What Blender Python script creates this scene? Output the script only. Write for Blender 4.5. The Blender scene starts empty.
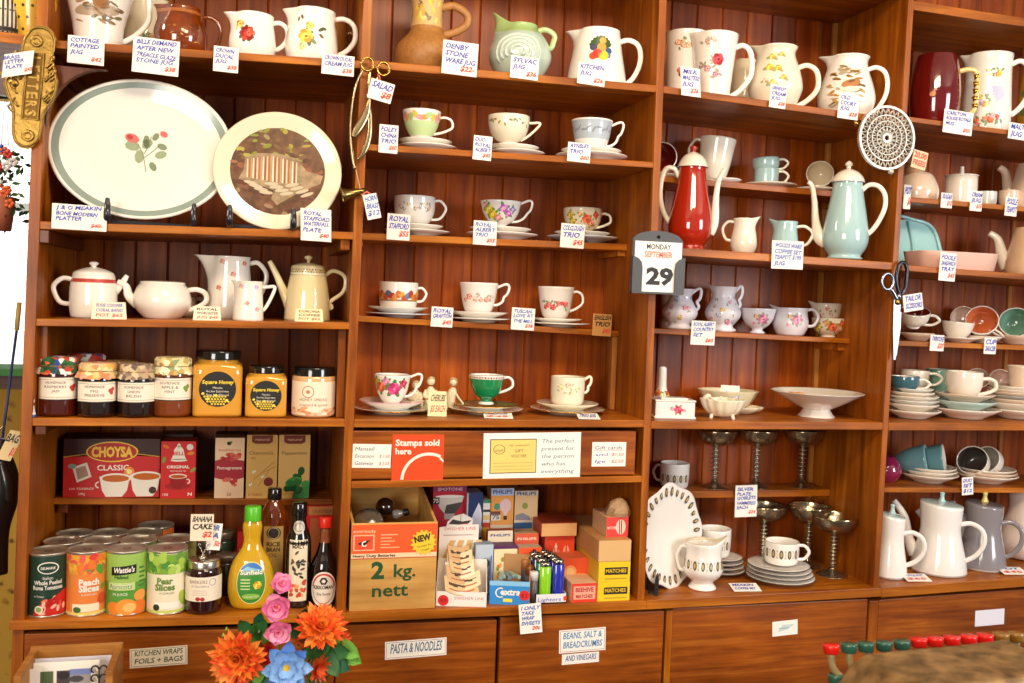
import bpy, bmesh, math, random
from math import sin, cos, pi, radians, atan2, sqrt, exp
from mathutils import Vector, Matrix
random.seed(7)
SC = bpy.context.scene
COL = SC.collection
# ------------------------------------------------------------------ camera model (image taken to be 1024 x 683)
FPX = 970.0
YAW, PITCH, ROLL = radians(14.6), radians(2.5), radians(2.15)
CAM = Vector((0.0, -2.1, 1.5))
_f = Vector((sin(YAW)*cos(PITCH), cos(YAW)*cos(PITCH), -sin(PITCH)))
_r = _f.cross(Vector((0, 0, 1))).normalized(); _u = _r.cross(_f)
CR = cos(ROLL)*_r + sin(ROLL)*_u
CU = -sin(ROLL)*_r + cos(ROLL)*_u
CF = _f
def ray(px, py): return ((px-512)/FPX)*CR + (-(py-341.5)/FPX)*CU + CF
def at(px, py, Y=0.0):
    d = ray(px, py); return CAM + d*((Y-CAM.y)/d.y)
def proj(P):
    d = Vector(P)-CAM; z = d.dot(CF)
    return 512+FPX*d.dot(CR)/z, 341.5-FPX*d.dot(CU)/z, z
# ------------------------------------------------------------------ materials
def lin(h):
    h = h.lstrip('#'); c = [int(h[i:i+2], 16)/255 for i in (0, 2, 4)]
    return tuple((v/12.92 if v <= .04045 else ((v+.055)/1.055)**2.4) for v in c)+(1,)
MATS = {}
def M(col, rough=.5, metal=0, coat=0, trans=0, bump=0, bscale=60, name=None, ior=1.5, alpha=1, var=0):
    key = (col, rough, metal, coat, trans, bump, bscale, ior, alpha, var)
    if key in MATS: return MATS[key]
    m = bpy.data.materials.new(name or 'surface_'+col.strip('#')); m.use_nodes = True
    nt = m.node_tree; b = nt.nodes['Principled BSDF']
    b.inputs['Base Color'].default_value = lin(col); b.inputs['Roughness'].default_value = rough
    b.inputs['Metallic'].default_value = metal; b.inputs['Coat Weight'].default_value = coat
    b.inputs['Coat Roughness'].default_value = .06
    b.inputs['Transmission Weight'].default_value = trans; b.inputs['IOR'].default_value = ior
    b.inputs['Alpha'].default_value = alpha
    if bump or var:
        tc = nt.nodes.new('ShaderNodeTexCoord'); n = nt.nodes.new('ShaderNodeTexNoise')
        n.inputs['Scale'].default_value = bscale; n.inputs['Detail'].default_value = 5
        nt.links.new(tc.outputs['Object'], n.inputs['Vector'])
        if bump:
            bp = nt.nodes.new('ShaderNodeBump'); bp.inputs['Strength'].default_value = bump; bp.inputs['Distance'].default_value = .002
            nt.links.new(n.outputs['Fac'], bp.inputs['Height']); nt.links.new(bp.outputs['Normal'], b.inputs['Normal'])
        if var:
            r = nt.nodes.new('ShaderNodeValToRGB'); c = lin(col)
            r.color_ramp.elements[0].position = .3; r.color_ramp.elements[1].position = .7
            r.color_ramp.elements[0].color = tuple(v*(1-var) for v in c[:3])+(1,)
            r.color_ramp.elements[1].color = tuple(min(1, v*(1+var*.6)) for v in c[:3])+(1,)
            nt.links.new(n.outputs['Fac'], r.inputs['Fac']); nt.links.new(r.outputs['Color'], b.inputs['Base Color'])
    MATS[key] = m; return m
def wood(name, dark, mid, light, axis, rough=.38, coat=.25, scale=1.0, plank=0):
    m = bpy.data.materials.new(name); m.use_nodes = True; nt = m.node_tree; b = nt.nodes['Principled BSDF']
    tc = nt.nodes.new('ShaderNodeTexCoord'); mp = nt.nodes.new('ShaderNodeMapping')
    s = [28*scale]*3; s[axis] = 1.6*scale; mp.inputs['Scale'].default_value = s
    n = nt.nodes.new('ShaderNodeTexNoise'); n.inputs['Scale'].default_value = 1.6; n.inputs['Detail'].default_value = 7
    n.inputs['Roughness'].default_value = .62; n.inputs['Distortion'].default_value = .35
    r = nt.nodes.new('ShaderNodeValToRGB'); e = r.color_ramp.elements
    e[0].position = .28; e[0].color = lin(dark); e[1].position = .75; e[1].color = lin(light)
    k = e.new(.52); k.color = lin(mid)
    n2 = nt.nodes.new('ShaderNodeTexNoise'); n2.inputs['Scale'].default_value = 5; n2.inputs['Detail'].default_value = 3
    mx = nt.nodes.new('ShaderNodeMix'); mx.data_type = 'RGBA'; mx.blend_type = 'MULTIPLY'
    mx.inputs['Factor'].default_value = .7
    r2 = nt.nodes.new('ShaderNodeValToRGB'); r2.color_ramp.elements[0].color = (.38, .30, .24, 1); r2.color_ramp.elements[0].position = .3
    r2.color_ramp.elements[1].position = .68
    L = nt.links.new
    L(tc.outputs['Object'], mp.inputs['Vector']); L(mp.outputs['Vector'], n.inputs['Vector']); L(n.outputs['Fac'], r.inputs['Fac'])
    L(tc.outputs['Object'], n2.inputs['Vector']); L(n2.outputs['Fac'], r2.inputs['Fac'])
    L(r.outputs['Color'], mx.inputs['A']); L(r2.outputs['Color'], mx.inputs['B'])
    out = mx.outputs['Result']
    if plank:      # every board its own tone
        sp = nt.nodes.new('ShaderNodeSeparateXYZ'); L(tc.outputs['Object'], sp.inputs['Vector'])
        d = nt.nodes.new('ShaderNodeMath'); d.operation = 'DIVIDE'; d.inputs[1].default_value = plank; L(sp.outputs['X'], d.inputs[0])
        fl = nt.nodes.new('ShaderNodeMath'); fl.operation = 'FLOOR'; L(d.outputs[0], fl.inputs[0])
        wn = nt.nodes.new('ShaderNodeTexWhiteNoise'); wn.noise_dimensions = '1D'; L(fl.outputs[0], wn.inputs['W'])
        mr = nt.nodes.new('ShaderNodeMapRange'); mr.inputs['To Min'].default_value = .72; mr.inputs['To Max'].default_value = 1.2
        L(wn.outputs['Value'], mr.inputs['Value'])
        m2 = nt.nodes.new('ShaderNodeMix'); m2.data_type = 'RGBA'; m2.blend_type = 'MULTIPLY'; m2.inputs['Factor'].default_value = 1
        L(out, m2.inputs['A']); L(mr.outputs['Result'], m2.inputs['B']); out = m2.outputs['Result']
    L(out, b.inputs['Base Color'])
    bp = nt.nodes.new('ShaderNodeBump'); bp.inputs['Strength'].default_value = .25; bp.inputs['Distance'].default_value = .001
    L(n.outputs['Fac'], bp.inputs['Height']); L(bp.outputs['Normal'], b.inputs['Normal'])
    b.inputs['Roughness'].default_value = rough; b.inputs['Coat Weight'].default_value = coat; b.inputs['Coat Roughness'].default_value = .22
    b.inputs['Specular IOR Level'].default_value = .28
    return m
def emis(name, col, st):
    m = bpy.data.materials.new(name); m.use_nodes = True; nt = m.node_tree
    b = nt.nodes['Principled BSDF']; b.inputs['Base Color'].default_value = (0, 0, 0, 1)
    b.inputs['Emission Color'].default_value = lin(col); b.inputs['Emission Strength'].default_value = st
    return m
# ------------------------------------------------------------------ curves
def cr(pts, k=4):
    if len(pts) < 3: return [tuple(p) for p in pts]
    out = []; n = len(pts); d = len(pts[0])
    for i in range(n-1):
        p0, p1, p2, p3 = pts[max(i-1, 0)], pts[i], pts[i+1], pts[min(i+2, n-1)]
        for j in range(k):
            t = j/k
            out.append(tuple(.5*((2*p1[a])+(-p0[a]+p2[a])*t+(2*p0[a]-5*p1[a]+4*p2[a]-p3[a])*t*t+(-p0[a]+3*p1[a]-3*p2[a]+p3[a])*t**3) for a in range(d)))
    out.append(tuple(pts[-1])); return out
def lerp(pts, z, iz=1, ir=0):
    for a, b in zip(pts, pts[1:]):
        lo, hi = a[iz], b[iz]
        if lo <= z <= hi and hi > lo: return a[ir]+(b[ir]-a[ir])*(z-lo)/(hi-lo)
    return pts[0][ir] if z < pts[0][iz] else pts[-1][ir]
# ------------------------------------------------------------------ mesh builder
class MB:
    def __init__(s): s.v = []; s.f = []; s.m = []; s.sm = []; s.mats = []
    def mi(s, mat):
        if mat not in s.mats: s.mats.append(mat)
        return s.mats.index(mat)
    def add(s, vs, fs, mat, smooth=True, warp=None):
        o = len(s.v); i = s.mi(mat)
        s.v += [tuple(warp(*v)) if warp else tuple(v) for v in vs]
        for f in fs: s.f.append([o+k for k in f]); s.m.append(i); s.sm.append(smooth)
        return s
    def lathe(s, prof, mat, n=32, c=(0, 0, 0), warp=None, bands=None, sx=1, sy=1, smooth=True, rot=None, flute=None):
        vs = []; rings = []
        for r, z in prof:
            if r < 1e-6: rings.append([len(vs)]); vs.append((0, 0, z)); continue
            g = []
            for k in range(n):
                a = 2*pi*k/n; rr = r*(1+flute[0]*cos(flute[1]*a)) if flute else r
                g.append(len(vs)); vs.append((rr*cos(a)*sx, rr*sin(a)*sy, z))
            rings.append(g)
        def fin(v):
            v = Vector(v)
            if warp: v = Vector(warp(*v))
            if rot is not None: v = rot @ v
            return (v.x+c[0], v.y+c[1], v.z+c[2])
        vs = [fin(v) for v in vs]
        groups = {}
        for i in range(len(rings)-1):
            A, B = rings[i], rings[i+1]; zm = (prof[i][1]+prof[i+1][1])/2; mm = mat
            if bands:
                for b in bands:
                    if b[0] <= zm <= b[1] and (len(b) < 4 or b[3](i, prof)): mm = b[2]
            fs = groups.setdefault(mm, [])
            if len(A) == 1 and len(B) == 1: continue
            for k in range(n):
                k2 = (k+1) % n
                if len(A) == 1: fs.append([A[0], B[k2], B[k]])
                elif len(B) == 1: fs.append([A[k], A[k2], B[0]])
                else: fs.append([A[k], A[k2], B[k2], B[k]])
        o = len(s.v); s.v += vs
        for mm, fs in groups.items():
            i = s.mi(mm)
            for f in fs: s.f.append([o+k for k in f]); s.m.append(i); s.sm.append(smooth)
        return s
    def tube(s, pts, rad, mat, n=10, k=5, ref=(0, 1, 0), cap=True, closed=False):
        # pts 3D; rad: number / (in plane, across) / list of those per point
        if isinstance(rad, (int, float)): rad = (rad, rad)
        if not isinstance(rad, list): rad = [rad]*len(pts)
        rad = [(r, r) if isinstance(r, (int, float)) else r for r in rad]
        P = [tuple(p)+tuple(r) for p, r in zip(pts, rad)]
        if closed: P = P+[P[0]]
        P = cr(P, k) if k > 1 else P
        if closed: P = P[:-1]
        m = len(P); vs = []; R = Vector(ref)
        for i in range(m):
            if closed: t = Vector(P[(i+1) % m][:3])-Vector(P[i-1][:3])
            else: t = Vector(P[min(i+1, m-1)][:3])-Vector(P[max(i-1, 0)][:3])
            if t.length < 1e-9: t = Vector((0, 0, 1))
            t.normalize(); nn = t.cross(R)
            if nn.length < 1e-3: nn = t.cross(Vector((1, 0, 0.01)))
            nn.normalize(); bb = nn.cross(t)
            for j in range(n):
                a = 2*pi*j/n; vs.append(tuple(Vector(P[i][:3])+nn*cos(a)*P[i][3]+bb*sin(a)*P[i][4]))
        fs = []
        for i in range(m if closed else m-1):
            i2 = (i+1) % m
            for j in range(n): fs.append([i*n+j, i*n+(j+1) % n, i2*n+(j+1) % n, i2*n+j])
        if cap and not closed:
            fs.append(list(range(n))[::-1]); fs.append([(m-1)*n+j for j in range(n)])
        return s.add(vs, fs, mat)
    def box(s, x0, x1, y0, y1, z0, z1, mat, smooth=False, b=0, warp=None):
        if b:
            vs = []; fs = []
            me = bmesh.new(); bmesh.ops.create_cube(me, size=1)
            for v in me.verts: v.co = Vector(((x0+x1)/2+v.co.x*(x1-x0), (y0+y1)/2+v.co.y*(y1-y0), (z0+z1)/2+v.co.z*(z1-z0)))
            bmesh.ops.bevel(me, geom=me.edges[:], offset=b, segments=2, affect='EDGES', profile=.5)
            me.verts.index_update(); vs = [tuple(v.co) for v in me.verts]; fs = [[v.index for v in f.verts] for f in me.faces]; me.free()
            return s.add(vs, fs, mat, smooth, warp)
        vs = [(x, y, z) for z in (z0, z1) for y in (y0, y1) for x in (x0, x1)]
        return s.add(vs, [[0, 2, 3, 1], [4, 5, 7, 6], [0, 1, 5, 4], [2, 6, 7, 3], [0, 4, 6, 2], [1, 3, 7, 5]], mat, smooth, warp)
    def hexa(s, c8, mat):   # 4 bottom corners then 4 top corners, each loop the same way round
        return s.add(c8, [[3, 2, 1, 0], [4, 5, 6, 7], [0, 1, 5, 4], [1, 2, 6, 5], [2, 3, 7, 6], [3, 0, 4, 7]], mat, False)
    def prism(s, poly, y0, y1, mat, warp=None, smooth=False):  # poly in x,z ; extruded in y
        n = len(poly); vs = [(x, y0, z) for x, z in poly]+[(x, y1, z) for x, z in poly]
        fs = [list(range(n)), list(range(n, 2*n))[::-1]]+[[i, (i+1) % n+0, n+(i+1) % n, n+i][::-1] for i in range(n)]
        return s.add(vs, fs, mat, smooth, warp)
    def build(s, name, parent=None, scale=1, loc=None, rz=0, bevel=0):
        me = bpy.data.meshes.new(name)
        me.from_pydata([tuple(c*scale for c in v) for v in s.v], [], s.f)
        for m in s.mats: me.materials.append(m)
        me.polygons.foreach_set('material_index', s.m); me.polygons.foreach_set('use_smooth', s.sm)
        me.update()
        o = bpy.data.objects.new(name, me); COL.objects.link(o)
        if parent: o.parent = parent
        if loc is not None: o.location = loc
        if rz: o.rotation_euler.z = rz
        if bevel:
            b = o.modifiers.new('bevel', 'BEVEL'); b.width = bevel; b.segments = 2; b.limit_method = 'ANGLE'
        return o
# ------------------------------------------------------------------ surfaces for printed and painted decoration
class Flat:
    def __init__(s, y=0, off=.12, fn=None): s.y = y; s.off = off; s.fn = fn
    def p(s, u, v, L=1):
        q = (u, s.y-s.off*L, v)
        return s.fn(*q) if s.fn else q
    step = 1e9
class Cyl:
    def __init__(s, prof, off=.12, warp=None, sx=1, sy=1): s.prof = prof; s.off = off; s.w = warp; s.sx = sx; s.sy = sy
    def p(s, u, v, L=1):
        R = max(lerp(s.prof, v), 1); Rm = R; a = -pi/2+u/Rm
        q = (R*cos(a)*s.sx, R*sin(a)*s.sy, v)
        if s.w: q = s.w(*q)
        d = sqrt(q[0]**2+q[1]**2) or 1; k = 1+s.off*L/d
        return (q[0]*k, q[1]*k, q[2])
    step = 3.0
def _fan(mb, S, cx, cy, pts, mat, L, smooth):
    big = max(max(abs(x-cx), abs(y-cy)) for x, y in pts)
    lv = max(1, min(8, math.ceil(big/2.4))) if S.step < 1e6 else 1
    if lv > 1:
        q = []
        for (x0, y0), (x1, y1) in zip(pts, pts[1:]+pts[:1]):
            m = max(1, math.ceil(sqrt((x1-x0)**2+(y1-y0)**2)/2.6)); q += [(x0+(x1-x0)*i/m, y0+(y1-y0)*i/m) for i in range(m)]
        pts = q
    n = len(pts); vs = [S.p(cx, cy, L)]
    for j in range(1, lv+1): vs += [S.p(cx+(x-cx)*j/lv, cy+(y-cy)*j/lv, L) for x, y in pts]
    fs = [[0, 1+k, 1+(k+1) % n] for k in range(n)]
    for j in range(lv-1): fs += [[1+j*n+k, 1+(j+1)*n+k, 1+(j+1)*n+(k+1) % n, 1+j*n+(k+1) % n] for k in range(n)]
    mb.add(vs, fs, mat, smooth)
def ell(mb, S, u, v, a, b, mat, rot=0, L=1, n=10):
    c, d = cos(radians(rot)), sin(radians(rot)); pts = []
    for k in range(n): t = 2*pi*k/n; x, y = a*cos(t), b*sin(t); pts.append((u+x*c-y*d, v+x*d+y*c))
    _fan(mb, S, u, v, pts, mat, L, True)
def poly(mb, S, pts, mat, L=1):
    _fan(mb, S, sum(p[0] for p in pts)/len(pts), sum(p[1] for p in pts)/len(pts), pts, mat, L, False)
def rect(mb, S, u0, v0, u1, v1, mat, L=1):
    nu = max(1, min(24, int(abs(u1-u0)/S.step)+1)); nv = max(1, min(8, int(abs(v1-v0)/(S.step*2))+1))
    vs = [S.p(u0+(u1-u0)*i/nu, v0+(v1-v0)*j/nv, L) for j in range(nv+1) for i in range(nu+1)]
    mb.add(vs, [[j*(nu+1)+i, j*(nu+1)+i+1, (j+1)*(nu+1)+i+1, (j+1)*(nu+1)+i] for j in range(nv) for i in range(nu)], mat, S.step < 1e6)
def ring(mb, S, u, v, r0, r1, mat, a0=0, a1=360, L=1, sy=1, n=24):
    vs = []
    for k in range(n+1):
        t = radians(a0+(a1-a0)*k/n)
        for r in (r0, r1): vs.append(S.p(u+r*cos(t), v+r*sin(t)*sy, L))
    mb.add(vs, [[2*k, 2*k+1, 2*k+3, 2*k+2] for k in range(n)], mat)
_TX = {}
def glyphs(st, bold):
    key = (st, bold)
    if key not in _TX:
        cu = bpy.data.curves.new('lettering', 'FONT'); cu.body = st; cu.size = 1; cu.resolution_u = 2; cu.fill_mode = 'FRONT'
        if bold: cu.offset = .018 if bold is True else bold
        ob = bpy.data.objects.new('lettering', cu)
        me = bpy.data.meshes.new_from_object(ob)
        vs = [(v.co.x, v.co.y) for v in me.vertices]; fs = [list(p.vertices) for p in me.polygons]
        bpy.data.objects.remove(ob); bpy.data.curves.remove(cu); bpy.data.meshes.remove(me)
        w0 = min([v[0] for v in vs] or [0]); w1 = max([v[0] for v in vs] or [1])
        _TX[key] = ([(x-w0, y) for x, y in vs], fs, w1-w0)
    return _TX[key]
def txt(mb, S, st, u, v, h, mat, w=None, al='c', shear=0, rot=0, bold=False, L=2, jit=0):
    """lettering of cap height h at baseline v; w = total width to fit"""
    vs, fs, W = glyphs(st, bold)
    if not vs: return
    sy = h/.69; sx = (w/W) if w else sy
    c, d = cos(radians(rot)), sin(radians(rot)); out = []
    off = {'c': -.5, 'l': 0, 'r': -1}[al]*W*sx
    for x, y in vs:
        X = x*sx+off+shear*y*sy; Y = y*sy+(jit*sin(x*9) if jit else 0)
        out.append(S.p(u+X*c-Y*d, v+X*d+Y*c, L))
    mb.add(out, fs, mat, False)
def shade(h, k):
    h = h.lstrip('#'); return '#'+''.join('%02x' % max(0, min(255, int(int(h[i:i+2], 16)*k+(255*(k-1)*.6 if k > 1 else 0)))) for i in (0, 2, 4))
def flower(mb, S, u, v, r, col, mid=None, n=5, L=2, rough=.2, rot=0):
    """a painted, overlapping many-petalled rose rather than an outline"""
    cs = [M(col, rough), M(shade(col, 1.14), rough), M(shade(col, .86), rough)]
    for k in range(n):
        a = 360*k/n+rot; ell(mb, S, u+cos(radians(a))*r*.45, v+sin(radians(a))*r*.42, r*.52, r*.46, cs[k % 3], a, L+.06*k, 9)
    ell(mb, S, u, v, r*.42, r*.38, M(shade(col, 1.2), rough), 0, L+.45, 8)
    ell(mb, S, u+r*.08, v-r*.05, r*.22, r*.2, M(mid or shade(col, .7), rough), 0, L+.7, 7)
def leaf(mb, S, u, v, l, rot, col='#5d7f45', L=1.5, w=.32): 
    c, d = cos(radians(rot)), sin(radians(rot))
    ell(mb, S, u+c*l/2, v+d*l/2, l/2, l*w/1.3, M(col, .3), rot, L, 8)
def spray(mb, S, u, v, r, cols, seed=1, n=5, leafc='#6f8a50', spread=1.6, yv=.8):
    rnd = random.Random(seed)
    for k in range(n*2): leaf(mb, S, u+rnd.uniform(-spread, spread)*r, v+rnd.uniform(-yv, yv)*r, r*rnd.uniform(.7, 1.1), rnd.uniform(0, 360), leafc)
    for k in range(n):
        uu = u+rnd.uniform(-spread, spread)*r; vv = v+rnd.uniform(-yv, yv)*r
        flower(mb, S, uu, vv, r*rnd.uniform(.45, .75), cols[k % len(cols)], rot=rnd.uniform(0, 90), L=2+k*.3)
# ------------------------------------------------------------------ ink and paper
PAPER = M('#f6efe4', .75); PAPER2 = M('#f1dfc4', .75); INK = M('#3448b4', .6); INKB = M('#3a62b8', .6); RED = M('#e0402c', .55); BLACK = M('#17130f', .45)
WHITE = M('#f7f1e6', .12, coat=.5); CREAM = M('#eddfc0', .14, coat=.5); IVORY = M('#f2e7cf', .14, coat=.5)
GOLD = M('#c99a3c', .25, metal=1)
# ------------------------------------------------------------------ things
SHELF = {}
def zs(shelf, X):
    a = SHELF[shelf]; return a['L'].z+(a['R'].z-a['L'].z)*(X-a['L'].x)/(a['R'].x-a['L'].x)
def spot(px, shelf, Y, up=0):
    P = at(px, 341, Y)
    for _ in range(12):
        z = zs(shelf, P.x)+up; q = proj((P.x, Y, z)); P.x += (px-q[0])*q[2]/FPX*1.02; P.z = z
    return P
def tag(o, label=None, cat=None, group=None, kind=None):
    if label: o['label'] = label
    if cat: o['category'] = cat
    if group: o['group'] = group
    if kind: o['kind'] = kind
    return o
class T:
    """one thing; local units are picture pixels at its own distance, scaled to metres when built"""
    def __init__(s, name, label, cat, px, shelf, Y, top=None, up=0, group=None, rot=None, P=None, empty=True):
        s.P = P if P is not None else spot(px, shelf, Y, up)
        q = proj(s.P); s.s = q[2]/FPX; s.by = q[1]; s.H = (q[1]-top) if top is not None else None
        s.rz = -atan2(s.P.x-CAM.x, s.P.y-CAM.y) if rot is None else rot
        s.name, s.label, s.cat, s.group = name, label, cat, group; s.root = None; s.n = 0
        if empty:
            s.root = bpy.data.objects.new(name, None); COL.objects.link(s.root); s.root.empty_display_size = .02
            s.root.location = s.P; s.root.rotation_euler.z = s.rz; tag(s.root, label, cat, group)
    def part(s, mb, name, label=None, parent=None, kind=None):
        o = mb.build(name, parent or s.root, s.s); tag(o, label, kind=kind); return o
    def single(s, mb, tilt=None):
        o = mb.build(s.name, None, s.s, s.P, s.rz); tag(o, s.label, s.cat, s.group)
        if tilt: o.rotation_euler = (radians(tilt[0]), radians(tilt[1]), s.rz)
        return o
    def up(s, dz): s.P = s.P+Vector((0, 0, dz*s.s)); 
def vessel(outer, t=1.2, floor=1.5, k=3):
    o = cr(outer, k) if k > 1 else outer; H = o[-1][1]
    inn = [(max(r-t, .3), z) for r, z in o if z > floor+.3*H*.1 and z < H-.2]
    return [(0, o[0][1])]+o+[(o[-1][0]-t*.5, H+t*.3), (o[-1][0]-t, H-.1)]+inn[::-1]+[(inn[0][0]*.7 if inn else .5, floor), (0, floor)], o
PROF = {
 'round': [(.42, 0), (.44, .04), (.4, .1), (.62, .2), (.86, .42), (.97, .72), (1, 1)],
 'footed': [(.42, 0), (.44, .04), (.3, .12), (.34, .19), (.62, .32), (.86, .58), (.94, .8), (1.02, 1)],
 'bucket': [(.55, 0), (.6, .05), (.72, .14), (.86, .45), (.94, .8), (1, 1)],
 'straight': [(.72, 0), (.86, .04), (.95, .16), (1, .5), (1, .8), (1, 1)],
 'flare': [(.4, 0), (.45, .05), (.55, .12), (.8, .4), (.92, .7), (1, 1)],
 'tea': [(.45, 0), (.5, .05), (.72, .15), (.93, .42), (.98, .75), (.97, 1)],
}
def hpts(o, side, xout, zt, zb, style='c'):
    H = o[-1][1]; rt = lerp(o, zt*H)-1.0; rb = lerp(o, zb*H)-.8; d = (zt-zb)*H
    if style == 'ear':    # rises above, pointed thumb piece
        e = xout-rt; P = [(rt, zt*H), (rt+e*.35, zt*H+.07*H), (rt+e*.75, zt*H+.13*H), (xout, zt*H+.08*H), (xout, zt*H-.1*d), (rt+e*.85, zt*H-.36*d), (rt+e*.62, zt*H-.52*d), (rb+(xout-rb)*.6, zb*H+.22*d), (rb+(xout-rb)*.3, zb*H+.04*d), (rb, zb*H)]
    elif style == 'loop':
        P = [(rt, zt*H), (rt+(xout-rt)*.5, zt*H+.02*H), (xout-1, zt*H-.2*d), (xout, zt*H-.48*d), (rb+(xout-rb)*.62, zb*H+.08*d), (rb, zb*H)]
    elif style == 'angle':
        P = [(rt, zt*H), (rt+(xout-rt)*.5, zt*H+.02*H), (xout*.97, zt*H+.03*H), (xout, zt*H-.08*d), (rb+(xout-rb)*.6, zb*H+.45*d), (rb+(xout-rb)*.25, zb*H+.15*d), (rb, zb*H)]
    else:
        P = [(rt, zt*H), (rt+(xout-rt)*.42, zt*H+.035*H), (rt+(xout-rt)*.84, zt*H-.06*d), (xout, zt*H-.3*d), (rt+(xout-rt)*.93, zt*H-.58*d), (rb+(xout-rb)*.52, zb*H+.16*d), (rb, zb*H)]
    return [(side*x, 0, z) for x, z in P]
def cup(label, px, top, R, shelf, Y, up=0, prof='round', mat=None, inner=None, hs=1, hx=None, hz=(.86, .25), hw=1.3, hstyle='c', decor=None, bands=None, rim=None, group='teacups', hmat=None, name='teacup', cat='cup', rot=None, tilt=None, flute=None, Hpx=None):
    mat = mat or WHITE
    t = T(name, label, cat, px, shelf, Y, top, up, group, rot=None)
    if rot is not None: t.root.rotation_euler.z = t.rz+radians(rot)
    H = Hpx or t.H; t.H = H
    P, o = vessel([(r*R, z*H) for r, z in PROF[prof]], 1.1)
    mb = MB(); iz = len(P)//2
    bb = [(z0*H, z1*H, m) for z0, z1, m in (bands or [])]
    no = len(o)+1
    bb = [(a, b, m, (lambda i, pr: i < no)) for a, b, m in bb]
    if inner: bb.append((-1, 1e9, inner, (lambda i, pr: i > no)))
    if rim: bb.append((-1, 1e9, rim, (lambda i, pr: no-1 <= i <= no)))
    mb.lathe(P, mat, 36, bands=bb, flute=flute)
    if decor: decor(mb, Cyl(o), H, R)
    t.part(mb, 'cup_body')
    if hs:
        h = MB(); h.tube(hpts(o, hs, hx or R*1.45, hz[0], hz[1], hstyle), (hw, hw*.8), hmat or mat, 10, 5)
        t.part(h, 'handle')
    if tilt: t.root.rotation_euler = (radians(tilt[0]), radians(tilt[1]), t.root.rotation_euler.z)
    return t
def saucer_mesh(R, mat, h=None, deep=.13, rim=None, well=None, sq=0, n=40):
    h = h or R*deep; mb = MB()
    fh = R*.075
    pr = [(0, fh), (.42*R, fh), (.46*R, 0), (.52*R, 0), (.56*R, fh*.7), (.8*R, fh*.7+(h-fh*.7)*.45), (R, h-.5), (R*1.005, h), (R*.98, h+.4), (.8*R, fh*.7+(h-fh*.7)*.45+1.3), (.58*R, fh+1.5), (.48*R, fh+1.1), (0, fh+1.1)]
    b = []
    if rim: b.append((-1, 99, rim, (lambda i, p: 6 <= i <= 7)))
    if well: b.append((-1, 99, well, (lambda i, p: i >= 8)))
    mb.lathe(pr, mat, n, bands=b, flute=sq)
    return mb
def saucer(label, px, R, shelf, Y, up=0, mat=None, rim=None, well=None, deep=.13, group='saucers', name='saucer', cat='saucer', decor=None, flute=None):
    t = T(name, label, cat, px, shelf, Y, None, up, group, empty=False)
    mb = saucer_mesh(R, mat or WHITE, None, deep, rim, well, flute)
    if decor: decor(mb, R)
    o = t.single(mb); return t
# ------------------------------------------------------------------ timber
W_EDGE = wood('varnished_rimu_shelf', '#7c3c05', '#b5640d', '#d88826', 0, .42, .08)
W_POST = wood('varnished_rimu_upright', '#783805', '#ac5c0c', '#cc7e20', 2, .42, .08)
W_BACK = wood('tongue_and_groove_boards', '#6c2a03', '#a64c08', '#cc7016', 2, .42, .06, .8, plank=.0735)
W_DOOR = wood('door_timber', '#6a3006', '#a0500e', '#c27224', 0, .42, .1, 1.5)
W_DARK = wood('dark_framing', '#4a1f04', '#6b3008', '#8a440c', 2, .4, .2)
W_PALE = wood('pale_batten', '#a8602a', '#c68238', '#dca050', 2, .5, .1)
W_CRATE = wood('crate_pine', '#c98e44', '#e8b260', '#f6cc80', 0, .6, 0, .8)
BACKY = .31; BACKA = .40
unit = bpy.data.objects.new('shelving_unit', None); COL.objects.link(unit); unit.location = (.9, 0, 0)
tag(unit, 'tall varnished brown timber shelving unit with four bays filled with china and groceries', 'shelves')
def wpart(mb, name, label=None, bevel=.0015, parent=None):
    o = mb.build(name, parent or unit, 1, None, 0, bevel)
    if not parent: o.matrix_parent_inverse = Matrix.Translation(-Vector(unit.location))
    tag(o, label); return o
def lineX(a, b):   # X of a front-plane line through two picture points, as function of Z
    A, B = at(*a), at(*b); return lambda z: A.x+(B.x-A.x)*(z-A.z)/(B.z-A.z)
PL = [lineX((31, 150), (12.5, 630)), lineX((359, 100), (337, 600)), lineX((657, 70), (637.5, 600)), lineX((905, 60), (873, 590))]
PW = [.021, .0195, .018, .016]
PXR = [(lambda z, k=k: PL[k](z)+PW[k]) for k in range(4)]
ZT, ZB = 2.75, .787
END = 2.32
for k in range(4):
    mb = MB(); bk = BACKA if k < 2 else BACKY
    c = []
    for z in (ZB if k else .05, ZT):
        c += [(PL[k](z), 0, z), (PXR[k](z), 0, z), (PXR[k](z), bk, z), (PL[k](z), bk, z)]
    mb.hexa(c, W_POST); wpart(mb, 'upright')
mb = MB(); mb.box(END, END+.02, 0, BACKY, .05, ZT, W_POST); wpart(mb, 'upright')
def boards(x0, x1, y, z0, z1, pitch=.0735, g=.004):
    mb = MB(); x = math.floor(x0/pitch)*pitch
    while x < x1:
        a, b = max(x, x0), min(x+pitch, x1)
        if b-a > .008:
            vs = []
            for xx, yy in ((a, y+g), (a+g*.8, y), (b-g*.8, y), (b, y+g)): vs += [(xx, yy, z0), (xx, yy, z1)]
            vs += [(a, y+.014, z0), (a, y+.014, z1), (b, y+.014, z0), (b, y+.014, z1)]
            mb.add(vs, [[0, 2, 3, 1], [2, 4, 5, 3], [4, 6, 7, 5], [10, 8, 9, 11], [8, 0, 1, 9], [6, 10, 11, 7], [1, 3, 5, 7, 11, 9], [8, 10, 6, 4, 2, 0]], W_BACK, False)
        x += pitch
    return mb
wpart(boards(PL[0](1.4), PL[1](1.4)+.01, BACKA, .74, ZT), 'back_panel', bevel=0)
wpart(boards(PL[1](1.4)+.01, END+.02, BACKY, .74, ZT), 'back_panel', bevel=0)
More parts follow.
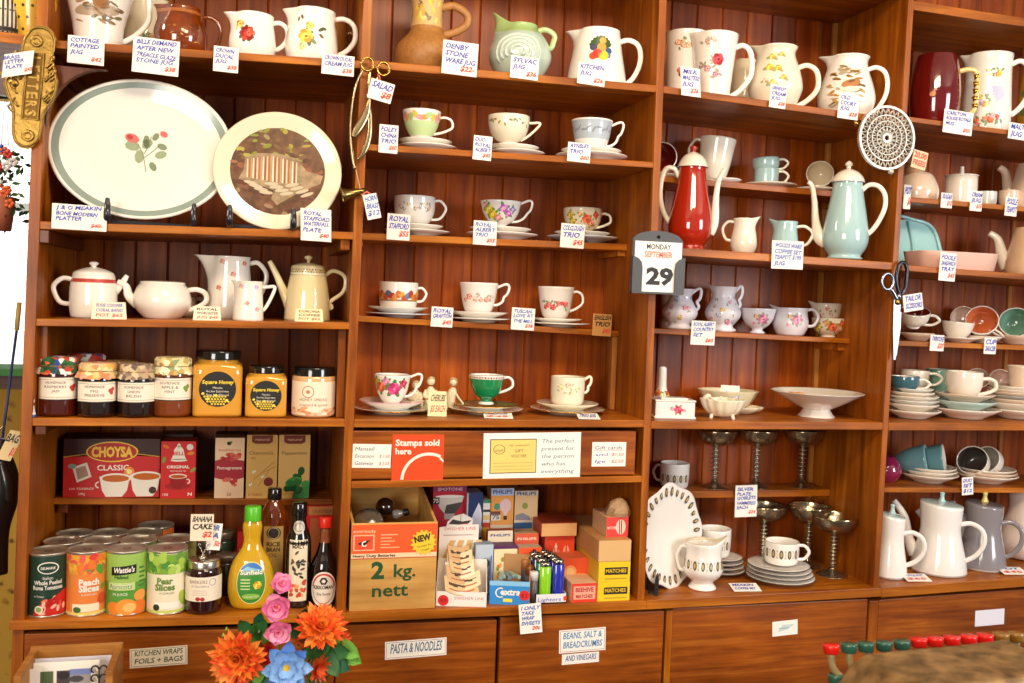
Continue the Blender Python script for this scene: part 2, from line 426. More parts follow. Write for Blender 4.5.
def shelf(name, L, R, Yf, thick, a, b, back=None, xl=None, xr=None, mat=None, nm='shelf', setback=0):
    A, B = at(L[0], L[1], Yf), at(R[0], R[1], Yf)
    back = back or (BACKA if a == 0 else BACKY)
    # slope carried on to the uprights
    X0 = xl if xl is not None else PXR[a](A.z); X1 = xr if xr is not None else (PL[b](B.z) if b < 4 else END)
    zf = lambda x: A.z+(B.z-A.z)*(x-A.x)/(B.x-A.x)
    th = thick*proj(A)[2]/FPX
    SHELF[name] = dict(L=Vector((X0, Yf, zf(X0))), R=Vector((X1, Yf, zf(X1))), th=th, Y=Yf)
    c = []
    for dz in (-th, 0): c += [(X0, Yf, zf(X0)+dz), (X1, Yf, zf(X1)+dz), (X1, back, zf(X1)+dz), (X0, back, zf(X0)+dz)]
    mb = MB(); mb.hexa(c, mat or W_EDGE); return wpart(mb, nm)
# bay A (groceries)
shelf('A0', (54, 40), (350, 60), 0, 8, 0, 1)
shelf('A1', (32, 221), (350, 232), 0, 8, 0, 1)
shelf('A2', (29, 318.5), (345, 322.5), .0, 7.5, 0, 1)
shelf('A3', (25, 418), (342, 419.5), 0, 8, 0, 1)
shelf('A4', (52, 498), (337, 499.5), .236, 6.5, 0, 1)
shelf('A5', (20, 621.5), (336, 613.5), -.012, 9, 0, 1, xl=PL[0](.8)-.004, xr=PXR[1](.8), nm='base_board')
# bay B (cups and saucers, stationery)
shelf('B0', (369, 60), (656, 85), 0, 8, 1, 2)
shelf('B1', (370, 144), (654, 162), 0, 6.5, 1, 2)
shelf('B2', (366, 233), (626, 244), .146, 7, 1, 2)
shelf('B3', (357.5, 315.5), (617, 331), .183, 6, 1, 2)
shelf('B4', (352, 419.5), (640, 420), 0, 8, 1, 2)
shelf('B5', (350, 481.5), (637, 476), 0, 7, 1, 2)
shelf('B6', (345, 613.5), (637, 601.5), -.012, 9.5, 1, 2, xl=PXR[1](.8), xr=PXR[2](.8), nm='base_board')
# bay C
shelf('C0', (664, 86), (840, 110.5), 0, 7, 2, 3)
shelf('C1', (710, 180), (805, 188.5), .15, 6, 2, 3)
shelf('C2', (686, 248), (894, 262.5), 0, 8, 2, 3)
shelf('C3', (664, 329), (852, 339), .162, 5, 2, 3)
shelf('C4', (647, 421), (885, 422.5), 0, 8, 2, 3)
shelf('C5', (682, 491.5), (831, 489.5), .212, 7, 2, 3)
shelf('C6', (645, 600.5), (872, 588.5), -.012, 9.5, 2, 3, xl=PXR[2](.8), xr=PXR[3](.8), nm='base_board')
# bay D
shelf('D0', (912, 117), (1024, 132), 0, 5, 3, 4)
shelf('D1', (910, 197), (1005, 205), .10, 5, 3, 4)
shelf('D2', (908, 265), (1024, 274), 0, 6, 3, 4)
shelf('D3', (905, 341), (1024, 345.5), .10, 5, 3, 4)
shelf('D4', (892, 422.5), (1024, 423), 0, 8, 3, 4)
shelf('D5', (886, 487.5), (1000, 488), .10, 5, 3, 4)
shelf('D6', (880, 588), (1024, 577.5), -.012, 10, 3, 4, xl=PXR[3](.8), xr=END, nm='base_board')
# highest shelves, seen from below only
def high(x0, x1, z0, z1, bk, yf=0):
    mb = MB(); c = []
    for dz in (-.022, 0): c += [(x0, yf, z0+dz), (x1, yf, z1+dz), (x1, bk, z1+dz), (x0, bk, z0+dz)]
    mb.hexa(c, W_EDGE); wpart(mb, 'shelf')
# back corner of the underside is seen at (670,0)-(835,25) and (912,40)-(1024,50)
q1 = at(835, 24, BACKY); q0 = at(690, 4, BACKY)
zc = lambda x: q0.z+(q1.z-q0.z)*(x-q0.x)/(q1.x-q0.x)+.022
high(PXR[2](2.2), PL[3](2.2), zc(PXR[2](2.2)), zc(PL[3](2.2)), BACKY)
d0 = at(985, 2, 0); high(PXR[3](2.2), END, d0.z-.02, d0.z-.035, BACKY)
high(PXR[0](2.2), PL[1](2.2), 2.33, 2.33, BACKA); high(PXR[1](2.2), PL[2](2.2), 2.33, 2.33, BACKY)
# short length of shelf that carries on to the left of the first upright
mb = MB(); zz = at(20, 31).z; zr = at(50, 37).z
c = []
for dz in (-.02, 0): c += [(-.78, 0, zz+dz), (PL[0](2)-.001, 0, zr+dz), (PL[0](2)-.001, .3, zr+dz), (-.78, .3, zz+dz)]
mb.hexa(c, W_EDGE); wpart(mb, 'shelf'); SHELF['L0'] = dict(L=Vector((-.78, 0, zz)), R=Vector((PL[0](2), 0, zr)), th=.02, Y=0)
mb = MB(); mb.box(-.8, -.78, 0, .3, zz-.3, ZT, W_POST); wpart(mb, 'upright')
mb = MB(); mb.box(-.78, PL[0](2)-.001, .29, .3, zz, ZT, W_DARK); wpart(mb, 'back_panel')
# shelf supports: ledger cleats and the slim battens under set-back shelves
def batten(p0, p1, Y, w=.02, d=.02, mat=None, side=0, nm='batten'):
    A, B = at(p0[0], p0[1], Y), at(p1[0], p1[1], Y); mb = MB()
    x = (A.x+B.x)/2
    mb.box(x-w/2, x+w/2, Y, Y+d, min(A.z, B.z), max(A.z, B.z), mat or W_POST); wpart(mb, nm)
def vbat(k, side, z0, z1, Y, w=.018, d=.02, mat=None):
    zm = (z0+z1)/2; mb = MB()
    x0, x1 = (PXR[k](zm)+.001, PXR[k](zm)+w) if side > 0 else (PL[k](zm)-w, PL[k](zm)-.001)
    mb.box(x0, x1, Y, Y+d, z0, z1, mat or W_POST); wpart(mb, 'batten')
def zsh(n, x): return zs(n, x)
vbat(0, 1, zsh('A3', -.43)+.0005, zsh('A2', -.43)-SHELF['A2']['th'], .03)
vbat(1, -1, zsh('A3', .17)+.0005, zsh('A2', .17)-SHELF['A2']['th'], .03)
vbat(2, -1, zsh('B4', .86)+.0005, zsh('B3', .86)-SHELF['B3']['th'], .19, .014, .02, W_PALE)
vbat(1, 1, zsh('B4', .2)+.0005, zsh('B3', .2)-SHELF['B3']['th'], .19, .014, .02, W_PALE)
for k, sh in ((3, 'C'),):
    for lo, hi in (('C0', None), ('C1', 'C0'), ('C2', 'C1'), ('C3', 'C2'), ('C4', 'C3'), ('C5', 'C4'), ('C6', 'C5')):
        X = PL[3](1.5)
        z0 = zsh(lo, X)+.0005; z1 = zsh(hi, X)-SHELF[hi]['th'] if hi else zc(X)-.0225
        vbat(3, -1, z0, z1, BACKY-.013, .014, .012, W_PALE)
for x in (at(1008, 300, BACKY).x,):
    for lo, hi in (('D2', 'D1'), ('D3', 'D2'), ('D4', 'D3'), ('D5', 'D4'), ('D6', 'D5')):
        mb = MB(); mb.box(x-.006, x+.006, BACKY-.008, BACKY-.0005, zsh(lo, x)+.0005, zsh(hi, x)-SHELF[hi]['th'], W_PALE); wpart(mb, 'batten')
def cleat(k, side, sh, y0, y1, h=.022, w=.02):
    X = PXR[k](1.4)+.001 if side > 0 else PL[k](1.4)-.001; z = zsh(sh, X)-SHELF[sh]['th']-.0003
    mb = MB(); mb.box(*( (X, X+w) if side > 0 else (X-w, X)), y0, y1, z-h, z, W_DARK if k == 0 else W_EDGE); wpart(mb, 'cleat')
cleat(0, 1, 'A1', .004, BACKA-.001, .026); cleat(1, -1, 'A1', .02, BACKA-.001)
cleat(0, 1, 'A3', .004, BACKA-.001, .018); cleat(0, 1, 'A4', .25, BACKA-.001); cleat(1, -1, 'A4', .25, BACKA-.001)
cleat(2, -1, 'B2', .16, BACKY-.001, .014); cleat(1, 1, 'B2', .16, BACKY-.001, .014)
cleat(3, -1, 'C3', .18, BACKY-.015, .02); cleat(2, 1, 'C3', .18, BACKY-.015, .02); cleat(3, -1, 'C5', .225, BACKY-.015, .012); cleat(3, -1, 'C1', .165, BACKY-.015, .014)
cleat(0, 1, 'A0', .004, BACKA-.001, .03)
# curved bracket below the top shelf against the first upright
mb = MB(); X = PXR[0](1.9)+.001; zt = zsh('A0', X)-SHELF['A0']['th']-.031
pts = [(0, 0), (.0, -.12)]+[(.11*(1-cos(radians(a))), -.12+.12*sin(radians(a))) for a in range(10, 91, 10)]
mb.add([(X+x, .006, zt+z) for x, z in pts]+[(X+x, .026, zt+z) for x, z in pts], [list(range(len(pts)))[::-1], list(range(len(pts), 2*len(pts)))]+[[i, (i+1) % len(pts), len(pts)+(i+1) % len(pts), len(pts)+i] for i in range(len(pts))], W_DARK, False)
wpart(mb, 'bracket')
# ------------------------------------------------------------------ cabinet doors below
def fascia(x0p, x1p, ytop, nm='cabinet_door', zb=.2, yo=0, label=None, ytop1=None):
    A, B = at(x0p, ytop), at(x1p, ytop1 if ytop1 is not None else ytop); mb = MB()
    c = [(A.x, .0, zb), (B.x, .0, zb), (B.x, .02, zb), (A.x, .02, zb), (A.x, 0, A.z), (B.x, 0, B.z), (B.x, .02, B.z), (A.x, .02, A.z)]
    mb.hexa(c, W_DOOR); return wpart(mb, nm, label, .002)
door = [fascia(24, 335.5, 634, ytop1=627), fascia(337, 497, 625.5, ytop1=620), fascia(500.5, 664.5, 617.5, ytop1=611), fascia(673, 868, 608.5, ytop1=599), fascia(879, 1150, 600, ytop1=580)]
def stile(x0, x1, z0=.05, z1=.775):
    mb = MB(); mb.box(x0, x1, .001, .03, z0, z1, W_POST); wpart(mb, 'stile')
stile(at(665.5, 640).x, at(672, 640).x); stile(at(869, 620).x, at(878, 620).x)
mb = MB(); mb.box(PL[0](.8), END, .03, .30, .05, .76, W_DARK); wpart(mb, 'carcass')
mb = MB(); mb.box(PL[0](.8), END, -.005, .03, .0, .19, W_DARK); wpart(mb, 'plinth')
# ------------------------------------------------------------------ the drawer front under the cups
D0, D1 = at(352, 429.5, .004), at(639, 430, .004)
E0, E1 = at(350, 480, .004), at(637, 475, .004)
mb = MB(); y0, y1 = .004, .02
mb.hexa([(E0.x+.001, y0, E0.z+.001), (E1.x-.006, y0, E1.z+.001), (E1.x-.006, y1, E1.z+.001), (E0.x+.001, y1, E0.z+.001), (E0.x+.001, y0, D0.z-.003), (E1.x-.006, y0, D1.z-.003), (E1.x-.006, y1, D1.z-.003), (E0.x+.001, y1, D0.z-.003)], W_DOOR)
drawer = wpart(mb, 'drawer_front', bevel=.002)
# ------------------------------------------------------------------ room
def struct(mb, name, bevel=0):
    o = mb.build(name, None, 1, None, 0, bevel); o['kind'] = 'structure'; return o
WALLC = M('#b9a27c', .8, bump=.2, name='plaster')
FLOORM = wood('floorboards', '#2e1c0e', '#422a16', '#56381e', 1, .5, .1)
struct(MB().box(-3.2, 3.4, -5.2, 1.6, -.05, 0, FLOORM), 'floor')
# rear wall with a bright window, seen past the left side of the shelving
def papered():
    m = bpy.data.materials.new('floral_wallpaper'); m.use_nodes = True; nt = m.node_tree; b = nt.nodes['Principled BSDF']; b.inputs['Roughness'].default_value = .8
    tc = nt.nodes.new('ShaderNodeTexCoord'); v = nt.nodes.new('ShaderNodeTexVoronoi'); v.inputs['Scale'].default_value = 26
    n = nt.nodes.new('ShaderNodeTexNoise'); n.inputs['Scale'].default_value = 45
    mx = nt.nodes.new('ShaderNodeMath'); mx.operation = 'ADD'; r = nt.nodes.new('ShaderNodeValToRGB'); e = r.color_ramp.elements
    e[0].position = .55; e[0].color = lin('#6a4a1c'); e[1].position = .8; e[1].color = lin('#c79a3a'); k = e.new(.66); k.color = lin('#a87a2a')
    L = nt.links.new; L(tc.outputs['Object'], v.inputs['Vector']); L(tc.outputs['Object'], n.inputs['Vector']); L(v.outputs['Distance'], mx.inputs[0]); L(n.outputs['Fac'], mx.inputs[1])
    L(mx.outputs[0], r.inputs['Fac']); L(r.outputs['Color'], b.inputs['Base Color']); return m
PAPERED = papered()
YW = 1.2
wt = at(0, 96, YW).z; wb = at(0, 372, YW).z
struct(MB().box(-3.2, -1.5, YW, YW+.1, 0, 2.9, PAPERED).box(-1.5, 3.4, YW, YW+.1, 0, wb, PAPERED).box(-1.5, 3.4, YW, YW+.1, wt, 2.9, PAPERED).box(-.35, 3.4, YW, YW+.1, wb, wt, PAPERED), 'wall_back')
WF = wood('window_timber', '#4a2410', '#6b3818', '#8a5028', 0, .4, .2)
mb = MB()
mb.box(-1.5, -.35, YW-.02, YW+.05, wb-.05, wb, WF).box(-1.5, -.35, YW-.02, YW+.05, wt, wt+.06, WF)
mb.box(-1.5, -1.45, YW-.01, YW+.05, wb, wt, WF).box(-.4, -.35, YW-.01, YW+.05, wb, wt, WF)
zmid = at(6, 206, YW).z
mb.box(-1.45, -.4, YW+.0, YW+.04, zmid-.012, zmid+.012, M('#cfd6dc', .5))
win = struct(mb, 'window_1')
mb = MB(); mb.box(-1.45, -.4, YW+.045, YW+.05, wb, wt, M('#ffffff', .02, trans=1, ior=1.45, name='window_glass')); g = mb.build('pane', win)
# daylight sky beyond the window comes from the world
struct(MB().box(-3.3, -3.2, -5.2, 1.3, 0, 2.9, WALLC), 'wall_left')
struct(MB().box(-3.3, 3.4, -2.9, 1.3, 2.9, 3.0, M('#e8dcc8', .8)), 'ceiling')
# ------------------------------------------------------------------ price cards (box in picture px on their plane)
def card(label, x0, y0, x1, y1, lines, Y=-.006, rot=0, lean=0, group='handwritten price cards', paper=None, shear=.25, skew=0, name='price_card', border=None, ink=None, yaw=0):
    P = at((x0+x1)/2, (y0+y1)/2, Y)
    t = T(name, label, 'card', 0, None, Y, P=P, group=group, empty=False, rot=0); w, h = (x1-x0)/2, (y1-y0)/2
    mb = MB(); S = Flat(-.25, .12)
    mb.box(-w, w, -.25, .25, -h, h, paper or PAPER, warp=lambda x, y, z: (x+skew*z, y, z))
    if border:
        for u0, v0, u1, v1 in ((-w+.8, -h+.8, w-.8, -h+1.3), (-w+.8, h-1.3, w-.8, h-.8), (-w+.8, -h+.8, -w+1.2, h-.8), (w-1.2, -h+.8, w-.8, h-.8)): rect(mb, S, u0, v0, u1, v1, border, 1)
    n = len(lines); lh = 2*h*.86/n
    for i, ln in enumerate(lines):
        s, col = (ln if isinstance(ln, tuple) else (ln, ink or INK)); v = h*.86-(i+1)*lh+lh*.28
        hh = min(lh*.68, 8)
        if s.startswith('>'): txt(mb, S, s[1:], w*.84, v, hh, RED, min(w*.8, len(s)*hh*.6), 'r', shear, bold=.035)
        else: txt(mb, S, s, -w*.86, v, hh, col, min(w*1.7, len(s)*hh*.95), 'l', shear, jit=.25, bold=.028, rot=((len(s)*7+i*5) % 5)-2)
    o = t.single(mb); o.rotation_euler = (radians(lean), radians(rot), radians(yaw)); return o
def flatcard(label, px, py0, py1, wpx, shelf, lines, Y, rz=0, group='price cards lying flat', paper=None):
    # lying on the shelf with its back edge propped a touch
    P = spot(px, shelf, Y, .0015); t = T('price_card', label, 'card', 0, None, Y, P=P, group=group, empty=False, rot=radians(rz))
    s = t.s; w = wpx/2; d = .02/s; mb = MB()
    rise = .008/s
    f = lambda x, y, z: (x, y, z+(y+d)/(2*d)*rise)
    mb.box(-w, w, -d, d, 0, .4, paper or PAPER, warp=f)
    class S:
        step = 1e9
        def p(self, u, v, L=1): return (u, v, .4+.15*L+(v+d)/(2*d)*rise)
    S = S(); n = len(lines); lh = 2*d*.86/n
    for i, s_ in enumerate(lines):
        v = d*.86-(i+1)*lh+lh*.25; col = INK
        if s_.startswith('>'): col = RED; s_ = s_[1:]
        txt(mb, S, s_, -w*.85, v, lh*.6, col, w*1.5, 'l', .2, bold=.02)
    o = t.single(mb); return o
C_ = card
C_('white price card taped to the top shelf edge below the farm scene jug', 69, 37, 103, 64, ['COTTAGE', 'PAINTED', 'JUG', '>$42'], rot=1)
C_('widest white price card beneath the brown glossy jug on the top shelf', 134, 39, 178, 74, ['BILLE DEMAND', 'AFTER NEW', 'TREACLE GLAZE', ('STONE JUG', INKB), '>$38'], rot=2)
C_('white price card below the jug with one dark red rose', 214, 47, 238, 72, ['CROWN', 'DUCAL', ('JUG', INK), '>$38'], rot=1)
C_('white price card beneath the jug with yellow roses', 322, 55, 354, 75, ['CROWN DUCAL', 'CREAM JUG', '>$38'], rot=1)
C_('white price card under the tan textured pottery vase', 442, 42, 478, 75, ['DENBY', 'STONE', 'WARE JUG', '>$22-'], rot=2)
C_('white price card in front of the green shell shaped jug', 510, 57, 539, 79, ['SYLVAC', 'JUG', '>$36'], rot=2)
C_('white price card under the cream jug with the fruit motif', 577, 64, 606, 85, ['KITCHEN', 'JUG', '>$26'], rot=3)
C_('white price card beneath the tapered floral jug in the third bay', 680, 68, 701, 96, ['MILK', 'MALTESE', 'JUG', '>$26'], rot=2, skew=-.12)
C_('white price card under the round bodied cream jug with yellow flowers', 769, 85, 787, 108, ['GRINDLEY', 'CREAM', 'JUG', '>$28'], rot=3)
C_('white price card below the jug with the brown cottage scene', 837, 94, 860, 119, ['OLD', 'COURT', 'JUG', '>$28'], rot=3)
C_('wide white price card beneath the maroon mug', 941, 111, 975, 134, ['CARLTON', 'ROUGE ROYALE', 'MUG', '>$55'], rot=3)
C_('white price card cut by the right picture edge below the tall floral jug', 1006, 124, 1036, 140, ['MALTESE', 'JUG'], rot=3)
C_('white price card leaning under the left end of the large oval platter', 54, 205, 105, 230, ['J & G MEAKIN', 'BONE MODERN', 'PLATTER', '>$40-'], rot=1)
C_('white price card below the round plate with the waterfall picture', 301, 209, 331, 241, ['ROYAL', 'STAFFORD', 'WATERFALL', 'PLATE', '>$40'], rot=1, skew=-.05, lean=0)
C_('white price card at the left end beside the pastel green teacup', 379, 125, 398, 153, ['FOLEY', 'CHINA', 'TRIO', '>$60'], rot=1)
C_('white price card before the cream leaf sprigged teacup', 473, 136, 492, 160, ['DUO', 'ROYAL', 'ALBERT', '>$45'], rot=2)
C_('white price card in front of the pale blue grey teacup', 567, 143, 591, 162, ['AYNSLEY', 'TRIO', '>$60'], rot=2)
C_('white price card in front of the teacup with faint grey flowers', 387, 214, 410, 240, ['ROYAL', 'STAFFORD', '>$55'], Y=.140, rot=1)
C_('white price card before the teacup with yellow and pink flowers', 473, 221, 497, 245, ['ROYAL', 'ALBERT', 'TRIO', '>$55'], Y=.140, rot=1, ink=INKB)
C_('white price card in front of the low teacup with orange roses', 560, 224, 585, 248, ['COLCLOUGH', 'TRIO', '>$45'], Y=.140, rot=2)
C_('white price card right of the autumn landscape teacup', 431, 307, 453, 327, ['ROYAL', 'GRAFTON', '>$45'], Y=.177, rot=2)
C_('white price card between the two teacups with pink roses', 511, 308, 535, 330, ['TUSCAN', 'LOVE AT', 'THE MILL', '>$38'], Y=.177, rot=2, ink=INKB)
C_('small kraft coloured price card at the right end of the set back shelf', 592, 314, 612, 336, ['ENGLISH', 'TRIO', '>$42'], Y=.177, rot=2, paper=M('#c98f4e', .8), ink=BLACK)
C_('large white price card in front of the small pale blue jug', 770, 241, 805, 269, ['WOODS WARE', 'COFFEE SET', 'TEAPOT $195', 'JUG'], rot=-.5, ink=INKB)
C_('white price card below the floral vases beside the calendar', 690, 321, 716, 345, ['ROYAL ALBERT', 'COUNTRY', 'SET', '>$60'], Y=.156, rot=1, ink=INKB)
C_('white price card hanging over the shelf edge between the tall goblets', 734, 485, 758, 517, ['SILVER', 'PLATE', 'GOBLETS', 'HAMMERED', 'EACH', '>$24'], Y=.205, rot=-1)
C_('tiny white card against the upright left of the round cream pot', 903, 185, 911, 209, ['POT', '>$8'], Y=.09)
C_('small white card below the left side of the lidded sugar pot', 940, 193, 953, 208, ['SUGAR', '>$12'], Y=.094, rot=1)
C_('small white card below the right side of the lidded sugar pot', 969, 191, 983, 211, ['CREAM', 'JUG', '>$15'], Y=.094, rot=1)
C_('small white card under the cream teapot at the right picture edge', 1004, 197, 1018, 216, ['POOLE', 'TEAPOT'], Y=.094, rot=2)
C_('white card in front of the pale pink sandwich tray', 938, 253, 957, 281, ['POOLE', 'SANDWICH', 'TRAY', '>$45'], rot=2)
C_('small white card below the white cup with its saucer', 929, 335, 945, 351, ['TWINTONE', '>$20'], Y=.094, rot=1)
C_('small white card below the tilted orange lined cup', 983, 338, 997, 354, ['CUP', 'SAUCER'], Y=.094, rot=1)
C_('small white card hanging between the blue cups and the grey cups', 961, 477, 974, 495, ['DUO', 'SET', '$12'], Y=.094, rot=-4)
flatcard('small white card lying before the green teacup', 498, 412, 418, 29, 'B4', ['GREEN TRIO', '>$45'], .03, -8)
flatcard('small white card lying before the tall cream cup', 588, 412, 420, 22, 'B4', ['TRIO $35'], .02, -8)
flatcard('white card lying beside the patterned jug and octagonal platter', 745, 583, 592, 29, 'C6', ['MEAKIN', 'COFFEE SET'], .03, -6)
flatcard('white card lying before the two white coffee pots', 916, 577, 586, 26, 'D6', ['POOLE POT', '>$65'], .03, -8)
flatcard('white card lying near the right picture edge by the grey coffee pot', 1012, 569, 579, 26, 'D6', ['POT', '>$45'], .03, -8)
# small folded cards that stand on a shelf
def standcard(label, px, top, wpx, shelf, Y, lines, paper=None, ink=None):
    t = T('folded_price_card', label, 'card', px, shelf, Y, top, group='folded standing price cards', empty=False)
    w = wpx/2; H = t.H; mb = MB(); k = .35
    mb.box(-w, w, -.2, .2, 0, H, paper or PAPER2, warp=lambda x, y, z: (x*(1-.08*z/H), y+k*z, z))
    mb.box(-w, w, -.2, .2, 0, H, paper or PAPER2, warp=lambda x, y, z: (x*(1-.08*z/H), y+k*(2*H-z)+.4, z))
    S = Flat(-.2, .12, lambda x, y, z: (x, y+k*z, z)); n = len(lines); lh = H*.86/n
    for i, s_ in enumerate(lines):
        col = ink or INK; v = H*.95-(i+1)*lh+lh*.2
        if s_.startswith('>'): col = RED; s_ = s_[1:]
        txt(mb, S, s_, 0, v, lh*.6, col, w*1.5, 'c', .2, bold=.015)
    t.single(mb)
standcard('folded white price card standing before the small white teapot with a red band', 109, 302, 33, 'A2', .02, ['SUSIE COOPER', 'CORAL BAND', '>POT $65'])
standcard('folded white price card standing between the teapot and the floral jugs', 207, 306.5, 27, 'A2', .02, ['ROYAL', 'WORCESTER', '>JUG $45'], ink=BLACK)
standcard('folded cream price card standing before the cream coffee pot', 309, 309, 28, 'A2', .02, ['CORONA', 'COFFEE', '>POT $65'], paper=M('#f3dfae', .75), ink=BLACK)
standcard('folded cream price card standing among the small cherub figurines', 437, 392, 19, 'B4', .06, ['CHERUBS', '>$5 EACH'], paper=M('#f0dfae', .75), ink=BLACK)
# ================================================================== BAY A
def jug(label, px, top, shelf, Y, prof, mat, hs=1, hx=None, hz=(.85, .25), hw=1.8, hstyle='c', sp=None, decor=None, bands=None, up=0, name='jug', cat='jug', group=None, rim=None, inner=None, n=40, t_=1.3, hmat=None, k=3, hh=None, flute=None, sy=1, rough=None):
    """prof: (r px, z fraction); sp: (side, out px, rise px, start z fraction, width rad)"""
    t = T(name, label, cat, px, shelf, Y, top, up, group); H = hh or t.H; t.H = H
    P, o = vessel([(r, z*H) for r, z in prof], t_, k=k); warp = None
    if sp:
        sd, ox, rz, z0, wd = sp; a0 = 0 if sd > 0 else pi; R = prof[-1][0]
        def warp(x, y, z):
            r = sqrt(x*x+y*y)
            if r < 1e-6 or z < z0*H: return (x, y, z)
            g = min(1, (z-z0*H)/(H*(1-z0))); g = g*g
            a = atan2(y, x); da = abs((a-a0+pi) % (2*pi)-pi); f = exp(-(da/wd)**2)
            pinch = 1-.10*g*exp(-((da-wd*1.7)/(wd*.8))**2)
            return (x*pinch*(1+ox/R*f*g), y*pinch*(1-.15*f*g), z+rz*f*g*min(1, r/R))
    mb = MB(); no = len(o)+1
    bb = [(a*H, b*H, m, (lambda i, pr: i < no)) for a, b, m in (bands or [])]
    if inner: bb.append((-1, 1e9, inner, (lambda i, pr: i > no)))
    if rim: bb.append((-1, 1e9, rim, (lambda i, pr: no-1 <= i <= no+1)))
    mb.lathe(P, mat, n, bands=bb, warp=warp, flute=flute, sy=sy)
    if decor: decor(mb, Cyl(o, warp=warp, sy=sy), H, max(r for r, z in prof))
    t.part(mb, 'jug_body')
    if hs:
        h = MB(); h.tube(hpts(o, hs, hx, hz[0], hz[1], hstyle), (hw, hw*.75), hmat or mat, 10, 5); t.part(h, 'handle')
    return t
def scene_decor(cols, seed, n=26, u0=-.7, u1=.7, v0=.2, v1=.8, big=4):
    def f(mb, S, H, R):
        rnd = random.Random(seed)
        for k in range(n):
            c = M(cols[k % len(cols)], .25); u = rnd.uniform(u0, u1)*R; v = rnd.uniform(v0, v1)*H
            ell(mb, S, u, v, rnd.uniform(.4, 1)*big, rnd.uniform(.15, .5)*big*.6, c, rnd.uniform(-30, 30), 1+k*.15, 9)
    return f
def A_far():
    def dots(mb, S, H, R):
        for i in range(5):
            for j in range(7): ell(mb, S, -R*1.3+j*R*.42+(i % 2)*R*.2, H*(.15+i*.17), 1.5, 1.5, M('#3a220a', .3), 0, 1, 8)
    jug('yellow pottery bowl with dark spots on the short upper left shelf', 33, -22, 'L0', .07, [(12, 0), (15, .1), (20, .45), (21, .7), (18, 1)], M('#d8b03a', .25, coat=.4), hs=0, decor=dots, name='spotted_bowl', cat='bowl')
    def stripes(mb, S, H, R):
        for k in range(-5, 6): rect(mb, S, k*4-1, 0.1*H, k*4+1, H*.9, M('#cfc6ae', .5), 1)
    jug('dark ribbed grey pot at the far upper left beside the spotted bowl', 5, -5, 'L0', .06, [(10, 0), (14, .2), (15, .6), (11, 1)], M('#2b2a26', .4), hs=0, name='ribbed_pot', cat='pot', decor=stripes)
A_far()
# top shelf jugs
jug('large white jug with a brown farm scene cut by the picture top', 98, -35, 'A0', .10, [(19, 0), (22, .04), (24, .3), (31, .62), (38, .9), (41, 1)], WHITE, 1, 47, (.8, .16), 2.8, 'c', None,
    lambda mb, S, H, R: (ell(mb, S, -2, H*.42, 23, 6, M('#b9a184', .3), 4, 1, 16), ell(mb, S, 2, H*.5, 8, 6, M('#a06a3c', .3), 0, 2), scene_decor(['#8a6a44', '#b08c62', '#7c7350', '#a58a70'], 3, 40, -.55, .55, .3, .62, 6)(mb, S, H, R)))
jug('cream jug half hidden behind the large farm scene jug', 141, 1, 'A0', .26, [(15, 0), (18, .15), (21, .5), (18, .8), (17, 1)], CREAM, 0, None, sp=(1, 8, 2, .6, .5), decor=lambda mb, S, H, R: spray(mb, S, 8, H*.5, 5, ['#c9885a', '#9a7a4a'], 4, 3))
jug('squat treacle brown glazed jug second from left on the top shelf', 180, 9.5, 'A0', .09, [(19, 0), (22, .06), (26, .3), (25.5, .55), (20, .85), (19, 1)], M('#7a3410', .1, coat=1, var=.5, bscale=30), 1, 38, (.86, .12), 1.9, 'c', (-1, 7, 1, .62, .45),
    bands=[(.86, .93, M('#a8602a', .15, coat=1))], decor=scene_decor(['#b87a32', '#8f5420', '#c99a4a'], 8, 16, -.5, .7, .2, .55, 3))
def redrose(mb, S, H, R):
    for k in range(9): leaf(mb, S, -6, H*.5, 9, k*40+10, '#4b5a38' if k % 2 else '#6b3a24')
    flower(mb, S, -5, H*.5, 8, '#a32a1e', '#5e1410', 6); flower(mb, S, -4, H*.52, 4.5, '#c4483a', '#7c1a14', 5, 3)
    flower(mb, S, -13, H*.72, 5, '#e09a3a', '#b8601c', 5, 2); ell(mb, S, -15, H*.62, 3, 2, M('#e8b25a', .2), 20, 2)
jug('white jug with one dark red rose and a pointed spout', 252, 17, 'A0', .08, [(16, 0), (19, .05), (23, .3), (22, .6), (20, .85), (20.5, 1)], WHITE, 1, 34, (.88, .3), 2.4, 'c', (-1, 8, 1, .62, .4), redrose)
def yrose(mb, S, H, R):
    for k in range(8): leaf(mb, S, -6+k*.6, H*.42, 9, k*45, '#5a6b3e')
    leaf(mb, S, 6, H*.55, 7, 30, '#4b5a38'); leaf(mb, S, 9, H*.62, 6, -10, '#4b5a38'); leaf(mb, S, 7, H*.5, 6, -40, '#6c4a2a')
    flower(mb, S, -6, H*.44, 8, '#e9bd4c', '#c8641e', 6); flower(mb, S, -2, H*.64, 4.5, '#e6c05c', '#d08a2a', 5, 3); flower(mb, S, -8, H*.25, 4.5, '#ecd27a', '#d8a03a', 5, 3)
    leaf(mb, S, -14, H*.72, 5, 80, '#6c4a2a'); leaf(mb, S, -9, H*.76, 5, 110, '#6c4a2a')
jug('white jug with yellow roses at the right end of the top left shelf', 311, 13.5, 'A0', .08, [(20, 0), (23, .05), (26, .3), (24.5, .6), (22.5, .85), (23.5, 1)], WHITE, 1, 43, (.9, .22), 2.6, 'c', (-1, 6, .5, .62, .4), yrose)
jug('brown handled pottery jug mostly hidden behind the yellow rose jug', 333, 22, 'A0', .25, [(12, 0), (15, .3), (12, 1)], M('#a86a34', .2, coat=.5), 1, 21, (.8, .2), 1.6)
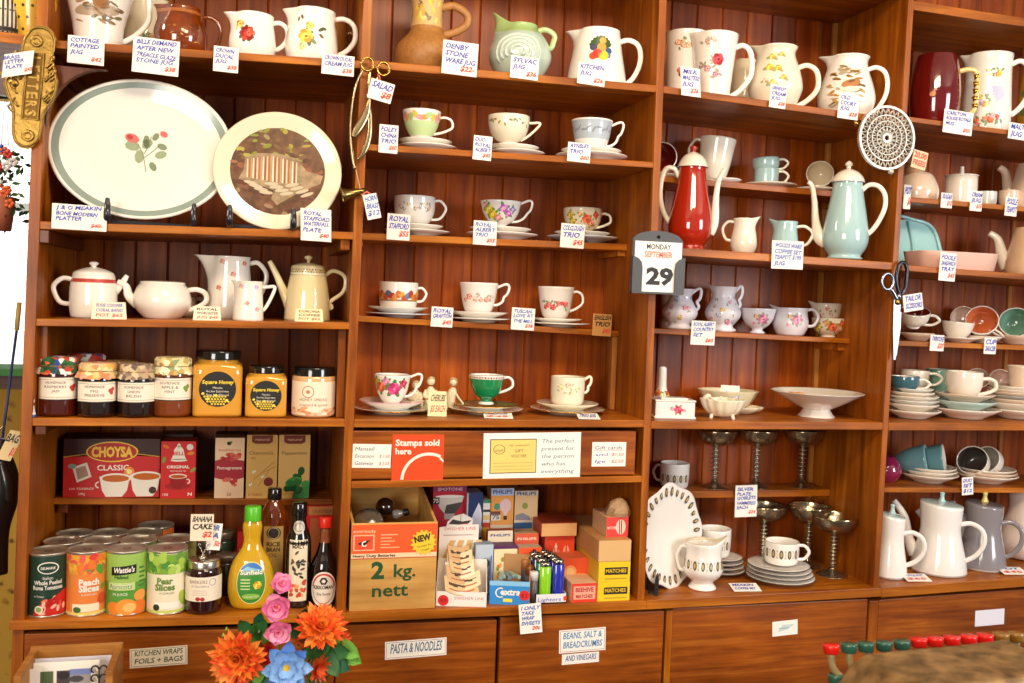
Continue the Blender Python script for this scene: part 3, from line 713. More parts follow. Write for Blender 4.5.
# platter and round plate on stands
def oval(label, px, py, a, b, Y, tiltdeg, mats, decor, lipw=.17, shelf='A1', name='platter', th=2.6):
    P = at(px, py, Y); t = T(name, label, 'plate', 0, None, Y, P=P)
    mb = MB(); band = mats[1]
    pr = [(0, -1), (.7, -1), (.8, .4), (1.0, 3.2), (1.01, 3.9), (.985, 4.3)]+mats[2]+[(.80, 1.9), (.74, .8), (.6, .5), (0, .5)]
    nseg = 72; vs = []; rings = []
    for r, z in pr:
        if r == 0: rings.append([len(vs)]); vs.append((0, -z, 0)); continue
        g = []
        for k in range(nseg):
            an = 2*pi*k/nseg; g.append(len(vs)); vs.append((a*r*cos(an), -z, b*r*sin(an)))
        rings.append(g)
    for i in range(len(rings)-1):
        A, B = rings[i], rings[i+1]; fs = []
        for k in range(nseg):
            k2 = (k+1) % nseg
            if len(A) == 1: fs.append([A[0], B[k2], B[k]])
            elif len(B) == 1: fs.append([A[k], A[k2], B[0]])
            else: fs.append([A[k], A[k2], B[k2], B[k]])
        m_ = mats[0]
        if pr[i] in mats[3]: m_ = band
        o_ = len(mb.v)
        mb.m += [mb.mi(m_)]*len(fs); mb.sm += [True]*len(fs); mb.f += fs
    mb.v += vs
    class S_:
        step = 6
        def p(self, u, v, L=1): return (u, -.75-.15*L, v)
    decor(mb, S_())
    t.part(mb, 'plate_body'); t.root.rotation_euler = (radians(tiltdeg), 0, radians(-2)); return t
def stand(label, pxs, py, Y, shelf):
    t = T('plate_stand', label, 'plate stand', sum(pxs)/len(pxs), shelf, Y, py, group='black plate stands')
    mt = M('#1c1b22', .3, coat=.4); t.cx = sum(pxs)/len(pxs)
    for px in pxs:
        dx = px-t.cx
        mb = MB(); mb.prism([(dx-2.2, 0), (dx+2.2, 0), (dx+2.5, 3.5), (dx+1.5, 5), (dx-1.5, 5)], -12, 8, mt)
        mb.tube([(dx, -6, 2), (dx, -14, 3), (dx, -17, t.H*.4), (dx, -14, t.H*.75), (dx, -15, t.H)], [(3, 2.6), (3.4, 2.6), (3.2, 2.4), (2.8, 2), (1.8, 1.4)], mt, 10, 4)
        mb.prism([(dx-1.8, 2), (dx+1.8, 2), (dx+1.8, 40), (dx-1.8, 40)], 4, 8, mt, warp=lambda x, y, z: (x, y+z*.25, z))
        t.part(mb, 'foot')
    mb = MB(); a = pxs[0]-t.cx; b = pxs[-1]-t.cx
    mb.box(a, b, 3, 7, 1, 4, mt); mb.box(a, b, 11, 15, 30, 33, mt); t.part(mb, 'crossbar')
def dec_oval(mb, S):
    st = M('#8d9468', .25); pk = M('#d8706c', .2)
    for a, b in (((4, -22), (-2, 2)), ((-2, 2), (-12, 10)), ((2, -8), (16, 6)), ((2, -4), (8, 14))):
        mb.tube([S.p(*a), S.p((a[0]+b[0])/2+1, (a[1]+b[1])/2, 1), S.p(*b)], .35, st, 5, 3)
    for u, v, l, r in ((-2, 2, 15, 170), (-2, 0, 14, 265), (0, 2, 12, 40), (6, 2, 10, 120), (10, 10, 9, 60), (14, 6, 10, -20), (12, -6, 12, 20), (8, -12, 10, -60), (4, 6, 9, 95)): leaf(mb, S, u, v, l, r, '#9aa57e' if l > 10 else '#7f8d68', 1.2, .42)
    ell(mb, S, -10, 11, 7, 4.5, pk, -20, 2, 14); ell(mb, S, -12, 12, 3, 2.4, M('#b8443e', .2), -20, 3); ell(mb, S, 20, 17, 4, 3, pk, -30, 2, 12)
PLATEW = M('#f4eee2', .08, coat=.6); BANDG = M('#8d9c90', .15, coat=.5)
oval('large white oval platter with a grey green rim band and rosebud spray', 142.5, 150, 87, 70, .055, -6, (PLATEW, BANDG, [(.965, 4.1), (.885, 2.9)], [(.965, 4.1)]), dec_oval)
def dec_fall(mb, S):
    R = 50; f = lambda r, a: (R*r*cos(radians(a)), R*r*sin(radians(a)))
    poly(mb, S, [f(1, a) for a in range(0, 360, 8)], M('#6e4a30', .25, coat=.5, var=.5, bscale=50), 1)
    rnd = random.Random(5)
    for k in range(150):
        u, v = rnd.uniform(-46, 46), rnd.uniform(-46, 46)
        if u*u+v*v > 44*44: continue
        if v > 12: c = rnd.choice(['#8a8a2c', '#a5982f', '#6b6a28', '#b0a24a', '#7a5a38', '#5c3d2a', '#9c8c5c', '#8a9440'])
        elif v > -16: c = rnd.choice(['#7d4a30', '#935a3a', '#6a3c28', '#a0694a'])
        else: c = rnd.choice(['#6a3c28', '#80523a', '#9a7a5a', '#5a3626'])
        ell(mb, S, u, v, rnd.uniform(2, 5), rnd.uniform(1, 3), M(c, .25, coat=.4), rnd.uniform(-40, 40), 1.6+k*.004, 8)
    wa = M('#c9b89a', .2, coat=.5)
    poly(mb, S, [(-32, 12), (-20, 17), (0, 18), (18, 14), (28, 2), (44, -2), (42, -10), (18, -22), (0, -34), (-6, -28), (-2, -20), (-20, -14), (-38, -10), (-33, 0)], M('#a98e6c', .2, coat=.5, var=.4, bscale=60), 3)
    for k in range(26):
        u = -30+k*1.9; h = 15-abs(k-12)*.4
        poly(mb, S, [(u, h), (u+1.1, h+.5), (u+1.3, -8-k*.2), (u-.3, -8-k*.2)], M(['#d8c8aa', '#b3683a', '#c49a6c', '#e8dcc4', '#9a5a34'][k % 5], .25, coat=.4), 3.5+k*.01)
    for k in range(12): ell(mb, S, -26+k*5, -13-(k % 4)*3, 7, 1.8, wa, -12+k*3, 4+k*.02)
oval('round plate with a yellow rim and a painted forest waterfall', 278, 171.5, 62, 58.5, .03, -5, (M('#eadfc2', .12, coat=.5), M('#eadfc2', .12), [(.93, 3.6), (.87, 2.6)], []), dec_fall, name='picture_plate')
stand('black plate stand with two curled feet holding the oval platter', (111, 191), 202, .035, 'A1')
stand('black plate stand with a curled foot holding the waterfall plate', (231, 292), 208, .015, 'A1')
# second shelf : pots and jugs
def lidded(t, prof, mat, z0, name='lid', knob=None, extra=None, bands=None, knobm=None, tiltx=0):
    mb = MB(); mb.lathe(cr([(r, z0+z) for r, z in prof], 3), mat, 32, bands=bands); t.part(mb, name)
    if knob:
        o = t.root.children[-1] if False else None
        k = MB(); k.lathe(cr([(r, z0+z) for r, z in knob], 3), knobm or mat, 16); t.part(k, 'knob')
def pot(label, px, top, shelf, Y, prof, mat, lid, hs, hx, hz, hw, spt, sprad, decor=None, bands=None, name='teapot', cat='teapot', hstyle='c', knob=None, lidmat=None, spmat=None, hmat=None, knobm=None, up=0, flute=None, group=None, lidbands=None, hshape=None, k=3, spref=(0, 1, 0), lidfrac=1.0, rot=0, rimtilt=None):
    """top = y of the body rim; spt = [(x px, z frac)...] spout path"""
    t = T(name, label, cat, px, shelf, Y, top, up, group); H = t.H
    if rot: t.root.rotation_euler.z += radians(rot)
    o = cr([(r, z*H) for r, z in prof], k); mb = MB(); rr = o[-1][0]
    wp = None
    if rimtilt: wp = lambda x, y, z: (x, y, z+(rimtilt*x/rr)*max(0, (z/H-.6)/.4))
    mb.lathe([(0, 0)]+o+[(rr-1, H+.3), (rr-2, H-1), (rr-2, H*.6), (0, H*.6)], mat, 44, bands=[(a*H, b*H, m) for a, b, m in (bands or [])], flute=flute, warp=wp)
    if decor: decor(mb, Cyl(o, warp=wp), H, max(r for r, z in prof))
    t.part(mb, 'pot_body')
    if spt:
        s_ = MB(); P = [(x, 0, z*H) for x, z in spt]; s_.tube(P, list(sprad), spmat or mat, 14, 6)
        e = P[-1]; t.part(s_, 'spout')
    if hs:
        h = MB(); pp = [(x, 0, z*H) for x, z in hshape] if hshape else hpts(o, hs, hx, hz[0], hz[1], hstyle)
        h.tube(pp, (hw, hw*.75), hmat or mat, 12, 5); t.part(h, 'handle')
    if lid:
        mb = MB(); wl = (lambda x, y, z: (x, y, z+rimtilt*x/rr)) if rimtilt else None
        mb.lathe(cr([(r, H+z) for r, z in lid], 3), lidmat or mat, 36, bands=lidbands, warp=wl); L = t.part(mb, 'lid')
        if knob:
            kb = MB(); kb.lathe(cr([(r, H+z) for r, z in knob], 3), knobm or lidmat or mat, 18); t.part(kb, 'knob', parent=L)
    return t
REDB = M('#c0493c', .2); POTW = M('#f6efe2', .1, coat=.6)
pot('small white teapot with a thin red band and spout to the right', 93, 274, 'A2', .11, [(19, 0), (21, .04), (22.5, .3), (22, .7), (20, .95), (19.5, 1)], POTW, [(19, 0), (18.5, 1.5), (14, 4), (6, 6.5), (0, 7)], -1, 36, (.86, .3), 2.4,
    [(19, .62), (26, .8), (31, 1.0)], [(5, 4), (3.6, 3), (2.2, 2)], bands=[(.83, .9, REDB)], knob=[(0, 6), (3, 6), (2.6, 8), (4.6, 10), (3.5, 12), (0, 12.5)], hstyle='loop')
pot('squat white teapot without a knob and spout curving left', 162, 284, 'A2', .12, [(15, 0), (18, .03), (26, .3), (28, .55), (25, .85), (21.5, 1)], POTW, [(21.5, 0), (21.5, 1.5), (19, 2.5), (10, 3.2), (0, 3.4)], 1, 42, (.84, .26), 2.6,
    [(-22, .4), (-31, .62), (-34, .9), (-42, 1.02)], [(6, 5), (4.6, 4), (3.4, 3), (2.6, 2.6)], bands=[(.985, 1.02, M('#9ba4a0', .2))])
jug('plain cream pot handle and side seen behind the squat teapot', 178, 297, 'A2', .25, [(15, 0), (19, .3), (17, 1)], CREAM, 1, 26, (.9, .3), 2, name='cream_pot', cat='pot')
def buds(cols, pts, r=3):
    def f(mb, S, H, R):
        for i, (u, v) in enumerate(pts):
            leaf(mb, S, u*R, v*H, r*1.2, 200, '#9aa07c'); leaf(mb, S, u*R, v*H, r*1.2, -60, '#9aa07c'); flower(mb, S, u*R, v*H, r, cols[i % len(cols)], '#b84a3c', 5, 2)
    return f
jug('tall cream jug sprinkled with small pink rosebuds', 229, 257, 'A2', .17, [(20, 0), (21.5, .04), (21, .5), (19, .9), (20, 1)], POTW, 1, 35, (.9, .35), 2.4, 'loop', (-1, 15, .5, .5, .35), buds(['#d88a80', '#c9756c'], [(-.35, .92), (.7, .9), (.15, .72), (-.5, .5), (.4, .4)], 2.8))
jug('small white jug with tiny pink rosebuds in front of the tall one', 248, 281.5, 'A2', .06, [(14, 0), (15, .05), (14.2, .5), (13.5, .9), (14.2, 1)], POTW, 1, 25, (.86, .25), 1.7, 'angle', (-1, 3, .5, .7, .35), buds(['#dc9a90', '#a8a0c8', '#c9756c'], [(-.5, .88), (.5, .86), (-.1, .45), (.6, .3)], 2.6))
CRM = M('#ead8a6', .12, coat=.6)
def check(mb, S, H, R):
    for k in range(-9, 10):
        for j in range(2): rect(mb, S, k*2.8+(j % 2)*1.4-.7, H*(.905+.04*j), k*2.8+(j % 2)*1.4+.6, H*(.935+.04*j), M('#5a4a2a' if (k % 3) else '#a8863a', .3), 1)
pot('tall cream coffee pot with a checked neck band and long spout', 307, 268, 'A2', .12, [(22, 0), (22.5, .04), (21, .5), (18, .84), (17.5, .86), (17.2, 1)], CRM, [(17, 0), (16, 2), (9, 4.5), (0, 5.5)], 1, 36, (.86, .22), 2.0,
    [(-17, .25), (-24, .55), (-31, .85), (-38, 1.1)], [(5.5, 4.5), (4.2, 3.6), (3.1, 2.8), (2.3, 2)], check, name='coffee_pot', knob=[(0, 5), (1.8, 5), (1.6, 7), (4, 9.5), (3.6, 11.5), (0, 13)], bands=[(.865, .89, M('#f6edd0', .2)), (.98, .995, GOLD)],
    hshape=[(16, .86), (24, .96), (34, .9), (37, .74), (34, .55), (24, .4), (22, .33), (24, .26), (19.5, .22)])
# third shelf : preserves
def cloth(cols):
    m = bpy.data.materials.new('printed_cloth'); m.use_nodes = True; nt = m.node_tree; b = nt.nodes['Principled BSDF']; b.inputs['Roughness'].default_value = .85
    tc = nt.nodes.new('ShaderNodeTexCoord'); v = nt.nodes.new('ShaderNodeTexVoronoi'); v.inputs['Scale'].default_value = 95; v.inputs['Randomness'].default_value = 1
    sp = nt.nodes.new('ShaderNodeSeparateColor'); r = nt.nodes.new('ShaderNodeValToRGB'); r.color_ramp.interpolation = 'CONSTANT'; e = r.color_ramp.elements
    e[0].color = lin(cols[0]); e[1].position = 1/len(cols); e[1].color = lin(cols[1])
    for i, c in enumerate(cols[2:]): k = e.new((i+2)/len(cols)); k.color = lin(c)
    L = nt.links.new; L(tc.outputs['Object'], v.inputs['Vector']); L(v.outputs['Color'], sp.inputs['Color']); L(sp.outputs['Red'], r.inputs['Fac']); L(r.outputs['Color'], b.inputs['Base Color']); return m
GLASSJ = M('#ffffff', .03, trans=1, ior=1.45, name='jar_glass')
def jar(label, px, top, Y, R, shelf, fill, cap, labelfn, H=None, sq=0, lidh=None, group='jars of preserve', capm=None, name='jam_jar', fabric=None, shoulder=.8, pos_up=0):
    t = T(name, label, 'jar', px, shelf, Y, top, pos_up, group); H = t.H
    def sqw(x, y, z):
        if not sq: return (x, y, z)
        a = atan2(y, x); k = (abs(cos(a))**sq+abs(sin(a))**sq)**(-1/sq); f = min(1, max(0, (H*shoulder+2-z)/4)); k = 1+(k-1)*f*.96
        return (x*k, y*k, z)
    b = cr([(R*.86, 0), (R*.97, 1.5), (R, 4), (R, H*.5), (R, H*shoulder-3), (R*.95, H*shoulder), (R*(.86 if not sq else .82), H*shoulder+2.5), (R*.85, H*.93)], 2)
    mb = MB(); mb.lathe([(0, .0)]+b+[(0, H*.93)], GLASSJ if False else fill, 44, warp=sqw)
    S = Cyl(b, .14, warp=sqw if sq else None)
    if sq: S = Flat(-R, .14)
    B = t.part(mb, 'jar_body')
    lb = MB(); labelfn(lb, S, H, R); t.part(lb, 'paper_label')
    if cap:
        lh = lidh or H*.14; rc = cap; c = MB()
        c.lathe([(0, H-lh), (rc, H-lh), (rc, H-lh+.6), (rc, H-1.5), (rc-.6, H-.3), (rc-2, H), (0, H)], capm, 40); t.part(c, 'lid')
    if fabric:
        c = MB(); z0 = H*.72; n = 54; vs = [(0, 0, H)]; rnd = random.Random(int(px))
        prof_ = [(R*.5, H), (R*.86, H-.3), (R*.96, H-2.5), (R*.94, H*.86), (R*1.02, H*.8), (R*1.13, z0)]
        for j, (r, z) in enumerate(prof_):
            for k in range(n):
                a = 2*pi*k/n; wv = (1+.05*sin(a*9+px)*(j/5)**1.5+.02*sin(a*17)*(j > 2)); vs.append((r*wv*cos(a), r*wv*sin(a), z+(rnd.uniform(-1, 1) if j == 5 else 0)))
        fs = [[0, 1+k, 1+(k+1) % n] for k in range(n)]
        for j in range(5): fs += [[1+j*n+k, 1+(j+1)*n+k, 1+(j+1)*n+(k+1) % n, 1+j*n+(k+1) % n] for k in range(n)]
        c.add(vs, fs, cloth(fabric))
        t.part(c, 'fabric_cover')
        bnd = MB(); bnd.lathe([(R*.95, H*.84), (R*.99, H*.85), (R*.95, H*.86)], M('#8a6a3a', .6), 36); t.part(bnd, 'elastic_band')
    return t
def jamlabel(lines, fruit, col='#f4e8d4', vt=.66, vb=.30):
    def f(mb, S, H, R):
        w = R*1.25; rect(mb, S, -w, H*vb-1, w, H*vt+1, M('#2c1c16', .6), 1); rect(mb, S, -w, H*vb, w, H*vt, M(col, .7), 1.8)
        rect(mb, S, -w, H*vt-2.2, w, H*vt-1.7, M('#b8a488', .7), 2.5); rect(mb, S, -w, H*vb+1.6, w, H*vb+2.1, M('#b8a488', .7), 2.5)
        for i, l in enumerate(lines): txt(mb, S, l, -R*.15, H*vt-6-i*4.2, 2.6, M('#6a4438', .6), min(R*1.25, len(l)*2.3), 'c', L=3.2)
        if fruit:
            for du, dv in ((0, 0), (3, 1.5), (1.5, -2)): ell(mb, S, R*.66+du, H*(vb+vt)/2+dv+1, 2.1, 2.1, M(fruit, .5), 0, 3.4+du*.1, 9)
    return f
JR = M('#4a1008', .06, coat=1); JD = M('#1e0d0a', .06, coat=1); JB = M('#7a3812', .06, coat=1)
jar('jam jar under a red green and blue floral cloth beside the left upright', 58, 356, .05, 18.5, 'A3', JR, 0, jamlabel(['HOMEMADE', 'RASPBERRY', 'JAM'], '#c8332c'), fabric=['#2f6a3c', '#c8402c', '#e8e4dc', '#2c4a8a', '#e07038', '#254a2c'])
jar('jam jar with bright floral cloth standing behind the first two jars', 86, 353, .21, 18.5, 'A3', JR, 0, jamlabel(['HOMEMADE', 'PLUM JAM'], None), fabric=['#c83c2c', '#2c4a9a', '#e8e4dc', '#3a6a4a', '#d8604a'])
jar('dark jam jar under a yellow and pink cloth second in the row', 97, 362, .04, 18.5, 'A3', JD, 0, jamlabel(['HOMEMADE', 'FIG', 'PRESERVE'], '#c04a4a'), fabric=['#e8b45a', '#f0d8a0', '#e88a5a', '#e6a890', '#d8c080'])
jar('jam jar with a tan cloth cover standing behind the dark jars', 121, 360, .20, 17, 'A3', JD, 0, jamlabel(['HOMEMADE', 'RELISH'], None), fabric=['#e0a860', '#d89a4a', '#ecd0a0', '#c88a50'])
jar('dark jar under a grey brown cloth third in the row', 136, 363, .04, 18, 'A3', JD, 0, jamlabel(['HOMEMADE', 'ONION', 'RELISH'], None), fabric=['#8a7466', '#b89a7a', '#6a5a4e', '#d0b890'])
jar('amber jar under a cream patterned cloth fourth in the row', 172, 356.5, .05, 18.5, 'A3', JB, 0, jamlabel(['HOMEMADE', 'APPLE &', 'MINT'], '#7a9a3a'), fabric=['#e8d49a', '#c8a860', '#8aa070', '#b8884a', '#f0e4c0'])
def honeylabel(s):
    def f(mb, S, H, R):
        cv = H*.43; r = R*.74; ell(mb, S, 0, cv, r, r, M('#1a1713', .5), 0, 1, 40)
        txt(mb, S, 'Square Honey', 0, cv+r*.3, r*.2, M('#f0d23a', .5), r*1.7, bold=.03, L=2, shear=.15)
        for i, l in enumerate(('Manuka', 'Pure New Zealand honey', 'Raw & unfiltered')): txt(mb, S, l, 0, cv+r*.02-i*r*.2, r*.12, M('#e8e0d0', .5), r*(.5 if i == 0 else 1.2), L=2)
        ye = M('#e8c832', .5)
        for i in range(4):
            for j in range(11):
                u = -r*.85+j*r*.16+(i % 2)*r*.08; v = cv-r*.42-i*r*.14
                if u*u+(v-cv)**2 < r*r*.88 and (j < 9-i or i > 1): ell(mb, S, u, v, r*.065, r*.065, ye, 0, 2, 6)
        for u, v in ((-.78, -.25), (-.1, -.35), (.5, -.62), (-.5, -.55)): ell(mb, S, u*r, cv+v*r, r*.09, r*.07, M('#f4dc5a', .5), 20, 3, 8)
    return f
HON = M('#d89a34', .06, coat=1); BLKCAP = M('#14120f', .12, coat=.6)
jar('large square honey jar with a black lid and round black label', 217, 349.5, .07, 23.5, 'A3', HON, 22, honeylabel(0), sq=9, lidh=9, capm=BLKCAP, name='honey_jar', group='honey jars', shoulder=.8)
jar('smaller square honey jar right of the large honey jar', 265.5, 364.5, .06, 20, 'A3', HON, 17, honeylabel(1), sq=9, lidh=8, capm=BLKCAP, name='honey_jar', group='honey jars', shoulder=.8)
def creamlabel(mb, S, H, R):
    rect(mb, S, -R*1.35, H*.06, R*1.35, H*.72, M('#f6e2c8', .5), 1)
    ring(mb, S, -R*.25, H*.52, 5.2, 5.9, M('#9a5a3a', .5), L=2); ell(mb, S, -R*.25, H*.52, 2, 2, M('#c87a4a', .5), 0, 2)
    for i, l in enumerate(('HONEY SPREAD', 'creamed & spiced')): txt(mb, S, l, 0, H*.34-i*5, 2.8, M('#8a6a54', .6), R*1.3, L=2)
    rnd = random.Random(3)
    for k in range(30): ell(mb, S, rnd.uniform(-1.2, 1.2)*R, H*.08+abs(rnd.gauss(0, 2.6)), 3, 1.5, M(rnd.choice(['#e0a878', '#d88a5a', '#eec4a0']), .5), 0, 2+k*.03)
jar('round cream jar with a black lid at the right end of the preserves', 313, 366, .06, 21.5, 'A3', M('#e2b27c', .1, coat=.8), 20.5, creamlabel, lidh=11, capm=BLKCAP, name='honey_jar', group=None, shoulder=.82)
t = T('figurine', 'tiny white and red figurine at the left end of the preserves shelf', 'figurine', 32, 'A3', .010, 397)
mb = MB(); H = t.H; mb.lathe(cr([(3.6, 0), (4, 1.5), (2.6, H*.35), (2.2, H*.55), (1.2, H*.66), (2.2, H*.78), (1.8, H*.93), (0, H)], 3), M('#e4dcd4', .3), 16, bands=[(H*.58, H*.68, M('#b83a3a', .4)), (H*.86, H*1.1, M('#6a5a50', .4)), (0, H*.12, M('#3a4a8a', .4))])
t.part(mb, 'figure_body')
# ------------------------------------------------------------------ boxes
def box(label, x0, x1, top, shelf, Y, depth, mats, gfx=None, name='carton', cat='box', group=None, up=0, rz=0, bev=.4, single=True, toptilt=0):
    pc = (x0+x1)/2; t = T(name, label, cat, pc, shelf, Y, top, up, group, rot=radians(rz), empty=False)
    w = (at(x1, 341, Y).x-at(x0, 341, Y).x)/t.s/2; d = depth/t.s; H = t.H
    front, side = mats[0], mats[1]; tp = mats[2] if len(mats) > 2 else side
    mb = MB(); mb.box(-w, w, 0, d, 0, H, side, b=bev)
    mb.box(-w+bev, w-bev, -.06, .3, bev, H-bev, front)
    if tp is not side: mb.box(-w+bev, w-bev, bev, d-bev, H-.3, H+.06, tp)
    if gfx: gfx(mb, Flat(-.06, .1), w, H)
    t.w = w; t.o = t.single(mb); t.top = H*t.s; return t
CB = M('#d9a76a', .8)
def g_choysa(mb, S, w, H):
    red = M('#cc1f1c', .35); dk = M('#3a140e', .35); ye = M('#f2c63c', .4); wh = M('#f6ead4', .4)
    rect(mb, S, -w, 0, w, H, red, 1)
    poly(mb, S, [(-w, H)]+[(-w+2*w*k/20, H*(.70+.07*sin(pi*k/20))) for k in range(21)]+[(w, H)], dk, 2)
    poly(mb, S, [(-w, H*.70)]+[(-w+2*w*k/20, H*(.70+.07*sin(pi*k/20))) for k in range(21)]+[(w, H*.69)]+[(w-2*w*k/20, H*(.69+.07*sin(pi*k/20))) for k in range(21)], ye, 2.5)
    ell(mb, S, 0, H*.78, w*.54, H*.175, ye, 0, 3, 40); ell(mb, S, 0, H*.78, w*.51, H*.155, M('#b81c16', .35), 0, 4, 40)
    txt(mb, S, 'CHOYSA', 0, H*.70, H*.16, ye, w*.86, bold=.045, L=5)
    txt(mb, S, 'CLASSIC', w*.02, H*.465, H*.09, wh, w*.66, bold=.02, L=3)
    for cx, ry in ((w*.08, 0), (w*.72, .03)):
        poly(mb, S, [(cx-w*.34, H*(.36+ry)), (cx+w*.30, H*(.36+ry)), (cx+w*.24, H*.12), (cx+w*.14, .8), (cx-w*.2, .8), (cx-w*.28, H*.12)], wh, 3+ry)
        ell(mb, S, cx, H*(.33+ry), w*.33, H*.085, wh, 0, 4+ry*10, 30); ell(mb, S, cx, H*(.325+ry), w*.28, H*.06, M('#c8641c', .3), 0, 5+ry*10, 26)
    ring(mb, S, -w*.27, H*.22, 2.2, 3.4, wh, 90, 270, 4)
    ell(mb, S, w*.36, H*.44, 5, 5, M('#f08a2c', .4), 0, 2.6, 16); ell(mb, S, w*.36, H*.44, 2.6, 2.6, M('#ffe08a', .4), 0, 3.4, 12)
    poly(mb, S, [(-w*.82, H*.52), (-w*.52, H*.60), (-w*.42, H*.36), (-w*.72, H*.26)], M('#f0e2cc', .5), 3); poly(mb, S, [(-w*.75, H*.50), (-w*.55, H*.55), (-w*.48, H*.38), (-w*.70, H*.31)], M('#b08a72', .5), 4)
    ell(mb, S, -w*.82, H*.54, 4, 2.5, M('#8a9a8a', .5), 0, 5)
    txt(mb, S, '100 TEABAGS', -w*.62, H*.14, 2, wh, w*.5, L=3); txt(mb, S, '200g', -w*.62, H*.05, 2.4, wh, w*.14, L=3)
    ell(mb, S, w*.86, H*.12, 3.6, 3.6, M('#4a2014', .4), 0, 7, 16)
box('wide red and dark brown tea carton with two teacups printed on it', 63, 160, 438.5, 'A4', .245, .10, (M('#cc1f1c', .35), M('#3a140e', .4)), g_choysa, 'tea_carton', group=None)
def g_bell(mb, S, w, H):
    red = M('#d4201c', .35); wh = M('#f6ead4', .4); rect(mb, S, -w, 0, w, H, red, 1)
    poly(mb, S, [(-w*.42, H*.68), (w*.46, H*.68), (w*.38, H*.73), (w*.28, H*.86), (w*.12, H*.92), (-w*.08, H*.92), (-w*.24, H*.86), (-w*.34, H*.73)], wh, 2); ell(mb, S, w*.02, H*.93, 1.6, 2, wh, 0, 2)
    ell(mb, S, w*.04, H*.67, w*.5, 1.4, wh, 0, 2); txt(mb, S, 'BELL', w*.02, H*.76, H*.06, red, w*.66, bold=.03, L=3)
    txt(mb, S, 'ORIGINAL', 0, H*.53, H*.05, wh, w*1.3, bold=.03, L=3); txt(mb, S, 'NEW ZEALAND TEA', 0, H*.47, H*.025, wh, w*.9, L=3)
    ell(mb, S, 0, H*.22, w*.75, H*.065, M('#a81a16', .35), 0, 2, 24); poly(mb, S, [(-w*.48, H*.38), (w*.5, H*.38), (w*.4, H*.24), (w*.15, H*.17), (-w*.15, H*.17), (-w*.4, H*.24)], M('#9c1814', .3), 3)
    ell(mb, S, 0, H*.39, w*.52, H*.045, wh, 0, 4, 22); ell(mb, S, 0, H*.385, w*.44, H*.032, M('#c05a1c', .3), 0, 5, 20); ring(mb, S, w*.55, H*.30, 1.6, 2.6, wh, -90, 120, 4)
    for u, v, r, c in ((-.9, .62, 70, '#7a9a3a'), (.7, .46, 40, '#8aa04a'), (.5, .78, 10, '#e88a2c'), (-.9, .94, -30, '#e8702c')): leaf(mb, S, u*w, v*H, 7, r, c, 2.5)
    ell(mb, S, w*.66, H*.9, 3.2, 3.2, M('#e8dcd0', .4), 0, 3, 16); txt(mb, S, '100', -w*.7, H*.05, 2.6, wh, 5, L=3); txt(mb, S, 'N', w*.7, H*.05, 3, wh, 4, bold=.03, L=3)
box('narrow red tea carton with a white bell in front of the wide one', 160, 195, 441, 'A4', .238, .07, (M('#d4201c', .35), M('#9c1814', .4)), g_bell, 'tea_carton')
for i, (x0, x1) in enumerate(((160.5, 192), (213, 243), (246, 300))):
    box(['dark carton standing behind the red tea cartons', 'dark maroon carton behind the pomegranate tea', 'dark carton behind the two cream tea cartons'][i], x0+1, x1, 434+i*.5, 'A4', .325, .065, (M('#2a1410', .5), M('#3a1a14', .5)), (lambda mb, S, w, H: txt(mb, S, 'healtheries', -w*.4, H-5, 2.4, M('#b0a098', .5), w*.9, L=2)) if i else None, 'tea_carton', group='cartons at the back of the tea shelf')
def g_pom(mb, S, w, H):
    bg = M('#efc9a0', .4); cr_ = M('#a81c2c', .4); rect(mb, S, -w, 0, w, H, bg, 1)
    poly(mb, S, [(-w, H*.62), (-w*.5, H*.66), (0, H*.7), (w*.5, H*.64), (w, H*.62), (w, H*.34), (w*.4, H*.3), (0, H*.34), (-w*.5, H*.31), (-w, H*.34)], cr_, 2)
    rnd = random.Random(2)
    for k in range(16): ell(mb, S, rnd.uniform(-.6, .7)*w, H*(.66+rnd.uniform(-.03, .07)), 2.4, 1.8, M(rnd.choice(['#c8342c', '#d8604a', '#9c1820']), .4), 0, 3+k*.1, 8)
    for k in range(16): ell(mb, S, rnd.uniform(-.5, .5)*w, H*(.24+rnd.uniform(-.05, .09)), 2, 1.5, M(rnd.choice(['#c8342c', '#a81c2c', '#d8604a']), .4), 0, 3+k*.1, 8)
    txt(mb, S, 'Pomegranate', 0, H*.48, H*.05, M('#f4d8c0', .5), w*1.7, bold=.02, L=4); txt(mb, S, 'healtheries', 0, H*.78, H*.045, M('#c8443a', .5), w*1.5, L=4); leaf(mb, S, -3, H*.89, 6, 30, '#6a7a34', 3); leaf(mb, S, 1, H*.88, 5, 140, '#7a8a44', 3)
    txt(mb, S, '20', 0, H*.04, 3, M('#7a2a20', .5), 4, L=3)
box('tea carton with a crimson pomegranate band', 214, 243.5, 437.5, 'A4', .245, .06, (M('#efc9a0', .4), M('#a8743c', .5)), g_pom, 'tea_carton')
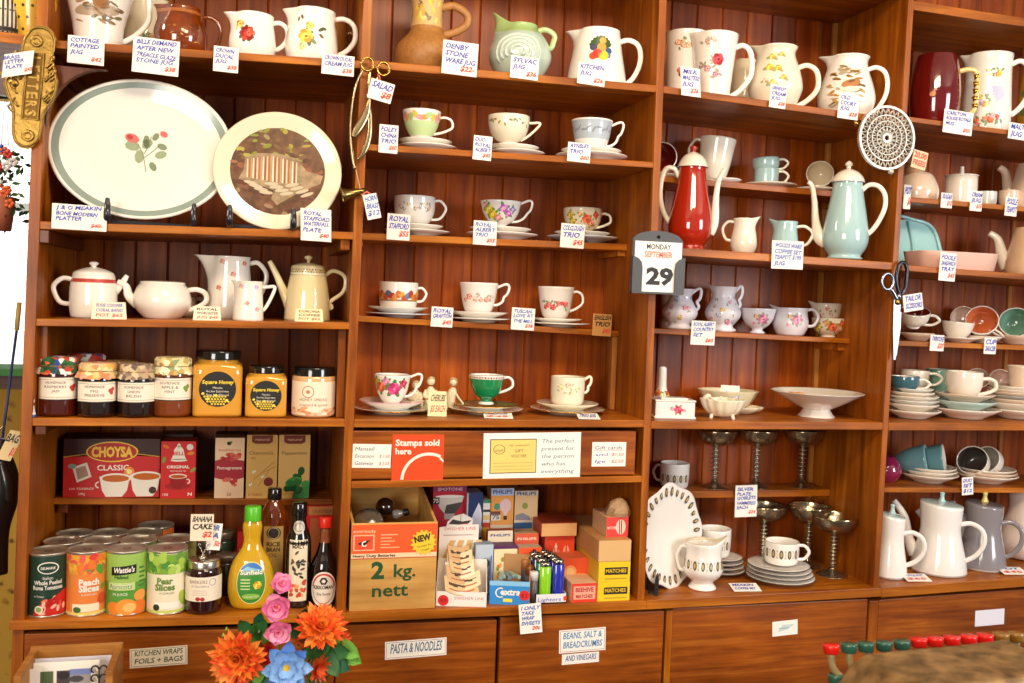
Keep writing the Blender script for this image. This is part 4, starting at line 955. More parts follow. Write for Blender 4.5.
def g_cham(mb, S, w, H):
    rect(mb, S, -w, 0, w, H, M('#e0b05c', .4), 1); m = M('#7c241c', .4)
    poly(mb, S, [(-w*.68, H-.4), (w*.68, H-.4), (w*.68, H*.89), (w*.45, H*.86), (-w*.45, H*.86), (-w*.68, H*.89)], m, 2); txt(mb, S, 'natural', 0, H*.91, H*.04, M('#e8c08a', .5), w*.9, L=3)
    txt(mb, S, 'Chamomile', -w*.05, H*.69, H*.055, M('#8a5228', .5), w*1.6, L=3); txt(mb, S, 'TEA', -w*.75, H*.62, H*.03, M('#8a5228', .5), 5, 'l', L=3)
    for a, b in (((-w*.5, H*.3), (w*.8, H*.58)), ((0, H*.4), (w*.9, H*.5)), ((-w*.2, H*.2), (w*.5, H*.45))): mb.tube([S.p(*a, 2), S.p(*b, 2)], .3, M('#c8862c', .5), 5, 1)
    for u, v in ((-.5, .42), (.1, .34), (-.7, .22)): flower(mb, S, u*w, v*H, 2, '#f6e4b8', '#d8642c', 6, 3)
    ell(mb, S, w*.45, H*.26, 4.6, 4.6, m, 0, 3, 18); txt(mb, S, '20 TEABAGS', -w*.4, H*.04, 2.6, M('#9a3a20', .5), w*.9, L=3)
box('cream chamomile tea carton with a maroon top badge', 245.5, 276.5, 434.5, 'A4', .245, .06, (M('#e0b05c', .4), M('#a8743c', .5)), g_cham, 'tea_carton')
def g_pep(mb, S, w, H):
    rect(mb, S, -w, 0, w, H, M('#e2b668', .4), 1); m = M('#7c241c', .4)
    poly(mb, S, [(-w*.68, H-.4), (w*.68, H-.4), (w*.68, H*.89), (w*.45, H*.86), (-w*.45, H*.86), (-w*.68, H*.89)], m, 2); txt(mb, S, 'natural', 0, H*.91, H*.04, M('#e8c08a', .5), w*.9, L=3)
    txt(mb, S, 'Peppermint', 0, H*.69, H*.055, M('#6a4a28', .5), w*1.6, L=3)
    poly(mb, S, [(-w*.1, 0), (w, 0), (w, H*.25), (w*.4, H*.16), (0, H*.08)], M('#3f8a44', .4), 2)
    rnd = random.Random(4)
    for k in range(18): leaf(mb, S, w*(.2+rnd.uniform(-.35, .35)), H*(.28+rnd.uniform(-.1, .14)), 9, rnd.uniform(0, 360), rnd.choice(['#2f7a34', '#4a9a4a', '#1f5a28', '#5aaa50']), 3+k*.1, .5)
    ell(mb, S, -w*.65, H*.1, 4, 3, M('#d8a44c', .5), 0, 3)
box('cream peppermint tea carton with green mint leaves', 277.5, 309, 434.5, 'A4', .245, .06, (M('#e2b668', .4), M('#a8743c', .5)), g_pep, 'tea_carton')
# ------------------------------------------------------------------ tins
TIN = M('#cfc8b8', .38, metal=.85); TIND = M('#8a8378', .35, metal=.9)
def can(label, px, top, Y, R, art, body, label_on=True, group='food tins'):
    t = T('food_tin', label, 'tin can', px, 'A5', Y, None, 0, group)
    H = R*2*1.5*1.0 if top is None else None
    q = proj(t.P+Vector((0, 0, .001))); H = top if top else 62
    mb = MB(); mb.lathe([(0, .5), (R-1, .5), (R-.6, 0), (R, .2), (R, 1.2), (R-.4, 1.8), (R-.4, H-2), (R, H-1.2), (R+.1, H-.3), (R-.5, H), (R-1.1, H-.2), (R-1.3, H-2), (R-3.2, H-2.1), (R-3.6, H-1.6), (R-6, H-1.9), (0, H-1.9)], TIN, 40)
    ring(mb, type('S', (), {'step': 9, 'p': lambda s, u, v, L=1: (u, v, H-1.6)})(), 0, 2, 2.5, 4.2, TIND, n=16)
    t.part(mb, 'tin')
    lb = MB(); S = Cyl([(R-.2, 0), (R-.2, H)], .12)
    lb.lathe([(R-.15, 1.6), (R-.15, H-2.6)], body, 40)
    if art: art(lb, S, H, R)
    t.part(lb, 'paper_label')
    return t
wh_ = M('#f4ece0', .45)
def a_tom(mb, S, H, R):
    ell(mb, S, 0, H*.78, 10, 6, wh_, 0, 1, 24); ell(mb, S, 0, H*.78, 8.8, 5, M('#1c3a2a', .4), 0, 2, 24); txt(mb, S, 'DELMAINE', 0, H*.76, 2.4, wh_, 13, L=3, bold=.02)
    txt(mb, S, 'Italian', 0, H*.60, 3, wh_, 9, L=2); txt(mb, S, 'Whole Peeled', 0, H*.52, 4, wh_, 26, L=2, bold=.02); txt(mb, S, 'Roma Tomatoes', 0, H*.44, 4, wh_, 28, L=2, bold=.02); txt(mb, S, 'In Tomato', -8, H*.32, 2, wh_, 9, L=2)
    poly(mb, S, [(-14, 2), (-12, H*.14), (-6, H*.22), (4, H*.30), (14, H*.40), (19, H*.42), (19, H*.1), (17, 2)], M('#c8241c', .4), 2)
    rnd = random.Random(1)
    for k in range(16): ell(mb, S, rnd.uniform(-6, 17), rnd.uniform(.06, .3)*H, 3.4, 1.6, M(rnd.choice(['#e86a54', '#b81c18', '#f0b8a0']), .4), rnd.uniform(0, 90), 3+k*.1, 8)
    ell(mb, S, -8, H*.13, 4, 4, M('#e8e0c0', .4), 0, 5, 14); ell(mb, S, -8, H*.13, 2.6, 2.6, M('#8a9a5a', .4), 0, 6, 12)
def a_peach(mb, S, H, R):
    rect(mb, S, -26, H*.66, 26, H*.95, M('#e8a03a', .4), 1); rnd = random.Random(6)
    for k in range(40): ell(mb, S, rnd.uniform(-24, 24), H*rnd.uniform(.7, .93), 4.5, 3, M(rnd.choice(['#f0b83c', '#d8402c', '#5a9a3a', '#e87a2c', '#e85a4a']), .4), rnd.uniform(0, 180), 2+k*.05, 10)
    txt(mb, S, 'Peach', 2, H*.49, 6, wh_, 19, bold=.04, L=3); txt(mb, S, 'Slices', 2, H*.39, 6, wh_, 19, bold=.04, L=3); txt(mb, S, 'IN CLEAR JUICE', 2, H*.33, 1.8, wh_, 14, L=3)
    rect(mb, S, -14, 5, 12, H*.2, M('#f6e8c8', .4), 2); ell(mb, S, -9, H*.11, 4, 3, M('#3a6a34', .4), 0, 3); rect(mb, S, -26, 1.8, 26, 4.5, M('#e8d070', .4), 2)
    ell(mb, S, 15, H*.26, 5, 6, M('#d8502c', .4), 0, 3, 12); leaf(mb, S, 14, H*.4, 7, 70, '#5a9a3a', 4)
def a_apr(mb, S, H, R):
    rect(mb, S, -26, H*.52, 26, H*.96, M('#9cc05a', .4), 1); rect(mb, S, -26, 2, 26, H*.52, M('#5a9a3a', .4), 1)
    poly(mb, S, [(-15, H*.76), (9, H*.80), (9, H*.66), (-15, H*.63)], BLACK, 3); txt(mb, S, "Wattie's", -3, H*.68, 5, wh_, 20, shear=.2, bold=.03, L=4, rot=3)
    txt(mb, S, 'Halved', -5, H*.62-2.5, 3.6, M('#2c6a2c', .4), 13, L=3, bold=.03); rect(mb, S, -19, H*.40, 8, H*.52, M('#c4dc8a', .4), 2); txt(mb, S, 'Apricots', -6, H*.43, 5, wh_, 22, L=3, bold=.04); txt(mb, S, 'Apricots', -6, H*.425, 5, M('#3a7a2c', .4), 22, L=3.5)
    for k in range(5): rect(mb, S, 12, H*(.72-.07*k), 18+k % 2*2, H*(.745-.07*k), M('#3a7a2c', .4), 3)
    for u, v, r, c in ((-12, .12, 8, '#e8842c'), (0, .14, 10, '#f09a3a'), (13, .12, 9, '#e8782c'), (14, .3, 7, '#f0a04a'), (3, .13, 6, '#f8c070')): ell(mb, S, u, v*H, r, r*.8, M(c, .4), 0, 3+r*.1 if r > 6 else 5, 18)
    txt(mb, S, 'IN JUICE', -6, H*.32, 2.5, wh_, 14, L=3)
def a_pear(mb, S, H, R):
    rect(mb, S, -26, H*.64, 26, H*.95, M('#7aa83a', .4), 1); rnd = random.Random(9)
    for k in range(24): ell(mb, S, rnd.uniform(-22, 22), H*rnd.uniform(.7, .93), 5, 3.6, M(rnd.choice(['#a8c850', '#4a8a34', '#c8dc7a', '#6a9a3a']), .4), rnd.uniform(0, 180), 2+k*.05, 10)
    txt(mb, S, 'Pear', -2, H*.49, 6, M('#6a8a3a', .4), 15, bold=.04, L=3); txt(mb, S, 'Slices', -2, H*.39, 6, M('#6a8a3a', .4), 19, bold=.04, L=3); txt(mb, S, 'IN CLEAR JUICE', 0, H*.33, 1.8, M('#8a8a6a', .4), 14, L=3)
    rect(mb, S, -12, H*.1, 12, H*.2, M('#fbf4e4', .4), 2); ell(mb, S, -10, H*.12, 3.4, 3.4, M('#2a3a24', .4), 0, 3); rect(mb, S, -26, 1.8, 26, 4.5, M('#c8d870', .4), 2); ell(mb, S, 17, H*.24, 5, 8, M('#a8c04a', .4), 20, 3, 14)
rowsY = (.045, .125, .205, .285)
can('dark green and red tin of whole peeled roma tomatoes at the front left', 47.5, 63, rowsY[0], 19, a_tom, M('#1c3a2a', .4))
can('orange peach slices tin second in the front row', 86.5, 64, rowsY[0], 19.3, a_peach, M('#e8843a', .4))
can('green and orange apricot tin third in the front row', 126, 63.5, rowsY[0], 19.3, a_apr, M('#8ab84a', .4))
can('pale pear slices tin fourth in the front row', 166.5, 63, rowsY[0], 19.3, a_pear, M('#f0e6c8', .4))
names = ['far left', 'second', 'third', 'right hand']
bodies = [['#2a3a2c', '#c8362c', '#8a9a3a', '#b8b060'], ['#3a2a20', '#b83a2c', '#d8642c'], ['#d8702c']]
for r, xs in enumerate(((62, 100, 138, 176), (74, 109, 143), (155,))):
    for i, x in enumerate(xs):
        pos = ('directly behind the tomato tin', 'directly behind the peach tin', 'directly behind the apricot tin', 'directly behind the pear tin')[i] if r == 0 else (('at the left of the third row', 'in the middle of the third row', 'at the right of the third row')[i] if r == 1 else 'alone at the very back of the tins')
        can('food tin '+pos, x, 60.5-r*2.5, rowsY[r+1]-.008*r, (18.4, 17.7, 17.2)[r], None, M(bodies[r][i], .4, var=.3, bscale=80))
# jam jar with its card clip
def jl(mb, S, H, R):
    rect(mb, S, -R*1.35, H*.26, R*1.35, H*.72, M('#f4e6d0', .6), 1); txt(mb, S, 'BARKERS', -R*.3, H*.60, 3.4, M('#8a6a5a', .6), R, L=2); txt(mb, S, 'of Geraldine', -R*.2, H*.53, 2, M('#8a6a5a', .6), R, L=2)
    for k in range(3): rect(mb, S, -R*.6, H*(.46-.04*k), R*.2, H*(.47-.04*k), M('#c8b09a', .6), 2)
    ell(mb, S, -R*.3, H*.31, 2.4, 2, M('#b8282c', .5), 0, 2, 12); ell(mb, S, -R*.05, H*.305, 2.2, 2, M('#b8282c', .5), 0, 2.2, 12); ring(mb, S, R*.5, H*.62, 3, 3.5, M('#8a8aa0', .6), L=2)
tj = jar('dark jam jar with a silver lid standing in front at the right of the tins', 203, 557.5, .035, 17.6, 'A5', M('#2a0c10', .06, coat=1), 16, jl, lidh=10, capm=M('#c8c2b8', .25, metal=1), group=None, shoulder=.84)
mb = MB(); H = tj.H; s = M('#b8b0a4', .25, metal=1)
t = T('wire_card_holder', 'small wire card holder standing on the silver jar lid', 'card holder', 203, 'A5', .035, up=H*tj.s+.0005)
mb.lathe([(0, 0), (4.5, 0), (4.5, 1.2), (2, 2.2), (1.4, 4), (0, 4.4)], s, 16)
for dx, dd in ((-3.5, -1), (3.5, 1)): mb.tube([(0, 0, 4), (dx*.4, 0, 7), (dx, 0, 11), (dx+dd*1.4, 0, 13), (dx, 0, 14.5), (dx-dd*1.2, 0, 12.8)], .55, s, 8, 4)
t.part(mb, 'clip')
cy = .035
card('white card reading banana cake clipped above the dark jam jar', 191, 514, 213, 541, [('BANANA', BLACK), ('CAKE', BLACK), '>$2'], Y=cy-.002, rot=1, lean=0, paper=PAPER2)
card('narrow blue written card clipped behind the banana cake card', 207.5, 523, 221, 550, [('OR', INKB), ('EA', INKB), '>50c'], Y=cy+.012, rot=6)
# bottles
GL = M('#ffffff', .02, trans=1, ior=1.45, name='clear_glass')
def bottle(label, px, top, Y, prof, mat, capspec, lab=None, sy=1, name='bottle', bands=None, warp=None, capname='cap', gl=None):
    t = T(name, label, 'bottle', px, 'A5', Y, top); H = t.H
    o = cr([(r, z*H) for r, z in prof], 3); mb = MB()
    mb.lathe([(0, 0)]+o+[(0, o[-1][1])], mat, 36, sy=sy, bands=[(a*H, b*H, m) for a, b, m in (bands or [])]); t.part(mb, 'bottle_body')
    cm, rc, z0, z1 = capspec; c = MB(); n = 32
    c.lathe([(0, z0*H), (rc*.98, z0*H), (rc, z0*H+.5), (rc*.97, z1*H-1), (rc*.9, z1*H), (0, z1*H)], cm, 32); t.part(c, capname)
    if lab: l = MB(); lab(l, Cyl(o, .15, sy=sy), H); t.part(l, 'paper_label')
    return t
def l_sun(mb, S, H):
    ell(mb, S, 0, H*.27, 15, 21, M('#e0d890', .4), 0, 1, 32); ell(mb, S, 0, H*.27, 14, 20, M('#3c8a34', .4), 0, 2, 32)
    poly(mb, S, [(14*cos(radians(a)), H*.27+20*sin(radians(a))) for a in range(38, 143, 5)], M('#3a7ac0', .4), 3)
    poly(mb, S, [(-10.5, H*.39), (-4, H*.43), (4, H*.41), (10.5, H*.39)], M('#8ac0e0', .4), 4)
    txt(mb, S, 'Sunfield', 0, H*.355, 4.4, wh_, 21, bold=.03, L=5)
    for k in range(4): rect(mb, S, -10, H*(.30-.03*k), -1, H*(.31-.03*k), M('#d8e8a0', .4), 3)
    flower(mb, S, 6, H*.25, 4.5, '#f0b03c', '#c86a1c', 6, 4); ell(mb, S, 0, H*.14, 9, 3, M('#8ac04a', .4), 0, 3); txt(mb, S, 'Canola Oil', 0, H*.13, 2, wh_, 12, L=4)
OIL = M('#f2c02a', .04, trans=.35, ior=1.4, coat=1, name='yellow_oil')
bottle('curvy bottle of yellow oil with a green cap and oval green label', 250.5, 505, .05, [(14, 0), (19, .03), (22.5, .16), (22, .32), (18, .46), (10.5, .58), (8.2, .66), (9, .74), (9.6, .8), (8, .86), (7, .88)], OIL, (M('#5cc02c', .3), 8.3, .86, 1.0), l_sun, sy=.62, name='oil_bottle')
def l_amber(mb, S, H):
    rect(mb, S, -10, H*.1, 10, H*.66, M('#c8a45a', .5), 1); ell(mb, S, 0, H*.6, 7, 6, M('#2a2018', .5), 0, 2, 20); ring(mb, S, 0, H*.6, 5, 5.6, M('#d8c08a', .5), L=3)
    txt(mb, S, 'RICE', 0, H*.48, 4, M('#3a2a18', .5), 13, L=2, bold=.03); txt(mb, S, 'BRAN', 0, H*.43, 4, M('#3a2a18', .5), 13, L=2, bold=.03); txt(mb, S, 'OIL', 0, H*.38, 3.4, M('#3a2a18', .5), 8, L=2)
bottle('tall amber bottle with a black cap and tan label', 272, 487, .14, [(15, 0), (16, .03), (16.5, .3), (16, .55), (14, .68), (13, .76), (9, .84), (6.4, .88), (6.2, .92)], M('#8a3c0e', .05, trans=.35, ior=1.4, coat=1, name='amber_glass'), (BLKCAP, 7, .9, 1.0), l_amber, sy=.8, name='oil_bottle')
def l_dark(mb, S, H):
    rect(mb, S, -9.5, H*.07, 9.5, H*.66, M('#e8d8b8', .5), 1)
    txt(mb, S, 'MALT', 0, H*.58, 3.4, M('#3a2a20', .5), 12, L=2, bold=.02); rnd = random.Random(12)
    for k in range(16): ell(mb, S, rnd.uniform(-6, 6), H*rnd.uniform(.28, .54), 2.6, 1.2, M(rnd.choice(['#2a2420', '#5a4a3a', '#3a302a']), .5), rnd.uniform(0, 180), 2+k*.05, 8)
    for k in range(14): ell(mb, S, rnd.uniform(-7, 7), H*rnd.uniform(.1, .26), 2.6, 1.8, M(rnd.choice(['#d8603a', '#e8a060', '#c8442c']), .5), rnd.uniform(0, 180), 2+k*.05, 8)
    ell(mb, S, 0, H*.775, 6, 6.5, M('#b8b0a0', .4, metal=.4), 0, 1, 20); ring(mb, S, 0, H*.775, 3.5, 4.2, M('#7a7468', .4), L=2)
bottle('black bottle with a cream picture label and silver neck seal', 297, 501.5, .055, [(11.5, 0), (12.5, .03), (12.6, .3), (12.4, .58), (11, .68), (7.6, .78), (6.6, .86), (7.2, .88), (7.2, .9)], M('#120e0c', .05, coat=1), (BLKCAP, 7.6, .87, 1.0), l_dark, name='vinegar_bottle')
def l_kik(mb, S, H):
    ell(mb, S, 0, H*.215, 13.6, 17.5, M('#e8dccc', .5), 0, 1, 32); ring(mb, S, 0, H*.215, 10.8, 12.2, M('#c8402c', .5), 10, 170, 2, 1.3, 28); ring(mb, S, 0, H*.215, 10.6, 11, M('#2a2420', .5), 185, 355, 2, 1.3)
    poly(mb, S, [(4*cos(radians(60*k)), H*.31+4*sin(radians(60*k))) for k in range(6)], BLACK, 3); poly(mb, S, [(2*cos(radians(60*k)), H*.31+2*sin(radians(60*k))) for k in range(6)], M('#e8dccc', .5), 4)
    txt(mb, S, 'KIKKOMAN', 0, H*.22, 3.4, BLACK, 20, bold=.02, L=3); txt(mb, S, 'Soy Sauce', 0, H*.15, 2.8, BLACK, 13, L=3)
bottle('dark soy sauce bottle with a red cap and round cream label', 323, 516, .055, [(12.5, 0), (14, .03), (14.2, .1), (14.2, .25), (14, .4), (12.2, .5), (7.4, .62), (5, .76), (4.8, .88)], M('#180a06', .05, coat=1), (M('#d8281c', .3), 6.8, .885, 1.0), l_kik, name='sauce_bottle', bands=[(.70, .9, M('#8a4a28', .08, coat=1))])
def g_rice(mb, S, w, H):
    rect(mb, S, -w, 0, w, H, M('#c42018', .4), 1); rect(mb, S, -w*.72, 4, w*.72, H*.84, M('#b05a28', .5), 2); rect(mb, S, -w*.85, H*.88, w*.85, H*.99, M('#b8763c', .5), 2); txt(mb, S, 'CRACKERS', 0, H*.91, 3, M('#7a2a14', .5), w*1.3, L=3)
box('red bordered carton behind the soy sauce bottle', 304, 337, 505, 'A5', .22, .07, (M('#c42018', .4), M('#8a1a14', .5)), g_rice, 'cracker_carton')
def cuptin(label, px, top, Y, R, mat, name='small_jar'):
    t = T(name, label, 'jar', px, 'A5', Y, top); H = t.H; mb = MB(); mb.lathe([(0, 0), (R, 0), (R, H*.8), (R*.85, H*.84), (0, H*.84)], mat, 28); t.part(mb, 'jar_body')
    c = MB(); c.lathe([(0, H*.82), (R*.9, H*.82), (R*.9, H-1), (R*.85, H), (0, H)], M('#9a8a78', .3, metal=.7), 28); t.part(c, 'lid')
cuptin('dark green jar at the back between tins and oil bottle', 222, 530, .27, 12, M('#2a3a24', .2, coat=.5)); cuptin('brown spice jar standing behind the banana cake card', 205, 538, .22, 11, M('#4a3018', .2, coat=.5)); cuptin('low dark jar behind the silver lidded jam jar', 226, 553, .15, 12, M('#2a2016', .2, coat=.5))
def g_red(mb, S, w, H): rect(mb, S, -w, 0, w, H, M('#b82018', .4), 1); txt(mb, S, 'SALT', 0, H*.6, 5, wh_, w*1.4, L=2)
box('narrow red packet between the oil bottle and the dark jars', 236, 248, 531, 'A5', .19, .05, (M('#b82018', .4), M('#8a1814', .5)), g_red, 'packet')
box('low red carton at the back behind the tins', 172, 202, 537, 'A5', .31, .06, (M('#8a1814', .4), M('#6a1410', .5)), None, 'carton')
# ================================================================== BAY B
PX = .00228   # metres in one picture pixel near the shelf front, for stacking heights
def blob_decor(groups, seed=1, us=.9, v0=.35, v1=.85, r=3.2, n=7, lf='#8a9a60'):
    def f(mb, S, H, R):
        rnd = random.Random(seed)
        for k in range(n*2): leaf(mb, S, rnd.uniform(-us, us)*R, rnd.uniform(v0, v1)*H, r*1.2, rnd.uniform(0, 360), lf)
        for k in range(n): flower(mb, S, (-us+2*us*(k+.5)/n)*R+rnd.uniform(-1, 1), rnd.uniform(v0, v1)*H, r*rnd.uniform(.7, 1.1), groups[k % len(groups)], rot=rnd.uniform(0, 70), L=2+k*.25)
    return f
def trio(d, px, top, R, Rs, Rp, shelf, Y, y_saucer=0, **kw):
    """cup on saucer on plate, each its own thing"""
    ps = kw.pop('plate', {}); ss = kw.pop('sauc', {}); dp = kw.pop('deep', (.12, .16)); dx = kw.pop('dx', 0); sd = kw.pop('sd', 0)
    saucer('side plate lowest under '+d, px+dx, Rp, shelf, Y, .0005, deep=dp[0]+(.06 if shelf in ('B1', 'B2') else .03), group='side plates', name='side_plate', cat='plate', **ps)
    saucer('saucer directly under '+d, px+sd, Rs, shelf, Y, (.075*Rp+(2.6 if shelf in ('B1', 'B2') else 1.3))*PX, deep=dp[1]+(.07 if shelf in ('B1', 'B2') else .03), **ss)
    cup(d, px, top, R, shelf, Y, (.075*(Rp+Rs)+2.7+kw.pop('cu', 5.0 if shelf == 'B1' else (3.6 if shelf == 'B2' else 1.5)))*PX, **kw)
PB = M('#f4eee6', .12, coat=.5); PBL = M('#dfe3ea', .12, coat=.5); GRN = M('#1f8a52', .12, coat=.7)
def pastel(mb, S, H, R):
    for k in range(12): ell(mb, S, (-1.3+k*.24)*R, H*(.74+.06*sin(k*2)), 4.2, 2.6, M(['#e8c858', '#e898a0', '#e8a060', '#a8c878'][k % 4], .3), k*31, 1.5+k*.1, 8)
trio('the teacup with a pale green lower half', 421, 112, 19.5, 27, 30, 'B1', .078, prof='flare', mat=PB, bands=[(.12, .62, M('#c8dfa6', .15, coat=.5))], decor=pastel, hx=31, hz=(.8, .22), dx=6, sd=4)
trio('the cream teacup sprigged with small leaves', 508, 117, 21, 26, 29, 'B1', .078, prof='round', mat=IVORY, decor=lambda mb, S, H, R: [leaf(mb, S, (-1.2+k*.2)*R, H*(.8-.05*(k % 3)), 4, k*57, '#8a8a4a') for k in range(13)], hx=31, hz=(.8, .2), hstyle='angle', dx=8, sd=5, rim=GOLD)
trio('the pale blue grey teacup', 591, 121.5, 21, 30, 36, 'B1', .078, prof='bucket', mat=PB, bands=[(.3, .92, M('#b4c0cc', .15, coat=.5))], decor=lambda mb, S, H, R: [ell(mb, S, (-1.1+k*.24)*R, H*(.7-.08*(k % 2)), 3.4, .9, M('#8a8f98', .3), (k % 3)*30, 1.5) for k in range(10)], hx=31, hz=(.85, .15), hstyle='ear')
trio('the white teacup with faint grey flowers', 414, 197, 21, 29, 33, 'B2', .225, prof='tea', mat=PB, decor=blob_decor(['#c8a898', '#b8a8a0', '#d8b8a0'], 4, .9, .5, .85, 2.6, 7, '#a8a08c'), hx=31, hz=(.88, .25), hstyle='loop', rim=GOLD, dx=3)
def yp(mb, S, H, R):
    for u, v, r, c in ((-13, .68, 5, '#ecc83c'), (-8, .5, 4.4, '#e8b830'), (3, .72, 4.6, '#d07ac8'), (8, .55, 3.6, '#c868b8'), (-2, .4, 3.4, '#e88a9a'), (13, .7, 3.2, '#9a8ad0'), (-17, .85, 3, '#e8a0a8')):
        for k in range(4): leaf(mb, S, u, v*H, r*1.5, k*90+u*7, '#6a9a4a')
        flower(mb, S, u, v*H, r, c, '#f0d86a', 6, 2+abs(u)*.04)
trio('the footed teacup with big yellow and mauve flowers', 500, 202, 20.5, 31, 36, 'B2', .225, prof='footed', mat=PB, decor=yp, hx=31, hz=(.95, .3), hstyle='ear', hw=1.2, dx=2)
def orr(mb, S, H, R):
    for u, v, r, c in ((-13, .7, 4, '#e8b43c'), (-10, .45, 3.6, '#e8c050'), (4, .55, 5, '#e0603c'), (9, .4, 4, '#e88a6a'), (-2, .75, 3, '#e89a5a'), (14, .72, 3.6, '#d8503c')):
        for k in range(4): leaf(mb, S, u, v*H, r*1.4, k*90+u*7, '#7a9a3c')
        flower(mb, S, u, v*H, r, c, '#a83a2a', 6, 2+abs(u)*.04)
trio('the low scalloped teacup with orange roses', 582, 209, 19.5, 28, 36, 'B2', .225, prof='round', mat=IVORY, decor=orr, hx=28, hz=(.8, .25), flute=(.015, 12), plate=dict(mat=PBL))
def autumn(mb, S, H, R):
    for k in range(16):
        u = (-1.2+k*.17)*R; ell(mb, S, u, H*(.5+.08*sin(k*1.9)), 4, 3, M(['#d8862c', '#c8642c', '#e0a84c', '#b8503a', '#4a6a8a', '#a83a2c'][k % 6], .3), k*40, 1.5+k*.1, 8)
    rect(mb, S, -R*1.2, H*.3, R*1.2, H*.36, M('#9a7a4a', .3), 2)
trio('the teacup with an autumn landscape frieze', 398, 282.5, 19.5, 30, 33, 'B3', .24, prof='straight', mat=PB, decor=autumn, hx=27.5, hz=(.8, .3), hstyle='loop', plate=dict(mat=PBL), deep=(.1, .2))
trio('the white teacup with faded pink flowers', 478, 283, 19.5, 30, 32, 'B3', .24, prof='bucket', mat=PB, decor=blob_decor(['#e0a090', '#d89080', '#e8b0a0'], 9, .9, .45, .7, 3.4, 6, '#b8b09a'), hx=30, hz=(.86, .3), hstyle='ear', deep=(.1, .2), dx=1)
trio('the teacup with a band of deep pink roses', 555, 287, 18.5, 27, 32, 'B3', .24, prof='bucket', mat=PB, decor=blob_decor(['#c8504a', '#d8706a'], 12, .7, .36, .56, 3.4, 6, '#8aa078'), hx=27, hz=(.84, .25), deep=(.1, .16), dx=3)
def roses(mb, S, H, R):
    for u, v, r, c in ((2, .55, 7, '#d0407a'), (-12, .6, 6, '#d86a4a'), (-18, .78, 4, '#d8b83c'), (12, .72, 4.4, '#c83a5a'), (-6, .8, 4, '#e08aa8')):
        for k in range(5): leaf(mb, S, u, v*H, r*1.4, k*72+u*7, '#4a8a4a')
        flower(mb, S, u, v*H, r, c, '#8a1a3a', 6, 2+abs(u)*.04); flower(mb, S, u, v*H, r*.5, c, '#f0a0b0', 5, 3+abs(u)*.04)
def platedec(cols, seed):
    def f(mb, R):
        rnd = random.Random(seed)
        for k in range(16):
            a = 2*pi*k/16; r = R*.82; h = R*.13*.55+1.6; m = M(cols[k % len(cols)], .25)
            c0 = (r*cos(a), r*sin(a)); vs = [(c0[0], c0[1], h+.5)]+[(c0[0]+2.4*cos(b*pi/4), c0[1]+2.4*sin(b*pi/4), h+.35+.25*((c0[0]*cos(b*pi/4)+c0[1]*sin(b*pi/4))/r)) for b in range(8)]
            mb.add(vs, [[0, 1+j, 1+(j+1) % 8] for j in range(8)], m)
    return f
trio('the white teacup with large pink and red roses', 391.5, 374, 18.5, 32.5, 38, 'B4', .12, prof='flare', mat=PB, decor=roses, hx=29, hz=(.9, .25), hstyle='ear', rim=GOLD, plate=dict(decor=platedec(['#c8486a', '#4a8a4a', '#d8a03c'], 3), rim=GOLD), sauc=dict(rim=M('#e0a8b8', .2)), deep=(.10, .24))
trio('the bright green footed teacup', 486, 374.5, 18, 32, 38, 'B4', .12, prof='footed', mat=GRN, inner=PB, bands=[(.86, 1.02, PB), (-.01, .1, PB)], decor=lambda mb, S, H, R: [ell(mb, S, (-1.2+k*.16)*R, H*.93, 1, .8, GOLD if k % 2 else M('#c86a4a', .3), 0, 1.5, 6) for k in range(16)], hx=26, hz=(.9, .4), hw=1.4, hmat=PB, rim=GOLD, sauc=dict(well=GRN, rim=GOLD), plate=dict(rim=GOLD), deep=(.1, .14))
trio('the tall cream cup with a thumb handle', 567, 376.5, 17, 31, 38, 'B4', .12, prof='straight', mat=IVORY, decor=blob_decor(['#e8c8a0', '#e0d090', '#e0a890'], 5, .7, .4, .75, 3, 5, '#b8c090'), hx=23, hz=(.9, .45), hstyle='ear', hw=1.4, rim=M('#d8c8a0', .2), plate=dict(mat=IVORY, rim=GOLD), sauc=dict(mat=IVORY), deep=(.1, .2), flute=(.012, 16))
# little cherubs
def cherub(label, px, top, Y, flip=1, lean=0):
    t = T('cherub_figurine', label, 'figurine', px, 'B4', Y, top, group='small cream cherub figurines'); H = t.H; m = M('#e6d6b0', .35, coat=.2, bump=.3)
    mb = MB(); mb.lathe(cr([(0, 0), (6.6, .2), (7, H*.1), (6.4, H*.24), (4.8, H*.36), (5, H*.48), (5, H*.56), (3, H*.64), (1.8, H*.68)], 3), m, 20, sy=.8, warp=lambda x, y, z: (x+lean*z*.25, y, z))
    hx = lean*H*.2
    mb.lathe([(4.2*sin(pi*k/8), H*.82-4.3*cos(pi*k/8)) for k in range(9)], m, 16, c=(hx, 0, 0))
    for s in (-1, 1):
        mb.tube([(hx+s*4, 0, H*.57), (hx+s*6, -2, H*.42), (hx+flip*1.5+s*1.6, -5, H*.38)], [2.2, 2, 1.4], m, 8, 4)
        mb.tube([(s*3, -1, H*.22), (s*4+flip*1.5, -6, H*.28), (s*4+flip*2.5, -6.5, H*.05)], [2.8, 2.4, 1.6], m, 8, 4)
    t.part(mb, 'figure_body')
    w = MB(); w.lathe([(4.5*sin(pi*k/8), H*.85-3.9*cos(pi*k/8)) for k in range(5, 9)], M('#c8b080', .5), 14, c=(hx, .3, 0)); t.part(w, 'hair')
cherub('cream cherub figurine half hidden by the handle of the rose cup', 415, 379, .16)
cherub('cream cherub figurine directly behind the folded card', 430, 374.5, .15)

